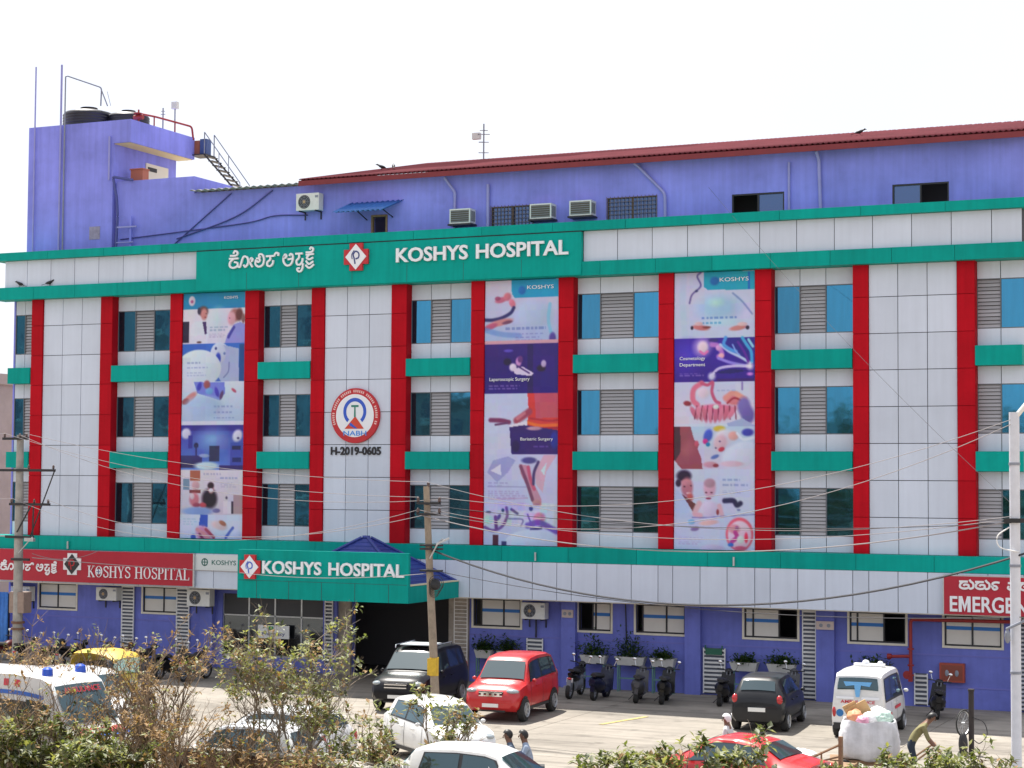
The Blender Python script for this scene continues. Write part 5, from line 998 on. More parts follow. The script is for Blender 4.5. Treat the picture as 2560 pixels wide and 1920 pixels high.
def add_wheels(t, xs, hw, r, w=.19):
    ty, rm, dk = wheel_mesh(r, w)
    for x in xs:
        for s in (-1, 1):
            o = link('wheel', ty, t, (x, s * (hw - w / 2 + .02), r), (0, 0, 0 if s < 0 else math.pi))
            link('rim', rm, o, (0, -w * .42, 0)); link('brake_disc', dk, o, (0, -w * .2, 0))
def quad_strip(b, rows):
    n = len(rows[0]); vs = [p for r_ in rows for p in r_]; b.add(vs, [(i * n + j, i * n + j + 1, i * n + n + j + 1, i * n + n + j) for i in range(len(rows) - 1) for j in range(n - 1)])
HEAD = mat('headlamp', (.30, .34, .36), .1, .0, .6, coat=1); TAIL = mat('tail_red', (.45, .01, .015), .2, coat=.6); AMBER = mat('lamp_amber', (.6, .22, .02), .3)
PLATE = mat('number_plate', (.75, .75, .72), .5); PLATEY = mat('number_plate_yellow', (.7, .5, .05), .5)
def car(label, loc, rz, st, pm, spec, group='parked cars'):
    t = thing(spec.get('name', 'parked_car'), label, spec.get('cat', 'car'), (*loc, 0), rz, group)
    xs = []
    for a, c in zip(st, st[1:]):
        n = max(1, int((c[0] - a[0]) / .16)); xs += [a[0] + (c[0] - a[0]) * i / n for i in range(n)]
    xs.append(st[-1][0]); b = B(); rings = []
    for x in xs:
        h = sec(st, x); ring = [(x, y, z) for y, z in h] + [(x, -y, z) for y, z in h[-2:0:-1]]; rings.append(ring)
    n = len(rings[0]); b.add([p for r_ in rings for p in r_], [(i * n + j, i * n + (j + 1) % n, i * n + n + (j + 1) % n, i * n + n + j) for i in range(len(rings) - 1) for j in range(n)] + [tuple(range(n)), tuple(range((len(rings) - 1) * n, len(rings) * n))[::-1]])
    b.obj('body', pm, t, smooth=38)
    # windows
    for (xb0, xb1, tb, xt0, xt1, tt) in spec['side']:
        for s in (-1, 1):
            rows = []
            for q in range(4):
                tv = tb + (tt - tb) * q / 3; r_ = []
                for k in range(6):
                    u = k / 5; x = (xb0 + (xt0 - xb0) * q / 3) * (1 - u) + (xb1 + (xt1 - xb1) * q / 3) * u; y, z = side_pt(st, x, tv); r_.append((x, s * y, z))
                rows.append(r_)
            g = B(); quad_strip(g, rows); g.obj('side_window', CARGLASS, t, smooth=60)
    for s in (-1, 1):       # black window surround and sill
        g = B(); sd_ = spec['side']; xa, xb_ = sd_[0], sd_[-1]
        rows = []
        for q in range(4):
            f = q / 3; tv = xa[2] - .07 + (xa[5] - xa[2] + .11) * f; x0_ = xa[0] - .04 + (xa[3] - xa[0]) * f; x1_ = xb_[1] + .05 + (xb_[4] - xb_[1]) * f
            rows.append([(x_, s * side_pt(st, x_, tv, .006)[0], side_pt(st, x_, tv)[1]) for x_ in np.linspace(x0_, x1_, 14)])
        quad_strip(g, rows); g.obj('window_surround', BLACKP, t, smooth=60)
        g = B(); wx0, wx1 = spec['wx'][0] + spec['r'] * 1.25, spec['wx'][1] - spec['r'] * 1.25; rows = []
        for zz in (.0, .09): rows.append([(x_, s * (interp(st, x_, 4) * .985 + .006), interp(st, x_, 1) + .04 + zz) for x_ in np.linspace(wx0, wx1, 6)])
        quad_strip(g, rows); g.obj('sill_trim', BLACKP, t)
    for nm, (x0, x1, f0, f1, dx) in (('windscreen', spec['front']), ('rear_window', spec['rear'])):
        rows = []
        for k in range(6):
            u = k / 5; x = x0 + (x1 - x0) * u; zt, wt = interp(st, x, 3), interp(st, x, 5); f = f0 + (f1 - f0) * u
            rows.append([(x + dx * .02, wt * f * v, zt + .012 - .02 * v * v) for v in (-1, -.6, -.2, .2, .6, 1)])
        g = B(); quad_strip(g, rows); g.obj(nm, CARGLASS, t, smooth=60)
    # wheels and arches
    r = spec['r']
    for x in spec['wx']:
        hw = interp(st, x, 4)
        for s in (-1, 1):
            g = B(); m = 14; R1 = r * 1.20; vs = [(x, s * (hw + .006), r * .95)] + [(x + R1 * math.cos(math.pi * i / m), s * (hw + .006), r * .95 + R1 * math.sin(math.pi * i / m)) for i in range(m + 1)]
            vs += [(p[0], s * (hw - .05), p[2]) for p in vs]
            g.add(vs, [(0, i + 1, i + 2) for i in range(m)] + [(i + 1, i + 2 + m + 1 + 0, i + 3 + m + 1 - 1 + 0, i + 2) for i in range(0)]); g.obj('wheel_arch', BLACKP, t)
    add_wheels(t, spec['wx'], interp(st, spec['wx'][0], 4), r)
    xf, xr = st[-1][0], st[0][0]
    def fx(z):      # where the front (1) or rear (-1) surface stands at this height
        best = xf
        for x in np.linspace(xf, 0, 60):
            if interp(st, x, 3) >= z and interp(st, x, 1) <= z: return float(x)
        return best
    def rx(z):
        for x in np.linspace(xr, 0, 60):
            if interp(st, x, 3) >= z and interp(st, x, 1) <= z: return float(x)
        return xr
    hl = spec['head']; tl = spec['tail']
    for s in (-1, 1):
        x = fx(hl[0]) - .10; g = B(); g.ball((x, s * interp(st, x, 4) * hl[1], hl[0]), (.15, hl[2] * 1.25, hl[3] * .85), 14, 8); g.obj('headlight', HEAD, t, smooth=60)
        x = rx(tl[0]) + .045; g = B(); g.ball((x, s * interp(st, x, 4) * tl[1], tl[0]), (.09, tl[2], tl[3]), 10, 8); g.obj('tail_light', TAIL, t, smooth=60)
        mx, mz = spec['mirror']; y, _ = side_pt(st, mx, .1); g = B(); g.ball((mx, s * (y + .10), mz), (.04, .07, .05), 10, 6); g.obj('mirror', pm, t, smooth=60)
        for hx in spec.get('handles', ()):
            y = interp(st, hx, 4); g = B(); g.box(hx - .09, hx + .09, s * y - .015 + s * .008, s * y + .015 + s * .008, spec['hz'], spec['hz'] + .03); g.obj('door_handle', pm, t)
        for dx in spec.get('seams', ()):
            rows = []
            zs = interp(st, dx, 2); zb = interp(st, dx, 1)
            g = B()
            hpts = sec(st, dx)[2:6]
            for (y0, z0), (y1, z1) in zip(hpts, hpts[1:]): g.add([(dx - .008, s * (y0 + .004), z0), (dx + .008, s * (y0 + .004), z0), (dx + .008, s * (y1 + .004), z1), (dx - .008, s * (y1 + .004), z1)], [(0, 1, 2, 3)])
            g.obj('door_seam', BLACKP, t)
    gz0, gz1, gw = spec['grille']; x = fx((gz0 + gz1) / 2)
    g = B(); g.box(x - .06, x + .025, -gw, gw, gz0, gz1); gr = g.obj('grille', BLACKP, t)
    for k in range(spec.get('bars', 2)): g = B(); zz = gz0 + (gz1 - gz0) * (k + .6) / spec.get('bars', 2); g.box(x - .02, x + .04, -gw * .97, gw * .97, zz - .014, zz + .014); g.obj('grille_bar', CHROME, gr)
    g = B(); x = fx(.36); g.box(x - .1, x + .02, -gw * 1.15, gw * 1.15, .30, .42); g.obj('lower_intake', BLACKP, t)
    g = B(); x = fx(.46); g.box(x + .0, x + .035, -.24, .24, .44, .54); g.obj('number_plate', PLATE, t)
    pz = spec.get('rplate', .55); g = B(); x = rx(pz); g.box(x - .03, x + .0, -.24, .24, pz - .05, pz + .06); g.obj('number_plate', PLATE, t)
    if spec.get('rbump'): g = B(); x = rx(.4); g.box(x - .05, x + .06, -interp(st, x + .1, 4) * .9, interp(st, x + .1, 4) * .9, .30, .46); g.obj('bumper', BLACKP, t)
    if spec.get('rails'):
        zt = interp(st, 0, 3); wt = interp(st, 0, 5)
        for s in (-1, 1): g = B(); g.tube(elbow([(-1.2, s * wt * .9, zt - .02), (-1.15, s * wt * .92, zt + .06), (.5, s * wt * .92, zt + .06), (.55, s * wt * .9, zt - .03)], .05), .018, 6); g.obj('roof_rail', spec['rails'], t)
    return t
# x, z bottom, z belt, z top, half width, half width of roof
HATCH = [(-1.78, .42, .72, .80, .64, .56), (-1.74, .30, .90, .99, .74, .64), (-1.64, .25, .97, 1.12, .79, .63), (-1.38, .22, .97, 1.43, .81, .56), (-1.15, .21, .96, 1.485, .815, .565), (-.4, .21, .94, 1.515, .82, .58), (.2, .21, .92, 1.48, .82, .575), (.45, .21, .91, 1.40, .82, .56), (1.05, .21, .90, .985, .815, .68), (1.45, .23, .80, .88, .79, .62), (1.68, .28, .66, .75, .73, .54), (1.76, .38, .56, .62, .62, .46)]
HSPEC = dict(side=[(-1.18, -.34, .14, -1.10, -.34, .86), (-.26, .74, .14, -.26, .40, .86)], front=(1.0, .50, .92, .90, 1), rear=(-1.62, -1.42, .84, .84, -1), r=.285, wx=(-1.16, 1.14), head=(.72, .74, .13, .085), tail=(.86, .86, .09, .14), mirror=(.66, .98), handles=(-.45, .22), hz=.80, seams=(-.30, .72, -1.05), grille=(.56, .64, .34), bars=1, rbump=False, rplate=.62)
SUV = [(-2.02, .45, .85, .92, .74, .62), (-1.98, .34, 1.02, 1.14, .83, .70), (-1.9, .30, 1.10, 1.40, .87, .70), (-1.72, .28, 1.10, 1.70, .885, .67), (-1.4, .27, 1.09, 1.77, .89, .67), (-.4, .27, 1.07, 1.80, .89, .675), (.25, .27, 1.05, 1.76, .89, .66), (.48, .27, 1.05, 1.68, .89, .65), (1.02, .27, 1.04, 1.13, .88, .76), (1.55, .28, .96, 1.05, .86, .72), (1.86, .32, .84, .94, .80, .64), (1.98, .42, .66, .78, .70, .54)]
SUVSPEC = dict(side=[(-1.62, -1.25, .16, -1.54, -1.25, .84), (-1.15, -.34, .14, -1.15, -.34, .86), (-.24, .72, .14, -.24, .44, .86)], front=(.98, .53, .93, .92, 1), rear=(-1.90, -1.75, .86, .86, -1), r=.34, wx=(-1.28, 1.28), head=(.86, .78, .13, .09), tail=(1.02, .9, .07, .2), mirror=(.70, 1.12), handles=(-.45, .25), hz=.92, seams=(-.29, .74, -1.2), grille=(.70, .88, .36), bars=2, rplate=.75)
VAN = [(-1.70, .42, .86, .98, .66, .62), (-1.67, .34, .96, 1.42, .70, .64), (-1.60, .30, .97, 1.72, .72, .60), (-1.42, .28, .97, 1.80, .73, .62), (-.4, .28, .96, 1.83, .735, .63), (.6, .28, .95, 1.80, .735, .625), (.95, .28, .94, 1.70, .735, .61), (1.38, .28, .93, 1.18, .73, .64), (1.62, .30, .84, .96, .70, .58), (1.70, .40, .66, .76, .62, .5)]
VANSPEC = dict(name='ambulance_van', cat='ambulance', side=[(-1.42, -.70, .12, -1.38, -.70, .82), (-.62, .12, .12, -.62, .12, .82), (.20, 1.15, .12, .20, .92, .82)], front=(1.34, 1.0, .93, .9, 1), rear=(-1.675, -1.615, .86, .84, -1), r=.27, wx=(-1.05, 1.12), head=(.74, .8, .10, .08), tail=(.74, .90, .06, .16), mirror=(1.1, 1.1), handles=(.1,), hz=.85, seams=(-.66, .16, 1.2), grille=(.52, .60, .3), bars=1, rplate=.48, rbump=True)
SEDAN = [(-2.05, .42, .78, .84, .66, .52), (-1.98, .30, .90, .98, .76, .64), (-1.6, .25, .95, 1.04, .82, .68), (-1.35, .23, .95, 1.10, .83, .66), (-.85, .22, .94, 1.38, .84, .57), (-.4, .21, .93, 1.45, .84, .575), (.1, .21, .92, 1.45, .84, .575), (.35, .21, .91, 1.38, .84, .565), (1.05, .21, .90, .97, .83, .70), (1.6, .23, .80, .86, .80, .64), (1.92, .28, .64, .73, .73, .54), (2.02, .38, .54, .60, .62, .46)]
SEDSPEC = dict(HSPEC, side=[(-1.12, -.42, .16, -.84, -.42, .86), (-.32, .72, .14, -.32, .32, .86)], front=(1.0, .40, .92, .90, 1), rear=(-1.34, -.90, .90, .88, -1), wx=(-1.25, 1.28), tail=(.84, .84, .13, .10), handles=(-.5, .15), seams=(-.37, .70, -1.05), r=.30)
RWP = paint('car_red', (.50, .014, .016)); WHP = paint('car_white', (.74, .74, .73)); BKP = paint('car_black', (.008, .008, .011), .3, .22, .2); GRP = paint('car_charcoal', (.016, .017, .020), .3, .3, .25); SVP = paint('car_offwhite', (.62, .64, .66))
rc = car('red tall hatchback with chrome grille parked nose out in the yard', (3.2, -6.9), R(-85), [(x * .95, a, c, z, w * .97, e * .97) for x, a, c, z, w, e in SUV], RWP, dict(SUVSPEC, bars=2, head=(.88, .74, .17, .09), front=(.93, .50, .93, .92, 1), rear=(-1.80, -1.66, .86, .86, -1)))
for k in range(4):
    g = B(); g.box(-.012, .012, -.04, .04, -.05, .05); g.obj('reflector_strip', CHROME, rc, (1.89, -.24 + .16 * k, .79))
bc = car('black tall four wheel drive parked under the porch edge', (-.25, -6.1), R(-83), [(x * 1.06, a, c * 1.0, z * 1.02, w, e) for x, a, c, z, w, e in SUV], BKP, dict(SUVSPEC, rails=CHROME, front=(1.03, .56, .93, .92, 1), rear=(-2.01, -1.85, .86, .86, -1)))
g = B(); g.box(-.5, .45, -.5, .5, 1.86, 1.885); g.obj('roof_reflection', mat('roof_sheen', (.55, .6, .62), .3), bc)  # pale sheet that paints a bright reflection onto the black roof
car('charcoal hatchback seen from behind left of the ambulance van', (10.62, -5.6), R(95), [(x * .97, a, c, z, w * .93, e * .93) for x, a, c, z, w, e in HATCH], GRP, dict(HSPEC, tail=(.90, .88, .09, .13), front=(.97, .48, .92, .90, 1), rear=(-1.575, -1.375, .84, .84, -1)))
# ambulance van with cross and lettering
am = car('small white ambulance van with blue cross on rear glass', (13.58, -5.95), R(93), VAN, WHP, VANSPEC)
INKR = mat('ink_red', (.55, .03, .05), .5); INKB = mat('ink_sky', (.15, .42, .75), .4)
def rear_text(s, x, y0, z, w, h, m): lettering(s, am, x, y0, z, w, h, m, .015, .004, (0, 0, R(-90)))
rear_text('AMBULANCE', -1.715, .46, .985, .92, .085, INKR)
b = B()
b.add([(-1.70, -.38, 1.56), (-1.70, .38, 1.56), (-1.71, .32, 1.44), (-1.715, .09, 1.47), (-1.735, .05, 1.16), (-1.735, -.05, 1.16), (-1.715, -.09, 1.47), (-1.71, -.32, 1.44)], [(0, 1, 2, 3, 4, 5, 6, 7)]); b.obj('blue_emblem', INKB, am)
b = B(); b.add([(-1.728, .58, 1.10), (-1.728, .1, 1.10), (-1.722, .1, 1.16), (-1.722, .58, 1.16)], [(0, 1, 2, 3)]); b.add([(-1.728, -.1, 1.10), (-1.728, -.58, 1.10), (-1.722, -.58, 1.16), (-1.722, -.1, 1.16)], [(0, 1, 2, 3)]); b.obj('white_strip', LETTER, am)
b = B(); b.lathe([(0, -1.706), (.10, -1.706), (.10, -1.70)], 16, (0, .48, .72), 'X'); b.obj('blue_roundel', mat('roundel_blue', (.02, .16, .42), .4), am)
b = B(); b.box(-1.71, -1.70, -.3, .18, .82, .87); b.obj('rear_handle', BLACKP, am)
b = B(); b.box(-.1, .1, -.42, .42, 1.83, 1.90); b.obj('light_bar', WHITE, am); b = B(); b.ball((0, .1, 1.93), (.09, .10, .07), 10, 6); b.ball((0, -.3, 1.93), (.06, .08, .05), 10, 6); b.obj('beacon', mat('beacon_clear', (.7, .72, .78), .2), am)
b = B(); b.box(-1.2, -.7, -.745, -.738, .62, .69); b.box(-.2, .6, -.752, -.743, .72, .80); b.obj('side_lettering', INKR, am)
# white cars
car('white hatchback parked left of the red car behind leafy shrub', (5.2, -15.7), R(-38), HATCH, WHP, HSPEC)
car('white hatchback at the bottom edge beside two riders', (9.75, -22.6), R(2), HATCH, WHP, HSPEC)
car('white hatchback nosing left behind the dry thicket, farther of two', (2.55, -18.9), R(176), HATCH, WHP, HSPEC)
car('white hatchback nosing left just behind the brick wall, nearer of two', (3.35, -21.5), R(177), HATCH, SVP, HSPEC)
car('red saloon at the bottom right edge behind the right shrub', (13.6, -18.3), R(172), SEDAN, RWP, SEDSPEC)
# minibus ambulance, left
BUS = [(-2.6, .42, 1.05, 2.0, .90, .78), (-2.55, .34, 1.12, 2.30, .93, .78), (-2.3, .32, 1.14, 2.44, .94, .80), (0, .32, 1.14, 2.48, .94, .81), (.9, .32, 1.14, 2.42, .94, .80), (1.15, .32, 1.13, 2.30, .94, .78), (1.75, .32, 1.10, 1.34, .92, .82), (2.25, .34, 1.0, 1.12, .88, .76), (2.45, .42, .82, .92, .80, .64)]
mb = car('white ambulance minibus with blue and red stripes behind left shrubs', (-1.75, -22.3), R(-9), BUS, WHP, dict(name='ambulance_minibus', cat='ambulance', side=[(-2.3, -1.5, .1, -2.28, -1.5, .52), (-1.4, -.6, .1, -1.4, -.6, .52), (-.5, .3, .1, -.5, .3, .52), (.45, 1.45, .1, .45, 1.12, .60)], front=(1.70, 1.2, .94, .92, 1), rear=(-2.59, -2.57, .8, .8, -1), r=.36, wx=(-1.5, 1.55), head=(.86, .8, .14, .1), tail=(.9, .9, .06, .16), mirror=(1.5, 1.4), handles=(.6,), hz=1.0, seams=(.38, 1.5), grille=(.6, .76, .42), bars=2, rplate=.6))
STB = mat('stripe_blue', (.03, .14, .55), .4); STR = mat('stripe_red', (.62, .05, .08), .4)
for s in (-1, 1):
    for nm, t0, t1, x0, x1, m in (('blue_stripe', .66, .73, -2.3, 1.0, STB),):
        rows = [[(x, s * side_pt(BUS, x, tv, .016)[0], side_pt(BUS, x, tv)[1]) for x in np.linspace(x0, x1, 8)] for tv in (t0, t1)]; g = B(); quad_strip(g, rows); g.obj(nm, m, mb)
    for k in range(7):
        x = -2.1 + .36 * k; rows = [[(q, s * side_pt(BUS, q, tv, .016)[0], side_pt(BUS, q, tv)[1]) for q in (x, x + .16)] for tv in (.80, .92)]; g = B(); quad_strip(g, rows); g.obj('red_mark', STR, mb)
g = B(); g.add([(1.86, -.7, 1.29), (1.86, .7, 1.29), (2.1, .66, 1.20), (2.1, -.66, 1.20)], [(0, 1, 2, 3)]); g.obj('red_bonnet_stripe', STR, mb)
g = B(); g.add([(2.14, -.68, 1.185), (2.14, .68, 1.185), (2.24, .66, 1.145), (2.24, -.66, 1.145)], [(0, 1, 2, 3)]); g.obj('blue_bonnet_stripe', STB, mb)
for s in (-1, 1): g = B(); g.lathe([(0, 2.40), (.13, 2.40), (.12, 2.56), (.06, 2.6), (0, 2.6)], 12, (.75, s * .5, 0)); g.obj('beacon', mat('beacon_blue', (.03, .10, .55), .2), mb)
lt = lettering('AMBULANCE', mb, 0, 0, 0, 1.1, .14, INKR, .012)
lt.matrix_local = Matrix(((0, -.848, -.53, 1.38), (1, 0, 0, -.55), (0, -.53, .848, 2.055), (0, 0, 0, 1)))
# white utility behind the minibus
car('white utility vehicle behind the ambulance minibus', (-5.2, -16.0), R(-8), SUV, WHP, dict(SUVSPEC))
# ---------------------------------------------------------------- auto rickshaw
AR = thing('auto_rickshaw', 'auto rickshaw with yellow roof behind the dry bushes', 'auto rickshaw', (-8.4, -10.6, 0), R(-15))
YEL = mat('rickshaw_yellow', (.62, .42, .04), .55, var=.2, vscale=5); GRN = mat('rickshaw_green', (.03, .12, .05), .5)
b = B(); pr = [(-1.25, 1.2, .60), (-1.2, 1.55, .62), (-1.0, 1.68, .64), (-.2, 1.74, .65), (.5, 1.68, .60), (.78, 1.52, .5)]
rings = [[(x, s * w, z - .10 * abs(s) ** 3) for s in (-1, -.8, -.4, 0, .4, .8, 1)] for x, z, w in pr]; quad_strip(b, rings); quad_strip(b, [[(x, y, z - .04) for x, y, z in r_] for r_ in rings]); b.obj('canopy', YEL, AR, smooth=50)
b = B(); b.box(-1.25, .35, -.62, .62, .32, .78); b.box(.35, .75, -.45, .45, .35, .62); b.obj('tub', GRN, AR)
b = B(); b.add([(.35, -.62, .6), (.35, .62, .6), (.95, .25, .62), (.95, -.25, .62), (.62, -.55, 1.02), (.62, .55, 1.02), (.98, .22, .95), (.98, -.22, .95)], [(0, 1, 5, 4), (1, 2, 6, 5), (2, 3, 7, 6), (3, 0, 4, 7), (4, 5, 6, 7)]); b.obj('nose', YEL, AR)
b = B(); b.add([(.66, -.5, 1.04), (.66, .5, 1.04), (.76, .46, 1.50), (.76, -.46, 1.50)], [(0, 1, 2, 3)]); b.obj('windscreen', CARGLASS, AR)
b = B(); b.box(-1.0, -.4, -.55, .55, .8, .92); b.box(-1.05, -.9, -.55, .55, .92, 1.3); b.obj('seat', BLACKP, AR)
for s in (-1, 1): b = B(); b.tube([(.64, s * .55, .8), (.72, s * .52, 1.55)], .02, 5); b.obj('roof_post', BLACKM, AR); B().tube([(-1.2, s * .6, .7), (-1.2, s * .6, 1.5)], .02, 5).obj('roof_post', BLACKM, AR); B().tube([(-.3, s * .62, .7), (-.3, s * .62, 1.68)], .018, 5).obj('roof_post', BLACKM, AR)
ty, rm, dk = wheel_mesh(.22, .11)
for x, y in ((.95, 0), (-.85, .55), (-.85, -.55)): o = link('wheel', ty, AR, (x, y, .22)); link('rim', rm, o, (0, -.04, 0))
b = B(); b.ball((1.0, 0, .82), (.06, .1, .1), 10, 6); b.obj('headlight', HEAD, AR)
# ---------------------------------------------------------------- scooters and motorbikes
def scooter_proto(bodym, bike=False):
    t = bpy.data.objects.new('parked_motorbike' if bike else 'parked_scooter', None); COL.objects.link(t)
    r = .28 if bike else .22; wb = .64 if bike else .58
    b = B(); b.lathe([(r - .08, -.05), (r - .02, -.07), (r, -.03), (r, .03), (r - .02, .07), (r - .08, .05)], 20, axis='Y', closed=True); tm = b.mesh('wheel', RUBBER, 60)
    b = B(); b.lathe([(0, -.03), (.05, -.03), (.05, .03), (0, .03)], 10, axis='Y'); b.lathe([(r - .08, -.025), (r - .06, -.025), (r - .06, .025), (r - .08, .025)], 18, axis='Y', closed=True)
    for i in range(6): a = math.pi * i / 3; b.tube([(0, 0, 0), ((r - .07) * math.cos(a), 0, (r - .07) * math.sin(a))], .012, 4)
    rmm = b.mesh('rim', GREYM)
    for x in (-wb, wb): o = link('wheel', tm, t, (x, 0, r)); link('rim', rmm, o)
    b = B()
    def loft(pr, n=10):
        rg = [[(x, w * math.cos(2 * math.pi * j / n), z + h * math.sin(2 * math.pi * j / n)) for j in range(n)] for x, z, w, h in pr]
        b.add([p for q in rg for p in q], [(i * n + j, i * n + (j + 1) % n, i * n + n + (j + 1) % n, i * n + n + j) for i in range(len(rg) - 1) for j in range(n)] + [tuple(range(n)), tuple(range((len(rg) - 1) * n, len(rg) * n))[::-1]])
    if bike:
        loft([(-.2, .76, .13, .08), (.05, .82, .20, .14), (.30, .85, .19, .13), (.44, .80, .10, .08)]); loft([(-.84, .80, .08, .06), (-.5, .70, .16, .14), (-.1, .62, .15, .16)]); b.obj('tank', bodym, t, smooth=50)
        b = B(); loft([(-.3, .42, .16, .20), (.05, .40, .20, .22), (.32, .46, .15, .18)], 8); b.tube([(-.7, .16, .36), (.1, .15, .28)], .05, 8); b.box(-.86, -.6, -.07, .07, .34, .62); b.box(.5, .8, -.07, .07, .58, .62); b.obj('engine', GREYM, t, smooth=50)
        b = B(); loft([(-.78, .92, .11, .05), (-.4, .86, .17, .07), (-.08, .84, .14, .07)]); b.obj('seat', BLACKP, t, smooth=50)
        b = B(); b.tube([(.3, 0, .85), (-.1, 0, .45), (-.58, 0, .30)], .03, 6); b.obj('frame', BLACKM, t)
        hb_, hz = .40, 1.02
    else:
        loft([(-.88, .60, .09, .10), (-.68, .58, .20, .20), (-.35, .50, .23, .24), (-.12, .42, .21, .20), (-.02, .32, .16, .10)]); loft([(-.1, .25, .20, .06), (.25, .25, .21, .06), (.40, .34, .20, .08)]); b.box(-.84, -.7, -.06, .06, .30, .52)
        b.obj('body', bodym, t, smooth=50)
        b = B(); b.add([(.32, -.25, .28), (.32, .25, .28), (.48, .20, .94), (.48, -.20, .94), (.42, -.26, .28), (.42, .26, .28), (.60, .17, .92), (.60, -.17, .92), (.52, 0, .28), (.70, 0, .90)], [(0, 1, 2, 3), (4, 7, 9, 8), (8, 9, 6, 5), (0, 3, 7, 4), (1, 5, 6, 2), (3, 2, 6, 9, 7)]); b.obj('front_apron', bodym, t)
        b = B(); loft([(-.86, .82, .10, .05), (-.5, .80, .19, .08), (-.2, .77, .17, .08), (-.06, .72, .11, .06)]); b.obj('seat', BLACKP, t, smooth=50)
        b = B(); b.lathe([(r + .01, -.07), (r + .035, -.05), (r + .035, .05), (r + .01, .07)], 20, (wb, 0, r), 'Y', True); b.obj('mudguard', bodym, t)
        hb_, hz = .46, .98
    b = B(); b.tube([(wb, .06, r), (hb_, .05, hz)], .022, 6); b.tube([(wb, -.06, r), (hb_, -.05, hz)], .022, 6); b.obj('fork', GREYM, t)
    b = B(); b.tube(elbow([(hb_ - .18, -.34, hz + .06), (hb_ - .05, -.2, hz + .05), (hb_, 0, hz), (hb_ - .05, .2, hz + .05), (hb_ - .18, .34, hz + .06)], .08), .018, 6); b.obj('handlebar', BLACKM, t)
    b = B(); b.ball((hb_ + .08, 0, hz - .02), (.10, .13, .11), 12, 8); b.obj('headlight_cowl', bodym, t, smooth=60)
    b = B(); b.ball((hb_ + .15, 0, hz - .03), (.05, .08, .07), 10, 6); b.obj('headlight', HEAD, t, smooth=60)
    for s in (-1, 1):
        b = B(); b.tube([(hb_ - .08, s * .22, hz + .05), (hb_ - .05, s * .28, hz + .24)], .008, 5); b.ball((hb_ - .06, s * .29, hz + .27), (.015, .06, .045), 10, 6); b.obj('mirror', CHROME, t, smooth=60)
    b = B(); b.box(-.88, -.86, -.10, .10, .42, .56); b.obj('number_plate', PLATE, t, rot=(0, .15, 0))
    b = B(); b.ball((-.83, 0, .66), (.05, .08, .04), 10, 6); b.obj('tail_light', TAIL, t)
    b = B(); b.tube([(-.05, .12, .22), (-.1, .28, .01)], .012, 5); b.obj('side_stand', BLACKM, t)
    return t
SCB = paint('scooter_black', (.008, .008, .010), .2, .3, .2); SCN = paint('scooter_navy', (.010, .012, .035), .2, .3, .2); SCR = paint('scooter_maroon', (.07, .008, .010), .2, .3, .2); SCS = paint('scooter_grey', (.07, .07, .08), .2, .3, .2)
protos = {'s': scooter_proto(SCB), 'm': scooter_proto(SCB, True), 'n': scooter_proto(SCN), 'r': scooter_proto(SCR, True), 'g': scooter_proto(SCS)}
used = set()
def two_wheeler(k, label, x, y, rz, lean=.12, grp='two wheelers parked by the wall'):
    if k in used: o = copy_tree(protos[k])
    else: o = protos[k]; used.add(k)
    o.location = (x, y, 0); o.rotation_euler = (lean, 0, rz); tag(o, label, 'motorbike' if 'motorbike' in o.name else 'scooter', grp); return o
two_wheeler('m', 'black motorbike directly right of the red car', 3.05, -1.75, R(96)); two_wheeler('n', 'second two wheeler right of the red car, under planter', 3.95, -1.85, R(92))
two_wheeler('g', 'scooter with pale rear panels left of the third column', 5.25, -1.9, R(104)); two_wheeler('s', 'black scooter with white plate right of the pale scooter', 6.1, -1.85, R(102))
two_wheeler('s', 'black scooter in front of the waist high slatted cover', 7.9, -1.5, R(98)); two_wheeler('g', 'scooter half hidden behind the charcoal hatchback', 9.75, -.6, R(100)); two_wheeler('s', 'black scooter standing right of the ambulance van', 14.5, -1.6, R(103))
for i, (k, x, y) in enumerate((('r', -19.0, -2.6), ('m', -18.0, -2.7), ('s', -16.9, -2.6), ('m', -15.8, -2.8), ('n', -14.8, -2.7), ('r', -13.7, -2.9), ('m', -12.6, -3.0), ('s', -11.5, -3.0), ('m', -10.4, -3.2))):
    two_wheeler(k, ['maroon motorbike at the far left end of the row below the signboard', 'black motorbike second from the left pole below the red signboard', 'black scooter below the left signboard window', 'black motorbike below the white signboard logo', 'navy scooter in the middle of the left row',
                    'maroon motorbike below the right signboard window', 'black motorbike near the right end of the red signboard', 'black scooter before the pharmacy glass', 'black motorbike closest to the leafy shrub before the pharmacy'][i], x, y, R(random.uniform(80, 100)), grp='two wheelers parked in the left row')
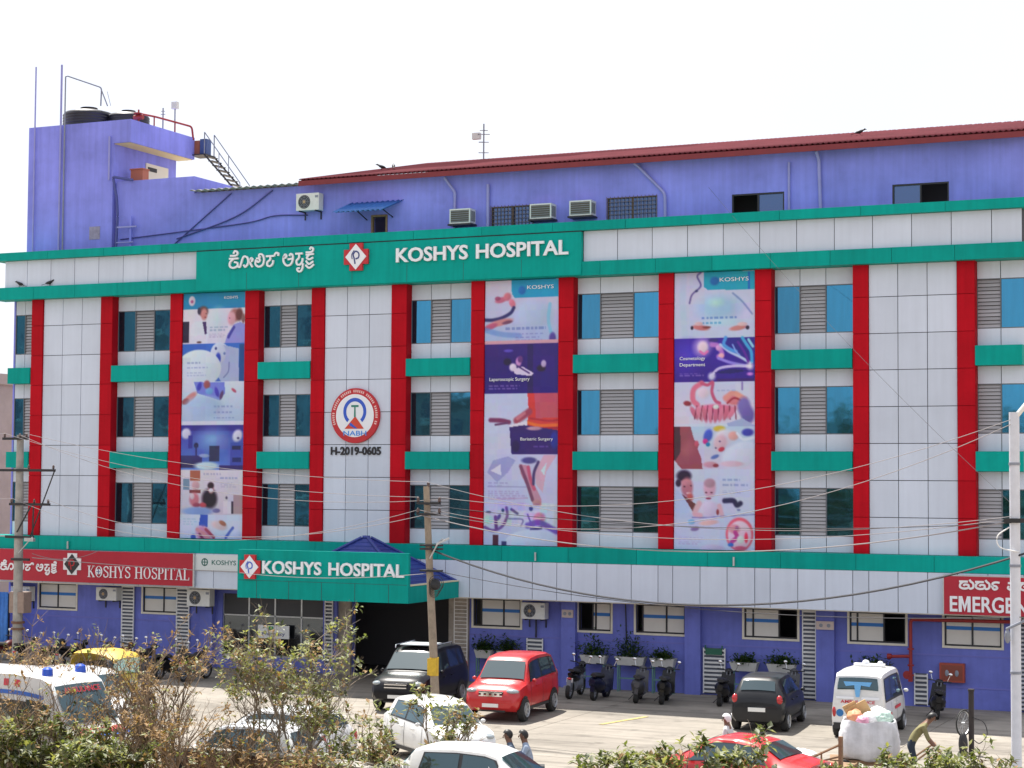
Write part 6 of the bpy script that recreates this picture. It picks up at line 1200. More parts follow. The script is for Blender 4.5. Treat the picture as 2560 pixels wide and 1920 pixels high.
# ---------------------------------------------------------------- people
SKIN = mat('skin_brown', (.16, .075, .045), .6); HAIR = mat('hair_black', (.010, .009, .009), .5)
def cloth(name, c): return mat('cloth_' + name, c, .85, spec=.2, var=.2, vscale=14)
def person(label, loc, rz, J, shirt, trousers, hair=HAIR, cap=None, group=None, dz=0):
    """J: joint positions in local space (x forward, z up)"""
    t = thing('person', label, 'person', (*loc, dz), rz, group)
    names = ['pelvis', 'waist', 'chest', 'neck', 'skull', 'crown'] ; V = []; Rr = []; E = []; Z = []; ix = {}
    def add(n, r, zone, par=None):
        ix[n] = len(V); V.append(J[n]); Rr.append(r); Z.append(zone)
        if par: E.append((ix[par], ix[n]))
    add('pelvis', (.15, .12), 2); add('waist', (.14, .11), 1, 'pelvis'); add('chest', (.17, .115), 1, 'waist'); add('neck', (.055, .055), 0, 'chest'); add('skull', (.082, .095), 0, 'neck'); add('crown', (.075, .085), 0, 'skull')
    for s in 'LR':
        add('sho' + s, (.065, .065), 1, 'chest'); add('elb' + s, (.048, .048), 1, 'sho' + s); add('wri' + s, (.034, .034), 0, 'elb' + s); add('hand' + s, (.042, .026), 0, 'wri' + s)
        add('hip' + s, (.09, .09), 2, 'pelvis'); add('kne' + s, (.066, .066), 2, 'hip' + s); add('ank' + s, (.045, .045), 2, 'kne' + s); add('toe' + s, (.042, .03), 3, 'ank' + s)
        h = Vector(J['hand' + s]); d = (h - Vector(J['wri' + s])).normalized(); sd = d.cross(Vector((0, 0, 1)))
        sd = sd.normalized() if sd.length > .1 else Vector((0, 1, 0)); bend = Vector((0, 0, -.02))
        for f in range(5):
            off = sd * ((f - 1.5) * .017 if f < 4 else -.04); ln = (.075, .09, .085, .065, .05)[f]; base = h + off * (1 if f < 4 else .8) + d * (.02 if f < 4 else -.02)
            a = len(V); V.append(tuple(base + d * ln * .5)); Rr.append((.010, .010)); Z.append(0); E.append((ix['hand' + s], a)); V.append(tuple(base + d * ln * .9 + bend)); Rr.append((.008, .008)); Z.append(0); E.append((a, a + 1))
    me = bpy.data.meshes.new('body'); me.from_pydata(V, E, []); o = bpy.data.objects.new('body', me); COL.objects.link(o)
    o.modifiers.new('s', 'SKIN'); sd_ = o.modifiers.new('ss', 'SUBSURF'); sd_.levels = 2; sd_.render_levels = 2
    for i, r in enumerate(Rr): me.skin_vertices[0].data[i].radius = r
    me.skin_vertices[0].data[0].use_root = True
    bpy.context.view_layer.update(); m2 = bpy.data.meshes.new_from_object(o.evaluated_get(bpy.context.evaluated_depsgraph_get())); bpy.data.objects.remove(o)
    for m in (SKIN, shirt, trousers, mat('shoe', (.03, .025, .02), .6)): m2.materials.append(m)
    A = np.array(V); segs = [(A[i], A[j], Z[j]) for i, j in E]
    for p in m2.polygons:
        c = np.array(p.center); best = 9
        for a, b_, z in segs:
            d = b_ - a; tt = np.clip(np.dot(c - a, d) / (np.dot(d, d) + 1e-9), 0, 1); q = np.linalg.norm(c - a - tt * d)
            if q < best: best = q; p.material_index = z
        p.use_smooth = True
    bo = link('body', m2, t)
    h = Vector(J['skull']); up = (Vector(J['crown']) - Vector(J['neck'])).normalized(); fw = Vector(J.get('face', (1, 0, 0))).normalized(); sdv = up.cross(fw).normalized()
    hb_ = B(); b2 = B(); c0 = h + up * .035 - fw * .012; hb_.ball((0, 0, 0), (.108, .098, .112), 14, 8)
    hv = [c0 + fw * p[0] + sdv * p[1] + up * p[2] for p in hb_.v]
    keep = [f for f in hb_.f if np.mean([hb_.v[i][2] + (.09 if hb_.v[i][0] < 0 else -.55 * hb_.v[i][0]) for i in f]) > .0]
    b2.add(hv, keep); b2.obj('cap' if cap else 'hair', cap or hair, t, smooth=60)
    fb = B()
    fb.ball(tuple(h + fw * .098 - up * .012), (.016, .014, .02), 8, 5); fb.ball(tuple(h + sdv * .088), (.018, .012, .028), 8, 5); fb.ball(tuple(h - sdv * .088), (.018, .012, .028), 8, 5); fb.obj('nose_and_ears', SKIN, t, smooth=60)
    eb = B()
    for s in (-1, 1): eb.ball(tuple(h + fw * .086 + sdv * s * .034 + up * .02), (.01, .012, .008), 8, 5)
    eb.ball(tuple(h + fw * .084 - up * .05), (.008, .022, .006), 8, 5); eb.obj('eyes_and_mouth', mat('eye_dark', (.02, .012, .01), .4), t)
    return t
def mir(d):
    o = dict(d)
    for k, v in d.items():
        if k.endswith('L'): o[k[:-1] + 'R'] = (v[0], -v[1], v[2])
    return o
# bending man behind the sack cart
bend = mir(dict(pelvis=(0, 0, .86), waist=(.08, 0, 1.02), chest=(.27, 0, 1.25), neck=(.40, 0, 1.38), skull=(.48, 0, 1.46), crown=(.52, 0, 1.55), face=(1, 0, -.4), shoL=(.29, .19, 1.26), elbL=(.40, .22, .98), wriL=(.62, .14, .74), handL=(.68, .12, .68), hipL=(0, .10, .82), kneL=(.10, .13, .46), ankL=(-.04, .13, .08), toeL=(.12, .14, .035)))
person('man in olive shirt bending forward right of the white sack', (16.42, -13.75), R(14), bend, cloth('olive', (.22, .20, .10)), cloth('darkblue', (.03, .04, .06)))
# riders at the bottom edge on a motorbike
ride = mir(dict(pelvis=(-.25, 0, .92), waist=(-.22, 0, 1.08), chest=(-.14, 0, 1.36), neck=(-.10, 0, 1.50), skull=(-.07, 0, 1.60), crown=(-.07, 0, 1.69), face=(1, 0, -.1), shoL=(-.13, .20, 1.38), elbL=(.06, .27, 1.16), wriL=(.24, .30, 1.08), handL=(.28, .30, 1.08), hipL=(-.22, .11, .90), kneL=(.20, .20, .72), ankL=(.05, .2, .34), toeL=(.18, .2, .30)))
two_wheeler('s', 'black scooter carrying two riders behind the bottom white car', 9.35, -20.9, R(205), 0, 'ridden scooter')
person('front rider in slate shirt on scooter, left head of the two', (9.35, -20.9), R(205), ride, cloth('slate', (.10, .13, .18)), cloth('grey', (.08, .08, .09)), dz=-.14)
pil = mir(dict(pelvis=(-.55, 0, .95), waist=(-.53, 0, 1.10), chest=(-.47, 0, 1.38), neck=(-.43, 0, 1.52), skull=(-.40, 0, 1.62), crown=(-.40, 0, 1.71), face=(1, 0, 0), shoL=(-.46, .19, 1.40), elbL=(-.36, .24, 1.15), wriL=(-.18, .20, 1.02), handL=(-.14, .18, 1.0), hipL=(-.52, .11, .93), kneL=(-.15, .22, .78), ankL=(-.28, .22, .40), toeL=(-.15, .22, .36)))
person('pillion rider in pale blue shirt, right head of the two', (9.35, -20.9), R(205), pil, cloth('paleblue', (.30, .36, .46)), cloth('grey', (.08, .08, .09)), dz=-.16)
stand = mir(dict(pelvis=(0, 0, .92), waist=(0, 0, 1.08), chest=(.01, 0, 1.34), neck=(.01, 0, 1.49), skull=(.03, 0, 1.59), crown=(.03, 0, 1.68), face=(1, 0, 0), shoL=(0, .20, 1.38), elbL=(.0, .27, 1.10), wriL=(.10, .26, .88), handL=(.13, .25, .82), hipL=(0, .10, .88), kneL=(.03, .12, .48), ankL=(-.02, .12, .08), toeL=(.12, .13, .035)))
person('person in white cap standing behind the red saloon', (13.08, -17.1), R(180), stand, cloth('white', (.55, .55, .55)), cloth('grey', (.08, .08, .09)), cap=mat('cap_white', (.75, .75, .75), .8))
person('person in dark clothes and blue cap beside the left motorbikes', (-2.2, -17.6), R(-60), stand, cloth('dark', (.02, .02, .03)), cloth('grey', (.08, .08, .09)), cap=mat('cap_blue', (.05, .12, .50), .6))
# ---------------------------------------------------------------- sack cart
CT = thing('push_cart', 'low wooden push cart carrying the big white sack', 'cart', (15.35, -13.2, 0), R(14))
b = B()
for k in range(5): bb = B(); bb.box(-.95, .95, -.45 + .18 * k, -.28 + .18 * k, .34, .38); bb.obj('plank', WOOD, CT)
b.box(-.95, .95, -.42, -.36, .26, .338); b.box(-.95, .95, .36, .42, .26, .338); b.tube([(.9, -.35, .3), (1.5, -.3, .75)], .025, 6); b.tube([(.9, .35, .3), (1.5, .3, .75)], .025, 6); b.tube([(1.5, -.3, .75), (1.5, .3, .75)], .022, 6); b.obj('frame', WOOD, CT)
ty, rm, dk = wheel_mesh(.2, .07)
for x, y in ((-.6, -.5), (-.6, .5), (.6, -.5), (.6, .5)): o = link('wheel', ty, CT, (x, y, .2)); link('rim', rm, o)
SACK = mat('sack_weave', (.66, .66, .69), .8, var=.14, vscale=4, streak=.22, bump=.8, bscale=9)
b = B(); n = 40; rings = []
for k, (z, s) in enumerate(((0, .56), (.07, .65), (.22, .70), (.4, .70), (.56, .68), (.72, .65), (.84, .62), (.90, .60), (.87, .56), (.76, .54))):
    rg = []
    for j in range(n):
        a = 2 * math.pi * j / n; e = (abs(math.cos(a)) ** 3.2 + abs(math.sin(a)) ** 3.2) ** (-1 / 3.2); rr = s * e * (1 + .025 * math.sin(a * 7 + k * 1.3) + .02 * math.sin(a * 13 - k * 2.1)); rg.append((rr * math.cos(a), rr * .86 * math.sin(a), z + .03 * math.sin(a * 5 + k)))
    rings.append(rg)
b.add([p for r_ in rings for p in r_], [(i * n + j, i * n + (j + 1) % n, i * n + n + (j + 1) % n, i * n + n + j) for i in range(len(rings) - 1) for j in range(n)] + [tuple(range(n))[::-1], tuple(range((len(rings) - 1) * n, len(rings) * n))])
tag(b.obj('white_sack', SACK, None, (15.32, -13.2, .385), (0, 0, R(14)), smooth=60), 'huge bulging white sack full of scrap on the push cart', 'sack')
def crumple(name, label, cat, m, c, r, sq=.7, seed=0):
    rs = random.Random(seed); b = B(); b.ball((0, 0, 0), r, 20, 14); b.v = [(x * (1 + rs.uniform(-.18, .18)), y * (1 + rs.uniform(-.18, .18)), z * sq * (1 + rs.uniform(-.2, .2))) for x, y, z in b.v]
    return tag(b.obj(name, m, None, c, (0, 0, rs.uniform(0, 6)), smooth=70), label, cat, 'scrap filling the white sack')
crumple('plastic_bag', 'white plastic bag in the middle of the sack top', 'plastic bag', WHITE, (15.35, -13.25, 1.31), .20, .8, 1); crumple('plastic_bag', 'pale green plastic bag at the right of the sack top', 'plastic bag', mat('bag_mint', (.50, .66, .58), .5), (15.65, -13.15, 1.35), .22, .8, 2)
crumple('plastic_bag', 'orange brown plastic bag at the left of the sack top', 'plastic bag', mat('bag_orange', (.60, .28, .14), .6), (15.00, -13.25, 1.33), .19, .9, 3); crumple('plastic_bag', 'pink plastic bag among the scrap', 'plastic bag', mat('bag_pink', (.65, .30, .42), .5), (15.25, -13.55, 1.29), .15, .8, 4); crumple('plastic_bag', 'white plastic bag at the back of the sack', 'plastic bag', WHITE, (15.45, -12.90, 1.38), .22, .8, 5)
b = B(); b.box(-.28, .28, -.012, .012, 0, .34); b.box(-.28, .05, .013, .03, .2, .42); tag(b.obj('cardboard_sheet', CARD, None, (15.08, -13.00, 1.33), (.35, -.5, R(10))), 'folded cardboard sheet sticking out of the white sack', 'cardboard', 'scrap filling the white sack')
# post and bicycle wheel
b = B(); b.tube([(0, 0, 0), (0, 0, 1.62)], .07, 10); b.lathe([(.085, 1.60), (.085, 1.66), (0, 1.67)], 10); tag(b.obj('iron_post', mat('post_dark', (.03, .022, .022), .7, var=.2, vscale=6), None, (16.90, -8.9, 0), smooth=40), 'dark iron post standing left of the white pole', 'post')
BW = thing('bicycle_wheel', 'bicycle wheel hung upright on the dark iron post', 'wheel', (16.72, -9.0, .80)); BW.rotation_euler = (0, 0, R(70))
b = B(); b.lathe([(.31, -.015), (.335, -.02), (.345, 0), (.335, .02), (.31, .015)], 28, axis='Y', closed=True); b.obj('tyre', RUBBER, BW, smooth=60); b = B(); b.lathe([(.29, -.012), (.312, -.012), (.312, .012), (.29, .012)], 28, axis='Y', closed=True); b.obj('rim', STEEL, BW)
b = B()
for i in range(18): a = 2 * math.pi * i / 18; b.tube([(.02 * math.cos(a + 1), .03 if i % 2 else -.03, .02 * math.sin(a + 1)), (.295 * math.cos(a), 0, .295 * math.sin(a))], .003, 3)
b.tube([(0, -.05, 0), (0, .05, 0)], .025, 8); b.obj('spokes', STEEL, BW)
b = B(); b.tube(smooth_path([(.02, -.05, .95), (.3, -.1, .85), (.38, -.1, .55), (.2, -.1, .32), (.05, -.06, .38)], 6), .012, 5); tag(b.obj('cable_loop', BLACKP, None, (16.93, -8.9, 0)), 'dark cable loop hanging right of the iron post', 'cable')
b = B(); b.ball((0, 0, .3), (.12, .1, .3), 10, 8); b.box(-.1, .1, -.08, .08, 0, .12); tag(b.obj('scrap_bundle', BLACKP, None, (16.75, -9.2, 0), smooth=50), 'black bundle at the foot of the iron post', 'bundle')
# wooden barrow with white sheet at the bottom right
WBw = thing('wooden_barrow', 'wooden barrow with upright rail post behind the right shrub', 'barrow', (15.0, -16.4, 0), R(-10))
b = B(); b.box(-.8, .7, -.4, .4, .62, .68); b.obj('deck', WOOD, WBw); b = B(); b.box(.62, .70, -.42, -.34, .0, 1.35); b.obj('post', WOOD, WBw); b = B(); b.tube([(-.1, -.38, .80), (.66, -.38, 1.18)], .028, 6); b.obj('rail', WOOD, WBw); b = B(); b.tube([(-.05, -.38, .7), (.66, -.38, .92)], .022, 6); b.tube([(.2, -.38, .75), (.2, -.38, .98)], .02, 6); b.obj('rail', WOOD, WBw)
b = B(); b.box(-.75, -.69, -.38, -.32, 0, .62); b.box(-.75, -.69, .32, .38, 0, .62); b.box(.62, .7, .34, .42, 0, .62); b.obj('legs', WOOD, WBw)
crumple('white_bundle', 'white cloth bundle lying on the wooden barrow', 'bundle', WHITE, (14.55, -16.5, .80), .42, .38, 9)
# ---------------------------------------------------------------- utility poles and wires
def taper(b, pts, r0, r1, n=12): b.tube(pts, [r0 + (r1 - r0) * i / (len(pts) - 1) for i in range(len(pts))], n)
INS = mat('insulator', (.10, .06, .05), .3)
def insulator(parent, p): b = B(); b.lathe([(.015, 0), (.05, .03), (.035, .07), (.045, .1), (.02, .14), (0, .15)], 10, p); b.obj('insulator', INS, parent, smooth=50)
LP = thing('concrete_pole', 'concrete power pole with dark crossarms at the left edge', 'power pole', (-18.1, -3, 0))
b = B(); taper(b, [(0, 0, 0), (-.03, 0, 3), (-.05, 0, 6), (-.06, 0, 8.4)], .19, .125); b.obj('shaft', CONC, LP, smooth=50)
for z, x0, x1, y in ((8.22, -.72, .42, -.15), (7.08, -1.1, 1.65, -.16), (5.86, -.35, 1.45, -.16), (4.68, -.5, .75, -.16), (3.88, -.2, .6, -.18)):
    b = B(); b.box(x0, x1, y - .04, y + .03, z, z + .09); b.obj('crossarm', BLACKM, LP)
    if z > 5: [insulator(LP, (xx, y, z + .09)) for xx in (x0 + .08, x1 - .08, (x0 + x1) / 2 + .2)]
b = B(); b.tube([(1.62, -.16, 7.1), (.6, -.16, 4.75)], .025, 5); b.tube([(.0, -.16, 4.9), (.62, -.16, 5.86)], .03, 5); b.tube([(.72, -.16, 5.84), (.7, -.16, 4.6)], .03, 5); b.obj('stay_rod', BLACKM, LP)
b = B(); b.tube([(.1, -.18, 4.15), (1.05, -.6, 4.75)], .02, 5); b.box(.75, 1.15, -.68, -.56, 4.60, 4.72); b.obj('lamp_arm', STEEL, LP)
b = B(); b.box(-.3, .35, -.14, .3, 2.0, 2.75); b.obj('meter_box', mat('rust_panel', (.30, .22, .18), .8, var=.2, vscale=6), LP)
b = B(); b.lathe([(.24, 1.62), (.24, 1.7)], 12); b.lathe([(.25, 1.40), (.25, 1.47)], 12); b.obj('strap', mat('strap_rust', (.16, .08, .05), .8), LP)
MP = thing('concrete_pole', 'slim weathered pole with yellow plate and street lamp before the porch', 'power pole', (2.78, -11, 0))
b = B(); taper(b, [(0, 0, 0), (-.12, 0, 2.2), (-.26, 0, 4.5), (-.38, 0, 6.7)], .125, .085); b.obj('shaft', mat('pole_brown', (.30, .24, .18), .9, var=.3, vscale=5, bump=.3, bscale=30), MP, smooth=50)
insulator(MP, (-.32, 0, 6.68))
for z in (6.2, 5.9): b = B(); b.box(-.62, .12, -.13, -.08, z, z + .06); b.obj('crossarm', BLACKM, MP); insulator(MP, (-.58, -.1, z + .06)); insulator(MP, (.08, -.1, z + .06))
for z in (5.05, 4.95, 4.35): b = B(); b.box(-.5, .1, -.14, .12, z, z + .05); b.obj('clamp', BLACKM, MP)
b = B(); b.tube([(-.2, -.1, 4.72), (.12, -.25, 5.15), (.3, -.3, 5.28)], .022, 6); b.obj('lamp_arm', STEEL, MP); b = B(); b.add([(.12, -.36, 5.14), (.42, -.46, 5.26), (.48, -.28, 5.32), (.2, -.2, 5.22), (.12, -.36, 5.09), (.42, -.46, 5.2), (.48, -.28, 5.26), (.2, -.2, 5.16)], [(0, 1, 2, 3), (7, 6, 5, 4), (0, 4, 5, 1), (1, 5, 6, 2), (2, 6, 7, 3), (3, 7, 4, 0)]); b.obj('lamp_head', STEEL, MP)
b = B(); b.ball((-.05, -.05, 4.0), (.16, .12, .16), 10, 6)
for k in range(5): b.lathe([(.14 + .02 * k, -.01), (.155 + .02 * k, 0), (.14 + .02 * k, .01)], 16, (-.04 + .02 * k, -.14 - .01 * k, 3.8 + .06 * k), 'Y', True)
b.obj('cable_coil', BLACKP, MP)
b = B(); b.box(-.23, .04, -.15, -.132, 1.52, 1.98); b.lathe([(.13, 1.5), (.13, 2.0)], 14, (-.095, 0, 0)); b.obj('yellow_plate', mat('plate_yellow', (.62, .40, .03), .5, var=.2, vscale=9), MP)
RP = thing('steel_pole', 'white painted steel pole at the right edge with clipped wires', 'power pole', (18.86, -14, 0))
b = B(); b.tube([(0, 0, 0), (0, 0, 8.5)], .115, 14); b.obj('shaft', mat('pole_white', (.62, .64, .70), .5, var=.1, vscale=4), RP, smooth=50)
b = B(); b.tube([(0, 0, 8.35), (.55, -.1, 9.0)], .06, 8); b.obj('top_arm', WHITE, RP)
for z in (6.05, 6.0): b = B(); b.box(-.22, .5, -.16, -.11, z, z + .05); b.obj('clamp', BLACKM, RP)
b = B(); b.tube([(-.12, -.12, 3.35), (-.16, -.2, 3.62), (.25, -.25, 3.82)], .035, 6); b.ball((-.15, -.18, 3.45), (.07, .07, .16), 8, 6); b.obj('floodlight', GREYM, RP)
for z in (2.6, 5.0, 7.3): b = B(); b.lathe([(.13, z), (.13, z + .06)], 14); b.obj('band', GREYM, RP)
b = B(); b.tube(smooth_path([(-.1, -.14, 5.9), (-.35, -.2, 5.7), (-.3, -.2, 5.45), (.1, -.15, 5.35)], 5), .015, 5); b.obj('loop_wire', WHITE, RP)
WIRE = mat('wire_bright', (.26, .24, .25), .6); WIRED = mat('wire_dark', (.03, .03, .04), .5)
def wire(label, a, c, sag, r=.008, m=WIRE):
    P = [(a[0] + (c[0] - a[0]) * t, a[1] + (c[1] - a[1]) * t, a[2] + (c[2] - a[2]) * t - sag * 4 * t * (1 - t)) for t in [i / 24 for i in range(25)]]
    return tag(B().tube(P, r, 5, False).obj('overhead_wire', m), label, 'wire', 'overhead wires between the poles')
Lx, Ly = -18.16, -3.16; Mx, My = 2.45, -11.08; Rx, Ry = 18.86, -14.1
wire('topmost bright wire from left pole sagging to the middle pole top', (-17.8, Ly, 8.45), (2.46, My, 6.82), .35); wire('second bright wire from the left pole top to the middle pole', (-18.7, Ly, 8.45), (2.2, My, 6.40), .50); wire('third bright wire crossing the left banner', (-18.1, Ly, 8.42), (2.86, My, 6.34), .85)
wire('bright wire from the lower left crossarm past the left banner foot', (-18.3, Ly, 6.1), (2.2, My, 6.05), 1.15); wire('faint wire from left crossarm crossing below the disc number', (-16.8, Ly, 6.08), (2.86, My, 6.02), 1.0, .009)
wire('bright wire entering from the left edge to the left pole', (-30, 2, 9.2), (-18.7, Ly, 8.45), .2); wire('low bright wire entering from left edge to the left pole', (-30, 2, 6.4), (-18.3, Ly, 6.1), .15); wire('white service line arriving at the left pole clamp', (-30, 2, 5.3), (-18.5, Ly, 4.75), .2, .02)
wire('uppermost wire from the middle pole rising to right pole top', (2.86, My, 6.40), (Rx, Ry, 8.35), .9); wire('second wire from the middle pole rising toward right pole top', (2.2, My, 6.05), (Rx, Ry, 8.25), 1.3, .009)
wire('bright wire from the middle pole to right pole clamp', (2.46, My, 6.82), (Rx, Ry, 6.15), .75); wire('lower bright wire from the middle pole to right pole clamp', (2.86, My, 6.02), (Rx, Ry, 6.10), .62); wire('lowest bright wire from the middle pole to right pole clamp', (2.3, My, 5.9), (Rx, Ry, 6.05), .85, .015); wire('faint dark wire between middle and right poles', (2.4, My, 6.2), (Rx, Ry, 6.0), .35, .008, WIRED)
wire('thick dark cable sagging across the lower silver fascia', (2.62, My, 4.95), (19.2, Ry, 5.35), 1.35, .026, WIRED); wire('thin dark cable sagging below the thick cable', (2.62, My, 4.4), (19.2, Ry, 3.9), .45, .009, WIRED)
wire('pale service wire from the left pole down to the porch', (-17.4, Ly, 4.0), (-8.0, -3.9, 3.75), .05, .014); wire('red brown service wire drooping from the left pole', (-17.4, Ly, 4.15), (-16.0, -1.2, 4.2), .25, .01); wire('pale service wire along porch lettering', (-8.0, -4.15, 3.75), (2.5, My, 4.3), .15, .010)
wire('thin diagonal wire from the roof wall down to right fascia', (6.5, 1.3, 16.6), (18.8, -13.9, 6.4), .3, .0045, WIRED)
# ---------------------------------------------------------------- far left: sheet fence, neighbour, opposite side
SF2 = thing('sheet_fence', 'blue corrugated metal sheet fence at the far left', 'fence', (-21.55, -.7, 0))
BLS = mat('sheet_blue', (.04, .18, .55), .5, var=.25, vscale=4)
for k in range(5):
    o = corrugated('sheet', BLS, 0, 1.0, lambda u, t: (u * 1.0, 0, t * 2.55), per=.16, amp=0.0, rows=1, parent=SF2); me = o.data
    for v in me.vertices: v.co.y += .03 * math.sin(v.co.x * 2 * math.pi / .16)
    o.location = (-4.0 + k * 1.02, .04 * (k % 2), 0)
b = B()
for k in range(6): b.box(-4.05 + k * 1.02, -3.99 + k * 1.02, .05, .11, 0, 2.5)
b.obj('posts', BLACKM, SF2)
def block(name, label, x, y, w, d, h, m, cols, rows, wz=1.2):
    t = thing(name, label, 'building', (x, y, 0)); bb = B(); bb.box(-w / 2, w / 2, -d / 2, d / 2, 0, h); bb.obj('wall', m, t)
    bb = B(); bb.box(-w / 2 - .2, w / 2 + .2, -d / 2 - .2, d / 2 + .2, h, h + .5); bb.obj('parapet', m, t); s = 1 if y < -40 else -1
    for i in range(cols):
        for j in range(rows):
            cx = -w / 2 + w * (i + .5) / cols; zz = 1 + (h - 1) * j / rows; q = B(); yy = s * d / 2
            q.box(cx - .7, cx + .7, min(yy, yy + s * .05), max(yy, yy + s * .05), zz + .3, zz + .3 + wz); wn = q.obj('window', DARKGLASS, t)
            q = B(); q.box(cx - .85, cx + .85, min(yy, yy + s * .3), max(yy, yy + s * .3), zz + .15, zz + .28); q.obj('sill', CREAM, wn)
    return t
block('apartment_block', 'beige building peeking out at the far left edge', -38.5, 16, 13, 12, 11.2, mat('beige_wall', (.44, .36, .28), .85, var=.15, vscale=1), 4, 3)
# ---------------------------------------------------------------- shrubs
BARK = mat('twig_bark', (.20, .14, .09), .85, var=.3, vscale=8); BARKG = mat('twig_grey', (.27, .22, .17), .85, var=.3, vscale=8)
LF = [leaf_mat('shrub_pale', (.26, .27, .10)), leaf_mat('shrub_mid', (.13, .16, .045)), leaf_mat('shrub_dark', (.05, .065, .022)), leaf_mat('shrub_dry', (.30, .19, .09), .7, .2), leaf_mat('shrub_grey', (.33, .35, .26))]
def shrub(label, x, y, h, spread, stems, weights, leaves, ls=.11, seed=1, dry=False, z0=0, bare=.45, twigs=4, lean=(0, 0), bark=None, lo=None):
    rs = random.Random(seed); random.seed(seed)
    t = thing('dry_shrub' if dry else 'leafy_shrub', label, 'shrub', (x, y, z0), 0, 'shrubs in the foreground')
    sb = B(); tips = []
    def grow(p, d, L, r, lvl):
        pts = [p]; q = p.copy(); dd = d.copy(); n = 5
        for i in range(n):
            dd = (dd + Vector((rs.gauss(0, .16), rs.gauss(0, .16), rs.gauss(.03, .10)))).normalized(); q = q + dd * L / n; pts.append(q.copy())
        sb.tube(pts, [r * (1 - .6 * i / n) for i in range(n + 1)], 4 if lvl < 2 else 3, False)
        if lvl < 3:
            for k in range(twigs if lvl else twigs + 2):
                i = rs.randint(2, n); a = rs.uniform(0, 6.28); dv = (dd + Vector((math.cos(a), math.sin(a), rs.uniform(.0, .7))) * rs.uniform(.5, 1.0)).normalized()
                grow(pts[i], dv, L * rs.uniform(.38, .62), r * .5, lvl + 1)
        for i in range(2, n + 1): tips.append((pts[i], dd, lvl))
    for s in range(stems):
        a = rs.uniform(0, 6.28); rr = spread * math.sqrt(rs.random()) * .55; base = Vector((rr * math.cos(a), rr * math.sin(a) * .6, 0)); out = Vector((math.cos(a) * spread * .35 + lean[0], math.sin(a) * spread * .25 + lean[1], h)).normalized()
        grow(base, out, h * rs.uniform(.5, .72), .017 + .005 * h, 1 if stems > 6 else 0)
    sb.obj('stems', bark or (BARK if dry else BARKG), t, smooth=60)
    lb = B(); cand = [q for q in tips if q[0].z > (h * lo if lo else h * (1 - bare) * .45) and q[2] >= 1] or tips
    for k in range(int(leaves * 2.1) // 5):
        p, d, lv = rs.choice(cand); col = rs.choices(range(5), weights)[0]
        for j in range(5):
            lb.cur = col if rs.random() < .75 else rs.choices(range(5), weights)[0]; a = j * 1.26 + rs.uniform(0, .6); e = d.orthogonal().normalized(); f = d.cross(e)
            v = (d * rs.uniform(.1, .7) + (e * math.cos(a) + f * math.sin(a)) + Vector((0, 0, rs.uniform(-.1, .35)))).normalized(); L = 1.35 * ls * rs.uniform(.6, 1.25); leaf(lb, p + Vector((rs.gauss(0, .03), rs.gauss(0, .03), rs.gauss(0, .03))), v, L, L * rs.uniform(.40, .58))
    if lb.v: stuff(lb.obj('foliage', LF, t))
    return t
G = (4, 5, 3, .6, 3); GD = (3, 3, 2, 3, 2); DR = (.4, .4, .5, 5, .5)
shrub('low leafy shrub filling the bottom left corner', -1.0, -25.0, 1.75, 1.7, 16, G, 1900, .12, 1)
shrub('leafy shrub second along the bottom left edge', 1.0, -24.8, 1.65, 1.5, 14, G, 1600, .12, 2)
shrub('leafy shrub below the ambulance minibus front', 2.5, -25.0, 1.45, 1.1, 11, GD, 900, .12, 3)
shrub('bare twiggy shrub before the yellow roofed rickshaw', -1.3, -21.0, 3.1, 1.2, 15, DR, 300, .09, 4, True, lo=.3, twigs=5)
shrub('bare twiggy shrub left of the rickshaw roof', -3.0, -20.6, 3.2, 1.3, 15, DR, 300, .09, 5, True, lo=.3, twigs=5)
shrub('bare branching shrub between rickshaw and leafy shrub', .6, -22.0, 3.0, 1.0, 7, DR, 160, .09, 6, True, lo=.4)
shrub('orange brown dry sapling left of the leafy shrub', 1.9, -22.6, 3.7, .5, 4, DR, 300, .09, 7, True, lo=.55)
shrub('tall leafy shrub in front of the porch', 5.1, -23.0, 3.8, 1.2, 6, (5, 3, 1.5, 3.5, 3), 1150, .095, 8, lo=.58, twigs=5)
shrub('leafy shrub right of the tallest one before the black car', 6.2, -23.0, 2.9, .9, 5, (5, 3, 1.5, 3.5, 3), 420, .10, 9, lo=.55)
shrub('dry thicket leaning over the brick wall', 6.9, -24.9, 1.7, 1.1, 12, DR, 420, .10, 10, True, lo=.3)
shrub('mixed green and dry shrub before the white hatchback side', 7.3, -23.5, 2.0, 1.0, 9, GD, 620, .11, 11)
shrub('thin dry stems rising left of the brick wall', 3.2, -24.6, 2.4, .8, 6, DR, 90, .09, 12, True, lo=.5)
shrub('tangled dry shrub across the ambulance minibus side', -.6, -24.2, 2.3, 1.4, 14, DR, 260, .09, 21, True, lo=.3, twigs=5)
shrub('tangled dry shrub before the white utility vehicle', 1.3, -23.6, 2.5, 1.2, 12, DR, 260, .09, 22, True, lo=.35, twigs=5)
shrub('tangled dry shrub in front of the two left white hatchbacks', 4.3, -24.8, 2.0, 1.3, 10, DR, 260, .10, 23, True, lo=.3, twigs=4)
shrub('dense dry thicket in the bottom left corner behind leaves', -2.4, -24.4, 2.5, 1.4, 14, DR, 240, .09, 24, True, lo=.3, twigs=5)
shrub('dense dry thicket left of the brick wall', 2.4, -24.0, 2.5, 1.2, 13, DR, 260, .09, 25, True, lo=.3, twigs=5)
shrub('dry thicket crossing the middle of the brick wall', 5.4, -24.7, 2.0, 1.2, 12, DR, 260, .10, 26, True, lo=.3, twigs=5)
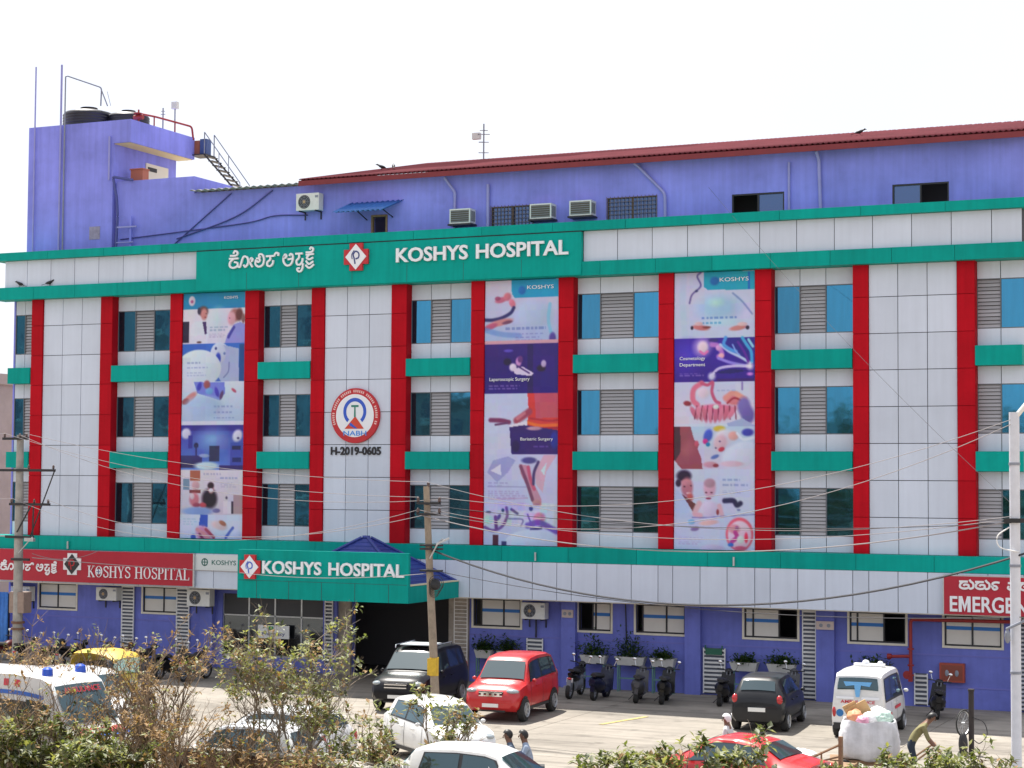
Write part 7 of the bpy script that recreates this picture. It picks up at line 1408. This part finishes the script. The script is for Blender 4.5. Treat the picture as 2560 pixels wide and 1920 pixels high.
shrub('dry thicket between brick wall and bottom white hatchback', 8.0, -24.6, 1.6, 1.1, 11, GD, 420, .10, 27, True, lo=.3, twigs=4)
shrub('small leafy shrub in front of the red tall hatchback', 7.3, -19.6, 1.9, .9, 6, GD, 330, .12, 13, lo=.5)
shrub('broad leafy shrub at the bottom right before the red saloon', 14.0, -22.2, 2.0, 1.6, 13, G, 1150, .14, 14)
shrub('leafy shrub at the left of the red saloon', 12.4, -22.0, 1.5, 1.0, 9, G, 700, .13, 15)
shrub('low leafy shrub below the white sack', 16.6, -18.4, 1.0, 1.1, 12, G, 800, .12, 16)
shrub('leafy shrub below the bending man', 17.9, -18.6, 1.3, 1.0, 10, G, 800, .12, 17)
shrub('leafy shrub below the dark iron post', 18.9, -18.8, 1.75, .8, 7, G, 560, .13, 18)
shrub('small leafy sprig left of the white pole', 19.6, -18.8, 1.35, .5, 5, G, 220, .12, 19)
# ---------------------------------------------------------------- brick wall at the bottom
BW2 = thing('brick_wall', 'low old brick boundary wall at the bottom edge', 'wall', (5.9, -24.1, 0), R(1))
b = B(); b.box(-2.4, 2.4, -.09, .09, 0, 1.20); b.obj('core', mat('mortar', (.30, .26, .22), .95, var=.2, vscale=6), BW2)
BRK = mat('old_brick', (.20, .12, .085), .9, var=.3, vscale=9, objvar=.25, bump=.4, bscale=40)
bm_ = B(); bm_.box(-.115, .115, -.018, .018, -.035, .035); bme = bm_.mesh('brick', BRK)
for r_ in range(9):
    for c_ in range(20): 
        xx = -2.28 + .24 * c_ + (.12 if r_ % 2 else 0)
        if xx < 2.3: link('brick', bme, BW2, (xx, -.1 + random.uniform(-.006, .006), 1.155 - .08 * r_), (0, random.uniform(-.02, .02), random.uniform(-.03, .03)))
b = B(); b.box(-2.45, .9, -.14, .14, 1.202, 1.27); b.obj('coping', mat('cement', (.34, .32, .29), .9, var=.2, vscale=5), BW2)
b = B(); b.box(.95, 2.5, -.3, .2, 1.20, 1.25); b.obj('loose_slab', MATS['cement'], BW2, rot=(.05, .03, 0))
# ---------------------------------------------------------------- what the window glass mirrors: the far side of the road
block('apartment_block', 'tall grey block mirrored in the left windows', -70, -82, 38, 14, 25, mat('grey_block', (.16, .17, .18), .8, var=.2, vscale=.5), 8, 7, 1.6)
block('apartment_block', 'shorter dark block mirrored in the middle windows', -43, -80, 13, 12, 13.5, mat('brown_block', (.12, .11, .10), .8, var=.2, vscale=.5), 4, 4, 1.5)
def tree(label, x, y, h, r, seed):
    rs = random.Random(seed); random.seed(seed); t = thing('roadside_tree', label, 'tree', (x, y, 0), 0, 'trees mirrored in the window glass'); b = B()
    b.tube([(0, 0, 0), (.1, .05, h * .3), (0, 0, h * .6)], [.28, .2, .1], 8)
    lb = B()
    cl = [Vector((rs.gauss(0, r * .5), rs.gauss(0, r * .5), h * rs.uniform(.4, .95))) for _ in range(16)]
    for c in cl: b.tube([(0, 0, h * .35), tuple(c)], [.09, .03], 5)
    for c in cl:
        for k in range(60):
            lb.cur = rs.choice((0, 0, 1)); leaf(lb, c + Vector((rs.gauss(0, r * .22), rs.gauss(0, r * .22), rs.gauss(0, r * .2))), rnd_dir(-.5), rs.uniform(.5, .9), rs.uniform(.25, .45))
    b.obj('trunk', BARK, t); stuff(lb.obj('crown', LEAFS, t))
for i, (x, y, h) in enumerate(((-34, -78, 12), (-29, -84, 10), (-24, -77, 9.5), (-19, -82, 12.5), (-14, -78, 11), (-9, -80, 13), (-4, -77, 11.5), (2, -82, 12.5), (8, -79, 11))): tree('dark roadside tree mirrored in the glass, number %s from the left' % ['one', 'two', 'three', 'four', 'five', 'six', 'seven', 'eight', 'nine'][i], x, y, h, 3.6, 40 + i)
def hedge(label, x, y, w, h, seed):
    rs = random.Random(seed); random.seed(seed); t = thing('roadside_hedge', label, 'hedge', (x, y, 0), 0, 'hedges mirrored in the window glass'); b = B()
    for k in range(9): b.tube([(-w / 2 + w * k / 8, 0, 0), (-w / 2 + w * k / 8 + rs.uniform(-.5, .5), 0, h * .8)], [.12, .04], 5)
    b.obj('stems', BARK, t); lb = B()
    for k in range(1900):
        lb.cur = rs.choice((0, 0, 1)); zz = h * rs.random() ** .8; leaf(lb, Vector((rs.uniform(-w / 2, w / 2), rs.gauss(0, .8), zz)), rnd_dir(-.5), rs.uniform(.5, 1.0), rs.uniform(.3, .55))
    stuff(lb.obj('foliage', LEAFS, t))
for i, x in enumerate((-26, -14, -2, 10)): hedge('dense dark hedge mirrored in the lowest windows, part %s' % ['one', 'two', 'three', 'four'][i], x, -73, 12.5, 6.2, 70 + i)
for o in list(bpy.data.objects):
    if o.name.startswith('parked_') and o.parent is None and 'label' not in o.keys():
        for c in list(o.children): bpy.data.objects.remove(c)
        bpy.data.objects.remove(o)
